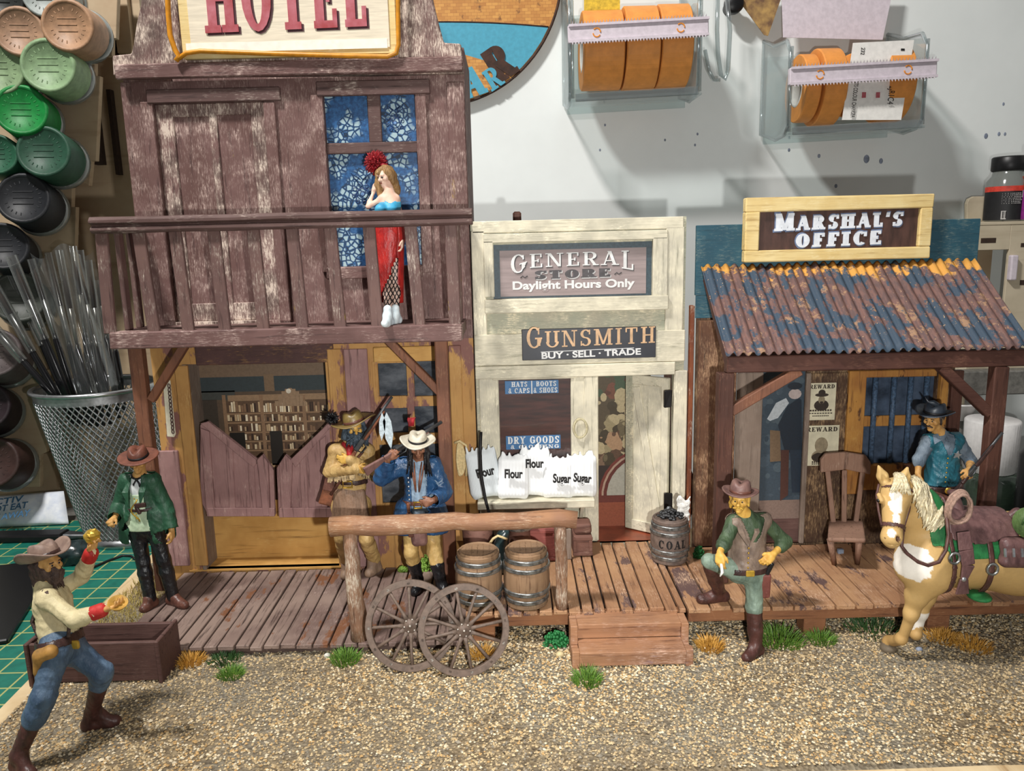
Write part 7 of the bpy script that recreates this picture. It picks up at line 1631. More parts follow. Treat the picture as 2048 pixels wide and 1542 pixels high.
def hcol(P):
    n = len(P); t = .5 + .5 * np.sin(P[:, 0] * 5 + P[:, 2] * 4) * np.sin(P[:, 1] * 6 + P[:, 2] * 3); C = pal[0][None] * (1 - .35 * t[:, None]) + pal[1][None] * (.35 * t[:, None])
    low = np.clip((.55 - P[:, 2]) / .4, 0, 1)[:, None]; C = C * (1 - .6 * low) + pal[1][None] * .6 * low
    def blob(c, r):
        d = np.sqrt((((P - np.array(c)) / np.array(r)) ** 2).sum(1)); return d + .16 * np.sin(P[:, 0] * 31 + 3 * np.sin(P[:, 2] * 19)) * np.sin(P[:, 2] * 27)
    w = np.zeros(n, bool)
    for x, y, rx, rz in ((1790, 992, .045, .05), (1788, 1010, .052, .08), (1785, 1032, .036, .07)): w |= blob(g(x, y, -.27), (rx, .16, rz)) < 1
    w |= blob(g(1784, 1066, -.40), (.035, .07, .04)) < 1
    w |= (blob(g(1822, 1124, -.2), (.155, .24, .165)) < 1) & (P[:, 0] < g(1862, 1110, -.2).x)
    a = np.array(g(1842, 1222, .15)); b = np.array((h2.x + .03, h2.y + .10, .05)) - a; u = np.clip((P - a) @ b / (b @ b), 0, 1); w |= (np.linalg.norm(P - a - u[:, None] * b, axis=1) < .10) & (P[:, 2] < a[2])
    C[w] = pal[2]; C[P[:, 2] < .105] = pal[3]
    for x, y in ((1769, 1077), (1796, 1078)): C[blob(g(x, y, -.395), (.022, .03, .026)) < 1] = pal[4]
    C[(P[:, 2] < .75) & (P[:, 0] > g(2040, 1200, .1).x - .05) & (P[:, 2] > .105)] = pal[4] * 1.6
    C[:, 3] = 1; return C
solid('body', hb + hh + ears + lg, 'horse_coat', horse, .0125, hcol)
for x, y in ((1757, 1001), (1820, 1004)):
    m = MB(); m.ell(g(x, y, -.228), (.018, .018, .018), 10, 7); m.build('eye', 'pupil', horse)
# mane and forelock
random.seed(41); m = MB()
cr_ = [g(1812, 952, -.08), g(1830, 958, -.03), g(1852, 975, .02), g(1874, 1000, .04), g(1884, 1020, .05)]
def along(L, t): i = min(int(t * (len(L) - 1)), len(L) - 2); return L[i].lerp(L[i + 1], t * (len(L) - 1) - i)
en = [g(1826, 990, -.24), g(1840, 1018, -.24), g(1850, 1045, -.24), g(1860, 1058, -.26), g(1876, 1050, -.20)]
for k in range(120):
    t = random.random(); a = along(cr_, t) + V((random.uniform(-.02, .02), random.uniform(-.05, .02), random.uniform(-.01, .02))); b = along(en, min(1, max(0, t + random.uniform(-.15, .2)))) + V((random.uniform(-.03, .03), random.uniform(-.03, .02), random.uniform(-.05, .03)))
    md = a.lerp(b, .45) + V((.03, -.09, .04)); pts = [a * (1 - s) ** 2 + md * 2 * s * (1 - s) + b * s * s + V((.008 * math.sin(s * 9 + k), 0, 0)) for s in [i / 7 for i in range(8)]]; m.tube(pts, [.016, .02, .019, .018, .017, .015, .012, .004], 5)
m.build('mane', 'mane_cream', horse)
m = MB()
for k in range(36):
    a = g(1796 + random.uniform(-8, 8), 950 + random.uniform(-4, 4), -.15); b = g(1800 + random.uniform(-20, 24), 985 + random.uniform(-10, 6), -.31); md = a.lerp(b, .4) + V((0, -.07, .04)); m.tube([a * (1 - s) ** 2 + md * 2 * s * (1 - s) + b * s * s for s in [i / 6 for i in range(7)]], [.015, .018, .017, .015, .013, .01, .004], 5)
m.build('forelock', 'mane_cream', horse)
# bridle
hd_ = hh[:5]
ax = (muz - g(1789, 985, -.16)).normalized()
patch('noseband', hd_, .012, lambda P: np.abs(dot(P, g(1785, 1052, -.3), ax)) < .02, 'strap_leather', horse, .009, .01)
patch('browband', hd_, .012, lambda P: (np.abs(dot(P, g(1790, 976, -.2), ax)) < .014) & (P[:, 1] < Yh - .16), 'strap_leather', horse, .009, .01)
for pts in ([(1819, 966, -.14), (1823, 995, -.16), (1818, 1020, -.19), (1809, 1050, -.27)], [(1758, 968, -.16), (1753, 990, -.17), (1757, 1020, -.22), (1763, 1050, -.30)]):
    m = MB(); m.tube([g(*p) for p in pts], .011, 6); m.build('cheek_strap', 'strap_leather', horse)
m = MB(); m.tube([g(*p) for p in ((1806, 1056, -.30), (1803, 1092, -.34), (1815, 1108, -.36), (1836, 1124, -.38), (1856, 1131, -.38), (1878, 1124, -.36), (1892, 1100, -.35), (1897, 1070, -.34), (1894, 1040, -.29), (1890, 1018, -.14))], .016, 8); m.build('rein', 'strap_leather', horse)
# blanket, saddle, straps, all fitted to the horse
px_ = lambda x, y: g(x, y, -.3).x
xa = lambda P: P[:, 0]
def band(x0, x1, zlo=-9, zhi=9): return lambda P: (P[:, 0] > x0) & (P[:, 0] < x1) & (P[:, 2] > zlo) & (P[:, 2] < zhi)
Z_ = lambda y: g(1950, y, -.3).z
X_ = lambda x: g(x, 1100, -.3).x
patch('saddle_blanket', hb, .020, lambda P: (P[:, 0] > X_(1872) + .0) & (P[:, 0] < X_(2045)) & (P[:, 2] > np.where(P[:, 0] < X_(1900), Z_(1095), Z_(1122))), 'blanket_green', horse, .012, .014)
patch('saddle_skirt', hb, .045, lambda P: (P[:, 0] > X_(1908)) & (P[:, 0] < X_(2050)) & (P[:, 2] > Z_(1082) - .05 * np.sin(np.clip((P[:, 0] - X_(1908)) / (X_(2030) - X_(1908)), 0, 1) * 3.1)), 'saddle_leather', horse, .012, .02)
top = with_.z + .05
sd_ = [cap(g(1928, 1056, .04), g(2000, 1062, .05), .13, .14, .08), cap(g(1912, 1018, .02), g(1908, 992, .02), .07, .045, .04), ell(g(1908, 986, .0), (.055, .07, .03), .02), cap(g(2004, 1052, -.02), g(2034, 1024, -.03), .08, .035, .06), cap(g(2012, 1052, .14), g(2034, 1024, .14), .08, .035, .06), cap(g(2034, 1026, -.03), g(2034, 1026, .14), .035, None, .05)]
solid('saddle_seat', sd_, 'saddle_leather', horse, .0125)
for x0, x1 in ((1902, 1914), (1981, 1994)):
    patch('girth_strap', hb, .036, lambda P, a=x0, b=x1: (P[:, 0] > X_(a)) & (P[:, 0] < X_(b)) & (P[:, 2] < Z_(1062)) & (P[:, 1] < Yh + .05), 'strap_leather', horse, .011, .014)
for x, y in ((1908, 1116), (1984, 1138)):
    c = g(x, y, -.365); m = MB(); m.tube([c + V((.045 * math.cos(k * PI / 6), -.01, .05 * math.sin(k * PI / 6))) for k in range(12)], .012, 6, closed=True); m.build('cinch_ring', 'hoop_metal', horse)
m = MB(); fe = [g(1927, 1064, -.34), g(1932, 1100, -.37), g(1937, 1130, -.38), g(1928, 1158, -.37), g(1924, 1188, -.35)]
for (a, b, w0, w1) in ((fe[0], fe[1], .11, .125), (fe[1], fe[2], .125, .11), (fe[2], fe[3], .11, .06), (fe[3], fe[4], .07, .12)): m.beam(a, b, w0, .022, up=(0, 1, 0), w2=w1)
m.build('stirrup_leather', 'saddle_leather', horse, bevel=.006)
c = g(1928, 1159, -.385); m = MB(); m.ell(c, (.022, .012, .022), 10, 7); m.build('stud', 'silver', horse)
m = MB(); m.ell(g(1958, 1192, -.2), (.10, .12, .035), 12, 8); m.build('stirrup_pad', 'blanket_green', horse)
# saddle bag and bedroll
bg = [cap(g(2014, 1088, -.34), g(2070, 1088, -.32), .06, None, .03), cap(g(2012, 1122, -.35), g(2070, 1122, -.33), .06, None, .05), cap(g(2016, 1104, -.35), g(2070, 1104, -.33), .055, None, .05)]
solid('saddle_bag', bg, 'saddle_leather', horse, .0125)
m = MB()
for x in (2010, 2027, 2044): m.beam(g(x, 1097, -.425), g(x + 1, 1114, -.432), .018, .012, up=(0, 1, 0))
m.build('bag_buckles', 'silver', horse)
m = MB(); m.tube([g(2062, 1046, -.36), g(2062, 1046, .30)], .14, 18); m.build('bedroll', 'bedroll_green', horse)
m = MB(); m.tube([g(2046, 1046, -.36) + V((.1, -.006 - .002 * k, 0)) + V((.013 * k * math.cos(k), 0, .013 * k * math.sin(k))) for k in [i * .5 for i in range(20)]], .008, 5); m.build('bedroll_spiral', 'grass_dark', horse)
m = MB(); random.seed(2); c = g(1915, 1014, -.28)
for i in range(7):
    a = random.uniform(.84, 1.08); m.tube([c + V((random.uniform(-.006, .006) + .098 * a * math.cos(t) * (1 - .12 * math.sin(t)), -.01 * i - .02 * math.sin(t), .15 * a * math.sin(t))) for t in [2 * PI * k / 26 for k in range(26)]], .0125, 6, closed=True)
o = m.build('lasso_rope', 'rope_saddle', None, loc=c); tag(o, 'pinkish coiled lasso hanging from the saddle pommel', 'rope')
m = MB(); random.seed(4)
for k in range(40):
    a = V((rump.x + .34 + random.uniform(-.03, .03), Yh + .12 + random.uniform(-.04, .04), 1.02)); b = a + V((random.uniform(.1, .24), random.uniform(-.08, .08), -random.uniform(.6, .8))); md = a.lerp(b, .3) + V((.14, 0, .05)); m.tube([a * (1 - s) ** 2 + md * 2 * s * (1 - s) + b * s * s for s in [i / 6 for i in range(7)]], [.02, .024, .022, .02, .018, .014, .004], 5)
m.build('tail', 'mane_cream', horse)
# ------------------------------------------------------------------ WORK DESK CLUTTER
DZ = -.40
# paint rack, stepped fibreboard panels
rack = thing('paint_rack', 'brown fibreboard paint rack with stepped panels holding paint pots', 'paint rack', (PY(60, 900, 12.1).x, 12.1, DZ - .05))
def rp(poly, Y, t, mt='mdf'):
    P = [(lambda p: (p.x, p.z))(PY(x, y, Y + .40)) for x, y in poly]; m = MB(); m.prism(P, Y + .40, Y + .40 + t); return m.build('panel', mt, rack, bevel=.006)
rp([(-120, -40), (236, -40), (232, 77), (224, 77), (224, 112), (190, 112), (190, 100), (-120, 104)], 12.15, .1)
rp([(-120, 104), (190, 101), (189, 152), (200, 152), (192, 322), (183, 322), (178, 372), (120, 340), (-120, 360)], 12.05, .1)
rp([(-120, 366), (145, 358), (143, 414), (152, 414), (148, 548), (100, 575), (-120, 560)], 11.95, .1)
rp([(-120, 560), (148, 552), (170, 700), (140, 760), (-120, 760)], 12.1, .08)
rp([(-120, 740), (96, 740), (92, 905), (80, 910), (80, 974), (-120, 980)], 11.95, .1)
m = MB(); a = px_rect(150, -60, 330, 975, 13.0); m.box((a[0] - 2.2, 13.0, DZ - .05), (a[2], 13.1, a[3])); m.build('back_panel', 'mdf', rack)
for r in ((222, 77, 234, 112), (183, 152, 200, 330), (143, 414, 152, 470), (232, -30, 262, 108), (226, 180, 234, 350), (88, 905, 114, 974)):
    m = MB(); a = px_rect(*r, 12.95); m.box((a[0], 12.88, a[1]), (a[2], 13.0, a[3])); m.build('edge_strip', 'burnt_edge' if r[0] in (226, 183, 222) else 'mdf', rack)
def pot(px, py, rp_, col, label, dx=40, dy=25, Y=11.55, name='paint_pot'):
    key = 'pot_%d_%d_%d' % col
    if key not in MATS: plain(key, col, .5, 0, .09, 9, .35, bump=.25, bscale=11)
    a = PY(px, py, Y); b = PY(px + dx, py + dy, Y + .66); ax = (b - a).normalized(); L = (b - a).length; r = rp_ / FPX * (a - CAM).length
    t = thing(name, label, 'paint pot', b, 'paint pots in the rack')
    m = MB(); m.lathe([(.001, .012), (r * .84, .012), (r * .86, -.004), (r * .95, -.004), (r, .02), (r * 1.02, L * .80)], a, ax, 32); m.build('cap', key, t)
    m = MB()
    for rr_, n_ in ((.62, 22), ):
        u_ = ax.cross(V((0, 0, 1))).normalized(); w_ = u_.cross(ax)
        for k in range(n_):
            if k % 6 == 5: continue
            th = 2 * PI * k / n_; c = a + (u_ * math.cos(th) + w_ * math.sin(th)) * r * rr_; tn = (u_ * math.cos(th) + w_ * math.sin(th))
            m.beam(c - tn * r * .05 + ax * .010, c + tn * r * .05 + ax * .010, .012, .006, up=ax)
    for s in (-.22, .02, .26): m.beam(a + ax * .011 - u_ * r * .36 + w_ * r * s, a + ax * .011 + u_ * r * .36 + w_ * r * s, .012, .014, up=ax)
    m.build('embossing', key, t)
    m = MB(); m.lathe([(r * 1.0, L * .8), (r * 1.06, L * .84), (r * 1.10, L * .92), (r * 1.08, L), (.001, L)], a, ax, 32); m.build('jar', 'pot_glass', t)
    return t
t = NT('pot_glass'); t.color(rgb(112, 116, 112)); t.rough(.08, .8); t.b.inputs['Coat Weight'].default_value = .6; t.done('pot_glass')
pot(38, 62, 38, (167, 133, 107), 'tan capped paint pot, left of the two tan ones')
pot(134, 50, 41, (171, 133, 102), 'tan capped paint pot with a scuffed lid, right of the two tan ones')
pot(-6, 137, 40, (132, 156, 117), 'sage green paint pot cut by the left photo edge')
pot(95, 130, 43, (135, 163, 122), 'sage green paint pot with embossed lid, upper one beside the hotel parapet')
pot(41, 219, 41, (20, 128, 57), 'vivid green paint pot below the sage green ones', 34, 28)
pot(86, 302, 43, (42, 79, 61), 'dark green paint pot right of its twin, below the vivid green pot')
pot(-8, 308, 33, (40, 89, 65), 'dark green paint pot cut by the left edge below the vivid green pot')
pot(45, 396, 43, (31, 33, 37), 'black paint pot topmost of the black ones')
pot(4, 492, 40, (33, 35, 39), 'black paint pot behind the clear brush sleeves, below the topmost black one', 26, 22)
pot(36, 594, 43, (72, 76, 70), 'dark grey paint pot behind the paintbrush sleeves', 20, 16, 11.8)
pot(-14, 705, 42, (89, 79, 78), 'dull mauve grey paint pot cut by the left edge beside the brushes', 32, 22)
pot(-36, 812, 42, (42, 31, 35), 'near black paint pot cut by the left edge left of the mesh cup rim', 30, 14)
pot(-18, 925, 43, (66, 46, 42), 'dark brown paint pot at the bottom of the rack beside the mesh cup', 40, 5)
pot(85, -12, 34, (159, 167, 163), 'pale grey paint pot at the top edge of the rack', 46, 18)
pot(-2, -8, 36, (42, 44, 42), 'charcoal paint pot in the top left corner of the photo', 40, 20)

# mesh cup
f = PZ(230, 1098, DZ); r0 = 98 / FPX * 11.0; YCp = f.y + r0; cx = PZ(231, 1098, DZ).x
top = PY(192, 772, YCp); r1 = 122 / FPX * 11.0; hz = top.z - DZ
cup = thing('pencil_cup', 'silver wire mesh pencil cup full of paintbrushes left of the hotel', 'pencil cup', (cx, YCp, DZ))
sh_ = (top.x - cx) / hz
def cpt(th, v): r = r0 + (r1 - r0) * v ** .9; return V((sh_ * hz * v + r * math.cos(th), r * math.sin(th), hz * v))
m = MB(); NS = 60
for s in (-1, 1):
    for k in range(NS):
        m.tube([cpt(2 * PI * k / NS + s * v * 1.7, .06 + .88 * v) for v in [j / 16 for j in range(17)]], .011, 4, cap=False)
m.build('wire_mesh', 'wire_mesh', cup, local=True)
m = MB(); m.tube([cpt(2 * PI * k / 40, 1.0) for k in range(40)], .035, 8, closed=True); m.build('rim', 'steel', cup, local=True)
for v0, v1 in ((.935, 1.0),):
    m = MB(); vs = [cpt(2 * PI * k / 48, v) for v in (v0, v1) for k in range(48)]; m.add(vs, [(k, (k + 1) % 48, 48 + (k + 1) % 48, 48 + k) for k in range(48)], True); m.build('top_band', 'wire_mesh', cup, local=True)
m = MB(); m.lathe([(.001, .01), (r0 * .98, .01), (r0 * 1.06, .0), (r0 * 1.08, .05), (r0 * 1.02, .13), (r0 * .98, .13), (.001, .03)], (0, 0, 0), n=48); m.build('base_dish', 'steel', cup, local=True)
# brushes standing in it
def brush(x0, y0, x1, y1, Y1, f, label, sleeve=True, wide=.075):
    """from (x0,y0) in the cup to the tip (x1,y1); f = share of the black handle"""
    a = PY(x0, y0, YCp + Y1); b = PY(x1, y1, YCp - .05 + Y1 * 1.25); d = b - a; a = a - d * .18
    t = thing('paintbrush', label, 'paintbrush', a, 'paintbrushes in the mesh cup'); q = lambda s: a.lerp(b, s)
    m = MB(); m.tube([a, q(f * .55), q(f * .93), q(f)], [.03, .055, .045, .022], 9); m.build('handle', 'brush_black', t)
    m = MB(); m.tube([q(f), q(f + .08), q(f + .2)], [.024, .026, .034], 9); m.build('ferrule', 'steel', t)
    m = MB(); m.tube([q(f + .2), q(f + .3), q(f + .38)], [.032, .036, .008], 8); m.build('bristles', 'burnt_edge', t)
    if sleeve:
        m = MB(); m.tube([q(f - .03), q(f + .02), q(f + .04), q(1.0)], [wide * .9, wide * .95, wide, wide * 1.1], 10, cap=False); m.build('clear_sleeve', 'sleeve', t)
random.seed(17)
for i, (x0, y0, x1, y1, Y1, f, lb) in enumerate((
    (115, 800, -60, 600, 10.9, .52, 'paintbrush leaning lowest to the left out of the mesh cup'),
    (120, 800, -40, 520, 10.8, .48, 'paintbrush in a clear tube leaning far left, second lowest in the cup'),
    (135, 800, 0, 500, 10.6, .50, 'paintbrush in a clear tube leaning left, third from the left'),
    (140, 800, 22, 512, 11.0, .55, 'paintbrush leaning left behind the front tube, fourth from the left'),
    (150, 800, 62, 518, 11.2, .56, 'paintbrush at the left border of the clear bag'),
    (165, 800, 96, 505, 10.8, .50, 'paintbrush just left of the middle of the clear bag'),
    (175, 800, 118, 500, 11.0, .48, 'paintbrush in the middle of the clear bag'),
    (188, 800, 146, 492, 10.7, .54, 'front paintbrush at the middle of the bundle, upright'),
    (200, 800, 160, 500, 11.2, .50, 'paintbrush right of the middle of the clear bag'),
    (214, 800, 176, 520, 10.8, .52, 'paintbrush with a bright ferrule near the balcony corner'),
    (232, 795, 196, 560, 11.0, .62, 'paintbrush right by the balcony corner post'),
    (245, 795, 222, 640, 11.3, .70, 'rightmost paintbrush, half behind the hotel balcony'))):
    brush(x0, y0, x1, y1, (-.24, .02, .27)[i % 3], f, lb, wide=.07 if i < 4 else .05)
bag = thing('clear_bag', 'clear plastic bag wrapped round the upright paintbrushes', 'plastic bag', PY(150, 760, 10.6))
m = MB(); random.seed(23); vs = []; NB, MBv = 22, 16
for j in range(MBv + 1):
    v = j / MBv
    for i in range(NB + 1):
        u_ = i / NB; xl = 60 + 92 * (1 - v) ; xr = 186 + 62 * (1 - v); yy = (505 + 14 * math.sin(u_ * 9) - 8 * u_) * v + 790 * (1 - v)
        Yd = YCp - .47 + .1 * math.sin(u_ * 15 + v * 2) + random.uniform(-.02, .02) + .25 * (2 * u_ - 1) ** 2; vs.append(PY(xl + (xr - xl) * u_, yy, Yd))
m.add(vs, [(j * (NB + 1) + i, j * (NB + 1) + i + 1, (j + 1) * (NB + 1) + i + 1, (j + 1) * (NB + 1) + i) for j in range(MBv) for i in range(NB)], True)
m.build('bag_film', 'film_bag', bag) if 'film_bag' in MATS else m.build('bag_film', film('film_bag', (240, 238, 234), .05, .10).name, bag)
# sachet, black knife, black strip, clod, wire
plain('sachet', (232, 236, 240), .6, 0, .06, 8, col2=(206, 214, 228), bump=.4, bscale=4)
sc_ = PZ(30, 1030, DZ); t = thing('desiccant_sachet', 'white paper sachet with blue warning print beside the mesh cup', 'sachet', (sc_.x, sc_.y, DZ))
c1, c2, c3, c4 = PZ(-60, 1058, DZ), PZ(138, 1050, DZ), PY(128, 985, 12.3), PY(-60, 1000, 12.3)
m = MB(); vs = []; n = 12
for j in range(n + 1):
    for i in range(n + 1):
        u_, v_ = i / n, j / n; p = c1.lerp(c2, u_).lerp(c4.lerp(c3, u_), v_); b = .10 * math.sin(PI * u_) ** .6 * math.sin(PI * v_) ** .6 if 0 < u_ < 1 and 0 < v_ < 1 else 0
        vs.append((p.x, p.y - b, p.z + .02 + b * .6))
m.add(vs, [(j * (n + 1) + i, j * (n + 1) + i + 1, (j + 1) * (n + 1) + i + 1, (j + 1) * (n + 1) + i) for j in range(n) for i in range(n)], True); m.build('paper_bag', 'sachet', t, solid=.02)
for tx, x, y, w_ in (('ACTIV', 6, 1008, .6), ('DO NOT EAT', -6, 1024, .9), ('THROW AWAY', -8, 1041, 1.0)):
    p = PY(x, y, 11.55 + (1050 - y) * .009 - .02); bfont('lettering', tx, .16, 'ink_blue', t, p, (.72, -.10, .10), width=w_, offset=.002)
a, b = PZ(-40, 1082, DZ), PZ(132, 1078, DZ)
t = thing('craft_knife', 'flat black plastic knife handle lying on the green mat behind the miner', 'knife', (b.x, b.y, DZ))
m = MB(); m.beam((a.x, a.y, DZ + .06), (b.x, b.y, DZ + .06), .28, .12); m.build('handle', 'black_plastic', t, bevel=.03, seg=2)
m = MB(); m.beam((b.x, b.y, DZ + .06), (b.x + .35, b.y - .02, DZ + .06), .2, .1, w2=.12, h2=.06); m.build('nose', 'gun_metal', t, bevel=.02)
a, b, = PZ(-60, 1300, DZ), PZ(60, 1130, DZ)
m = MB(); m.beam((a.x, a.y, DZ + .03), (b.x, b.y, DZ + .03), .75, .06); o = m.build('black_strip', 'black_plastic', None, bevel=.015, loc=(a.x, a.y, DZ)); tag(o, 'broad flat black strip lying on the green mat left of the miner', 'strip')
c = PZ(148, 1125, DZ); t = None
m = MB(); m.ell((c.x, c.y, DZ + .14), (.26, .2, .18), 10, 7); random.seed(6)
m.v = [p + V((random.uniform(-.03, .03),) * 3) for p in m.v]; o = m.build('dark_clod', 'oilcloth', None, loc=(c.x, c.y, DZ)); tag(o, 'dark grey lump on the mat between miner hat and mesh cup', 'lump')
pts = [PZ(x, y, DZ + .02) for x, y in ((150, 1150), (185, 1135), (215, 1122), (245, 1111), (262, 1112), (275, 1122))]
m = MB(); m.tube(pts, .016, 6); o = m.build('black_wire', 'black_plastic', None, loc=pts[0]); tag(o, 'thin curved black wire on the mat behind the miner', 'wire')

m = MB(); random.seed(19)
for x, y, r in ((1733, 318, 6), (1578, 300, 2.6), (1638, 312, 3), (1762, 322, 4), (1972, 272, 4), (1998, 268, 3), (2010, 268, 2.6), (1672, 372, 3), (1210, 250, 2), (1200, 300, 2), (1395, 268, 2), (1390, 290, 2), (2007, 208, 2.4), (1330, 280, 2)):
    c = PY(x, y, YB - .002); q = r / FPX * 13; m.ell(c, (q, .002, q * 1.4), 8, 5)
o = m.build('wall_specks', 'stone_blue', bpy.data.objects['wall_back'])
# round wooden bar sign on the wall
YW_ = YB - .12
A, B, C = [PY(x, y, YW_) for x, y in ((1118, 0), (1000, 175), (930, 205))]
d_ = 2 * (A.x * (B.z - C.z) + B.x * (C.z - A.z) + C.x * (A.z - B.z)); q_ = [p.x ** 2 + p.z ** 2 for p in (A, B, C)]
cs = V(((q_[0] * (B.z - C.z) + q_[1] * (C.z - A.z) + q_[2] * (A.z - B.z)) / d_, YW_, (q_[0] * (C.x - B.x) + q_[1] * (A.x - C.x) + q_[2] * (B.x - A.x)) / d_)); Rs = (cs - A).length
t = thing('round_bar_sign', 'round scorched wooden sign with a turquoise band on the white wall', 'sign', cs)
def weave():
    k = NT('scorched_wood'); b = k.n('ShaderNodeTexBrick'); b.inputs['Scale'].default_value = 5.2; b.inputs['Color1'].default_value = rgb(204, 148, 74); b.inputs['Color2'].default_value = rgb(176, 118, 54); b.inputs['Mortar'].default_value = rgb(150, 96, 44); b.inputs['Mortar Size'].default_value = .01
    k.link(k.map((1, 1, 1), rot=(PI / 2, 0, 0)), b.inputs['Vector']); n = k.noise(k.map((1, 1, 1)), 5, 4); k.color(k.mix(k.ramp(n, .58, .68), b.outputs['Color'], rgb(84, 48, 26))); k.rough(.6); k.done('scorched_wood')
weave(); plain('turquoise', (74, 158, 184), .6, 0, .04); plain('scorched_dark', (70, 42, 28), .7, 0, .25, 8)
m = MB(); m.lathe([(.001, 0), (Rs * .995, 0), (Rs, .02), (Rs, .11)], cs, (0, 1, 0), 72, smooth=False); m.build('disc', 'scorched_wood', t)
m = MB(); m.tube([cs + V((Rs * math.cos(k * PI / 45), -.004, Rs * math.sin(k * PI / 45))) for k in range(90)], .022, 6, closed=True); m.build('burnt_rim', 'scorched_dark', t)
P = []
for k in range(15):
    x = 700 + 397 * k / 14; P.append((x, 44 + 10 * ((x - 890) / 205) ** 2))
Q = [(lambda p: (p.x, p.z))(PY(x, y, YW_)) for x, y in P]
e_ = PY(1097, 54, YW_); a0_ = math.atan2(e_.z - cs.z, e_.x - cs.x)
arc_ = [(cs.x + Rs * .985 * math.cos(a), cs.z + Rs * .985 * math.sin(a)) for a in [a0_ + (-2.7 - a0_) * k / 18 for k in range(19)]]
m = MB(); m.prism(Q + arc_, YW_ - .012, YW_); m.build('blue_band', 'turquoise', t)
m = MB(); m.tube([V((q[0], YW_ - .012, q[1])) for q in Q], .012, 5); m.build('band_line', 'scorched_dark', t)
P2 = [(880, 90), (930, 110), (985, 126), (1028, 153), (998, 172), (963, 189), (928, 201), (880, 206)]
m = MB(); m.prism([(lambda p: (p.x, p.z))(PY(x, y, YW_)) for x, y in P2], YW_ - .02, YW_ - .012); m.build('scorched_patch', 'scorched_wood', t)
def rlet(ch, px, py, h, ang, mt, Yq, G=GL):
    c = PY(px, py, Yq); m = MB(); ca, sa = math.cos(ang), math.sin(ang)
    for i, pl in enumerate(G[ch][1]):
        m.prism([(c.x + (u * ca - v * sa) * h, c.z + (u * sa + v * ca) * h) for u, v in pl], Yq - .012 - i * .0004, Yq)
    m.build('lettering', mt, t)
rlet('R', 995, 172, .56, .55, 'scorched_dark', YW_ - .022, GL_FAT); rlet('R', 984, 184, .34, .55, 'turquoise', YW_ - .036); rlet('A', 932, 200, .46, .3, 'turquoise', YW_ - .036, GL_FAT)

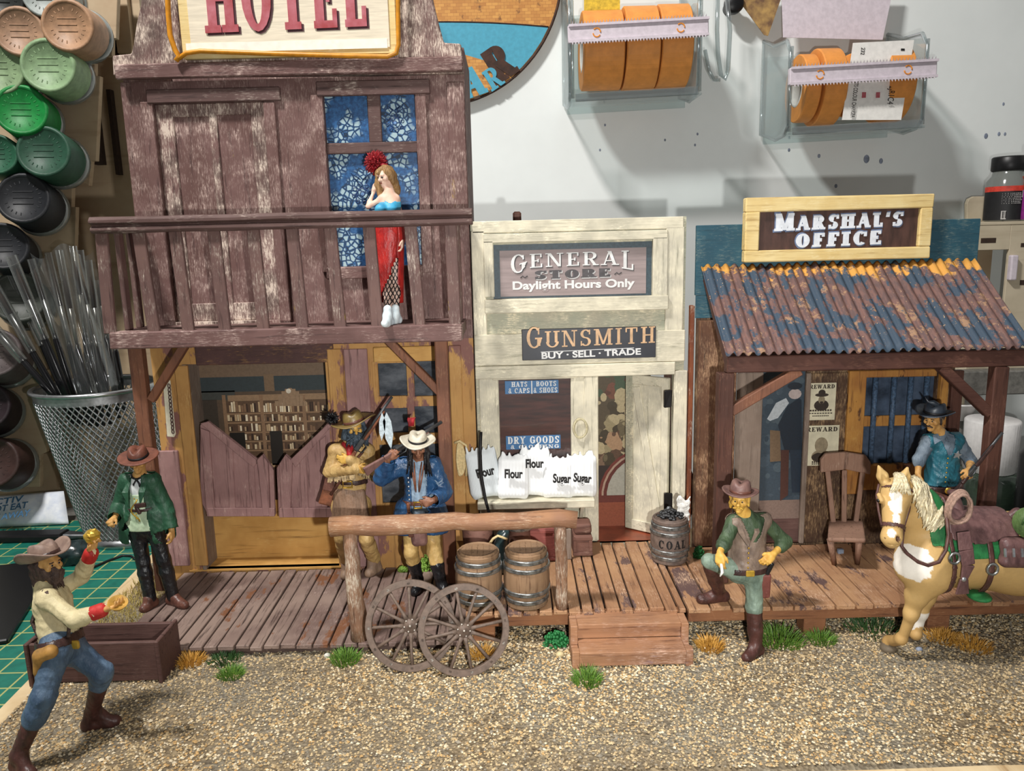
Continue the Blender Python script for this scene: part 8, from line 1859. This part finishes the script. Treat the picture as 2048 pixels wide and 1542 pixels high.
# tape dispensers fixed to the wall
def dispenser(name, label, x0, x1, yt, yb, Y, tiltz, ybar, rolls, group):
    a = PY(x0, (yt + yb) / 2, Y); b = PY(x1, (yt + yb) / 2, Y); root = thing(name, label, 'tape dispenser', ((a.x + b.x) / 2, Y, a.z), group)
    zt = PY((x0 + x1) / 2, yt, Y).z; zb = PY((x0 + x1) / 2, yb, Y).z; zm = (zt + zb) / 2; h = (zt - zb) / 2; xa, xb = a.x, b.x
    sl = lambda x: (x - (xa + xb) / 2) * .03
    for X in (xa, xb - .14):
        m = MB(); pr = []
        prof = [(Y - .05, zb + .12), (Y - .05, zt - .2), (Y + .12, zt), (Y + .7, zt + .06), (YB - .06, zt + .25), (YB - .06, zb + .15), (Y + .5, zb - .02), (Y + .12, zb)]
        n = len(prof); vs = [(X, y, z + sl(X)) for y, z in prof] + [(X + .045, y, z + sl(X)) for y, z in prof]
        m.add(vs, [tuple(range(n - 1, -1, -1)), tuple(range(n, 2 * n))] + [(i, (i + 1) % n, (i + 1) % n + n, i + n) for i in range(n)]); m.build('side_plate', 'acrylic', root, bevel=.02, seg=2)
        m = MB(); m.tube([V((X + .02, y, z + sl(X))) for y, z in prof[:5]], .03, 6); m.tube([V((X + .02, y, z + sl(X))) for y, z in prof[4:] + prof[:1]], .026, 6); m.build('side_rib', 'acrylic_edge', root)
        m = MB(); m.tube([V((X + .06, Y + .02, zb + .05 + sl(X))), V((X + .06, Y + .02, zt - .1 + sl(X)))], .03, 8); m.build('post', 'acrylic_edge', root)
    m = MB(); m.beam((xa + .05, Y + .25, zb + .01 + sl(xa)), (xb - .05, Y + .25, zb + .01 + sl(xb)), .55, .04); m.build('bottom_plate', 'acrylic', root, bevel=.01)
    m = MB(); m.beam((xa + .1, Y - .03, zb + .05 + sl(xa)), (xb - .1, Y - .03, zb + .05 + sl(xb)), .04, .12); m.build('front_lip', 'acrylic_edge', root, bevel=.01)
    m = MB(); m.beam((xa + .05, YB - .05, zm + sl(xa)), (xb - .05, YB - .05, zm + sl(xb)), .05, zt - zb); m.build('back_plate', 'acrylic', root)
    zc = PY((x0 + x1) / 2, ybar, Y - .1).z
    m = MB(); m.beam((xa - .01, Y - .10, zc + sl(xa)), (xb + .0, Y - .10, zc + sl(xb)), .10, .24); m.build('cutter_bar', 'white_plastic', root, bevel=.012)
    m = MB()
    for s in (-1, 1):
        m.beam((xa, Y - .165, zc + .11 * s + sl(xa)), (xb, Y - .165, zc + .11 * s + sl(xb)), .04, .035)
        k = 44
        for i in range(k):
            x = xa + .03 + (xb - xa - .06) * (i + .5) / k; m.add([(x - .012, Y - .18, zc + .12 * s + sl(x)), (x + .012, Y - .18, zc + .12 * s + sl(x)), (x, Y - .20, zc + .165 * s + sl(x)), (x, Y - .15, zc + .12 * s + sl(x))], [(0, 1, 2), (0, 2, 3), (1, 3, 2)])
    m.build('cutter_teeth', 'white_plastic', root)
    for f in (.2, .8):
        c = V((xa + (xb - xa) * f, Y - .155, zc)); m = MB()
        for q0 in (0, 3.3): m.tube([c + V((.055 * math.cos(q0 + k * .2), 0, sl(c.x) + .06 * math.sin(q0 + k * .2))) for k in range(13)], .010, 5)
        m.build('clip_slot', 'tape_side', root)
    for i, (rx0, rx1, r, lb, tilt) in enumerate(rolls):
        p = PY(rx0, (yt + yb) / 2, Y + .65); q = PY(rx1, (yt + yb) / 2, Y + .65); rl = thing('tape_roll', lb, 'tape roll', ((p.x + q.x) / 2, Y + .57, zm + sl(p.x) + .06), 'orange tape rolls', rot=(0, 0, tilt))
        w_ = abs(q.x - p.x) / 2 * .97; R_ = h * r
        m = MB(); m.lathe([(R_ * .55, -w_), (R_ * .97, -w_), (R_, -w_ + .015), (R_, w_ - .015), (R_ * .97, w_), (R_ * .55, w_), (R_ * .55, -w_)], (0, 0, 0), (1, 0, 0), 56, smooth=False); m.build('tape_winding', 'tape', rl, local=True)
        m = MB(); m.lathe([(R_ * .48, -w_ * .98), (R_ * .545, -w_ * .98), (R_ * .545, w_ * .98), (R_ * .48, w_ * .98), (R_ * .48, -w_ * .98)], (0, 0, 0), (1, 0, 0), 32); m.build('core', 'paper', rl, local=True)
    return zm, h
dispenser('tape_dispenser', 'clear tape dispenser with three wide orange rolls, nearer the hotel', 1136, 1412, -22, 196, 12.3, 0, 62,
          [(1160, 1240, .76, 'wide orange tape roll, left one in the left dispenser', 0), (1241, 1307, .80, 'wide orange tape roll, middle one in the left dispenser', 0), (1308, 1370, .80, 'wide orange tape roll, right one in the left dispenser', 0)], 'tape dispensers on the wall')
dispenser('tape_dispenser', "clear tape dispenser with narrow rolls and a white label, above the marshal's sign", 1574, 1862, 70, 262, 12.3, 0, 146,
          [(1588, 1617, .74, 'narrow orange tape roll at the far left of the right dispenser', 0), (1620, 1664, .84, 'orange tape roll second from the left in the right dispenser', 0), (1690, 1730, .7, 'orange tape roll turned askew behind the white label', .5), (1745, 1795, .84, 'orange tape roll behind the white label at right', 0)], 'tape dispensers on the wall')
def sheet(name, label, pts, mt, cat, th=.008):
    m = MB(); m.add(pts, [tuple(range(len(pts)))]); o = m.build(name, mt, None, solid=th, loc=pts[0]); return tag(o, label, cat)
lt = thing('tape_label', 'white printed label card standing in the right tape dispenser', 'label card', PY(1760, 240, 12.34))
m = MB(); P = [PY(x, y, Yv) for x, y, Yv in ((1684, 240, 12.36), (1802, 240, 12.36), (1828, 80, 12.42), (1706, 86, 12.42))]; m.add(P, [(0, 1, 2, 3)]); m.build('card', 'paper', lt, solid=.01)
for tx, x, y, s_, w_, mt in (('2JR1C4', 1777, 190, .13, .26, 'ink'), ('ITS COLOUR CHANGER', 1705, 200, .09, .5, 'ink'), ('232', 1722, 102, .08, .1, 'ink'), ('1', 1802, 99, .08, .03, 'ink')):
    p = PY(x, y, 12.33 if y > 110 else 12.40); bfont('lettering', tx, s_, mt, lt, p, (PI / 2, PI / 2 + .06, 0), width=w_)
for x in (1728, 1756):
    p = PY(x, 190, 12.335); m = MB(); m.box((p.x - .03, p.y, p.z - .04), (p.x + .03, p.y + .002, p.z + .04)); m.build('red_mark', 'letter_red', lt)
sheet('white_sheet', 'large white paper sheet standing behind the right tape dispenser', [PY(1566, 75, 13.2), PY(1765, 80, 13.2), PY(1790, -40, 13.3), PY(1562, -40, 13.3)], 'white_plastic', 'paper sheet')
sheet('yellow_packet', 'yellow paper packet with black print behind the left tape dispenser', [PY(1168, 22, 13.0), PY(1240, 22, 13.0), PY(1240, -50, 13.0), PY(1168, -50, 13.0)], 'notice_yellow' if 'notice_yellow' in MATS else plain('notice_yellow', (222, 190, 60), .6).name, 'packet')
sheet('brown_card', 'brown and yellow card wedge beside the black knob on the wall', [PY(1484, -40, 13.3), PY(1575, -40, 13.3), PY(1536, 72, 13.3), PY(1528, 70, 13.3), PY(1484, 10, 13.3)], plain('card_brown', (112, 84, 62), .6, 0, .2, 4, col2=(196, 160, 96)).name, 'card')
c = PY(1466, 10, 13.35); m = MB(); m.lathe([(.001, -.14), (.12, -.14), (.15, -.1), (.15, 0), (.10, .03), (.1, .25)], c, (0, 1, 0), 24); o = m.build('wall_knob', 'black_plastic', None, loc=c); tag(o, 'round black knob on the wall between the tape dispensers', 'knob')  # a plain round black knob on the wall
hk = thing('clear_hook', 'clear plastic loop hanging between the two tape dispensers', 'hook', PY(1445, 80, 12.9))
m = MB(); m.tube([PY(x, y, 12.9) for x, y in ((1436, -30), (1434, 60), (1436, 110), (1442, 150), (1450, 158), (1456, 140), (1460, 60), (1452, -30))], .035, 8); m.build('loop', 'acrylic_edge', hk)
m = MB(); m.tube([PY(x, y, 12.8) for x, y in ((1410, 100), (1418, 140), (1428, 160), (1440, 160))], .03, 8); m.build('tail', 'acrylic_edge', hk)

# shelf unit at right with two jars, and things behind the office
YX = 12.3
su = thing('shelf_unit', "pale fibreboard shelf unit with drawers right of the marshal's roof", 'shelf unit', (PY(2000, 700, YX).x, YX + .4, DZ - .05))
a = px_rect(1944, 448, 2200, 740, YX); m = MB(); holed(m, a[0], a[1], a[2], a[3], [px_rect(1950, 500, 2012, 628, YX)], YX, .06); m.build('front_panel', 'mdf_light', su, bevel=.006)
b = px_rect(1950, 500, 2012, 628, YX); m = MB(); m.box((b[0] - .05, YX + .5, b[1] - .05), (b[2] + .05, YX + .55, b[3] + .05)); m.build('bay_back', 'mdf', su)
m = MB(); m.box((a[0], YX - .01, a[3]), (a[2], YX + 1.0, a[3] + .05)); m.build('top_board', 'mdf_light', su, bevel=.006)
zt_ = a[3] + .05; P = [(lambda p: (p.x, p.z))(PY(x, y, YX + .95)) for x, y in ((1932, 470), (1932, 408), (1936, 398), (1946, 393), (2140, 393), (2140, 470))]
m = MB(); m.prism(P, YX + .92, YX + 1.0); m.build('upstand', 'mdf_light', su, bevel=.006)
m = MB(); m.box((a[0], YX + .06, DZ - .05), (a[0] + .06, YX + 1.0, a[3])); m.build('side_panel', 'mdf_light', su)
for r in ((1962, 476, 1992, 486), (2042, 486, 2060, 494), (2040, 560, 2060, 570)):
    m = MB(); q = px_rect(*r, YX - .004); m.box((q[0], YX - .004, q[1]), (q[2], YX + .001, q[3])); m.build('finger_slot', 'burnt_edge', su)
q = px_rect(2014, 510, 2028, 560, YX); m = MB(); m.box((q[0], YX - .1, q[1]), (q[2], YX - .0, q[3])); m.build('handle', 'white_plastic', su, bevel=.02, seg=2)
def jar(px, yb, r, hts, label, capm, labm, name, yt):
    Yj = YX + .42; p = PY(px, 420, Yj); R_ = r / FPX * 12.8; zc = PY(px, yt, Yj).z; H_ = zc - zt_
    t = thing(name, label, 'bottle', (p.x, Yj, zt_ + .004), 'bottles on the shelf unit')
    m = MB(); m.lathe([(R_ * .96, 0), (R_, .03), (R_, H_ * .62), (R_ * .8, H_ * .70), (R_ * .74, H_ * .78)], (0, 0, 0), n=32, cap0=True); m.build('jar_body', 'pot_glass', t, local=True)
    m = MB(); n = 40
    m.lathe([(R_ * .80, H_ * .78), (R_ * .84, H_ * .80), (R_ * .84, H_ * .98), (R_ * .78, H_), (.001, H_)], (0, 0, 0), n=36); m.build('cap', capm, t, local=True)
    for k, (f0, f1, lm) in enumerate(labm):
        m = MB(); m.lathe([(R_ * 1.008 + k * .0005, H_ * f0), (R_ * 1.008 + k * .0005, H_ * f1)], (0, 0, 0), n=32); m.build('label', lm, t, local=True)
    return t, R_, H_
plain('label_black', (28, 28, 30), .5); plain('label_red', (214, 66, 50), .5); plain('label_white', (230, 228, 224), .5); plain('label_purple', (132, 40, 124), .5); plain('label_rust', (150, 60, 40), .5)
t, R_, H_ = jar(2012, 445, 38, 0, 'clear paint bottle with black cap and black and red label', 'black_plastic', ((.02, .46, 'label_black'), (.46, .54, 'label_red'), ), 'paint_bottle', 314)
m = MB(); random.seed(12)
for j in range(7):
    x = -.22
    while x < .02: w_ = random.uniform(.01, .03); m.box((x, -math.sqrt(max(R_ * R_ - x * x, .01)) - .006, H_ * (.42 - j * .025)), (x + w_, -math.sqrt(max(R_ * R_ - x * x, .01)), H_ * (.42 - j * .025) + .008)); x += w_ + .008
m.build('small_print', 'label_white', t, local=True)
m = MB()
m.box((-.24, -R_ * .86, H_ * .03), (-.03, -R_ * .845, H_ * .16)); m.build('barcode_patch', 'label_white', t, local=True)
m = MB()
for i, w_ in enumerate((.012, .006, .01, .02, .006, .012)): m.box((-.22 + i * .024, -R_ * .87, H_ * .05), (-.22 + i * .024 + w_, -R_ * .86, H_ * .15))
m.build('barcode', 'ink', t, local=True)
bfont('lettering', 'N', .16, 'label_white', t, wloc(t) + V((.09, -R_ * .99, H_ * .36)))
t, R_, H_ = jar(2052, 450, 34, 0, 'small bottle with white cap and purple label at the right edge', 'white_cap', ((.02, .42, 'label_purple'), (.42, .6, 'label_rust')), 'paint_bottle', 296)
t.location.y -= .25
bfont('lettering', 'AM', .12, 'label_white', t, wloc(t) + V((-.12, -R_ * 1.0, H_ * .36)))
# glass ware seen under the porch roof
def dish(name, label, prof, px, py, Y, mt, cat, z0=None, ribs=0):
    p = PY(px, py, Y); t = MB(); z = DZ - .05 if z0 is None else z0; n = 48
    t.lathe([(r, h + p.z) for r, h in prof], (p.x, Y, 0), n=n)
    if ribs:
        for k, v in enumerate(t.v):
            if k % 2: d = V((v.x - p.x, v.y - Y, 0)); t.v[k] = v - d * .02
    o = t.build(name, mt, None, loc=(p.x, Y, z)); tag(o, label, cat); return o
plain('jar_green', (60, 76, 62), .12, 0, .3, 3, .8, col2=(28, 34, 30))
a = px_rect(1880, 742, 2120, 790, 12.0); b = PY(1980, 1060, 11.4)
m = MB(); m.box((a[0], 12.0, a[1]), (a[2] + .3, 12.25, a[3])); m.box((a[0] - .2, 12.05, DZ - .05), (a[0], 12.25, a[3])); m.box((a[2] + .3, 12.05, DZ - .05), (a[2] + .5, 12.25, a[3])); o = m.build('grey_bench', 'desk_grey', None, bevel=.02, loc=(a[0], 12.4, DZ - .05)); tag(o, 'grey bench top seen just under the tin porch roof at right', 'bench')
zj = PY(1982, 940, 11.6).z
tj = px_rect(1900, 942, 2060, 1040, 11.5); pj = PY(1985, 960, 11.6)
gj = dish('glass_jar', "large dark green glass jar with a tall ribbed white lid behind the marshal's rifle", [(.001, DZ - .05 - pj.z), (.46, DZ - .05 - pj.z), (.5, DZ + .05 - pj.z), (.5, zj - .1 - pj.z), (.45, zj - pj.z), (.001, zj - pj.z)], 1985, 960, 11.6, 'jar_green', 'jar')
pc = PY(1982, 888, 11.6); hc = PY(1982, 838, 11.6).z - zj; m = MB(); m.lathe([(.34, zj + .005), (.36, zj + .02), (.385, zj + hc * .97), (.36, zj + hc), (.001, zj + hc - .02)], (pc.x, 11.6, 0), n=96)
for k, v in enumerate(m.v):
    if k % 2: m.v[k] = v - V((v.x - pc.x, v.y - 11.6, 0)) * .02
m.build('lid', 'white_cap', gj)
o = dish('white_bowl', "white bowl rim left of the ribbed lid, behind the marshal's hat", [(.001, -.2), (.2, -.2), (.29, .08), (.31, .08), (.31, .06)], 1915, 812, 12.2, 'white_cap', 'bowl', PY(1915, 812, 12.2).z - .2)
pb_ = PY(1915, 812, 12.2); m = MB(); m.lathe([(.12, DZ - .05), (.10, pb_.z - .22), (.001, pb_.z - .21)], (pb_.x, 12.2, 0), n=24, cap0=True); o = m.build('bowl_stand', 'desk_grey', None, loc=(pb_.x, 12.2, DZ - .05)); tag(o, 'grey round stand under the white bowl', 'stand')
p = PY(2070, 950, 10.75); m = MB(); m.lathe([(.22, DZ - .05), (.22, p.z + .3), (.12, p.z + .45), (.001, p.z + .46)], (p.x, 10.75, 0), n=24); o = m.build('black_bottle', 'black_plastic', None, loc=(p.x, 10.75, DZ - .05)); tag(o, 'black bottle at the right edge behind the saddle', 'bottle')
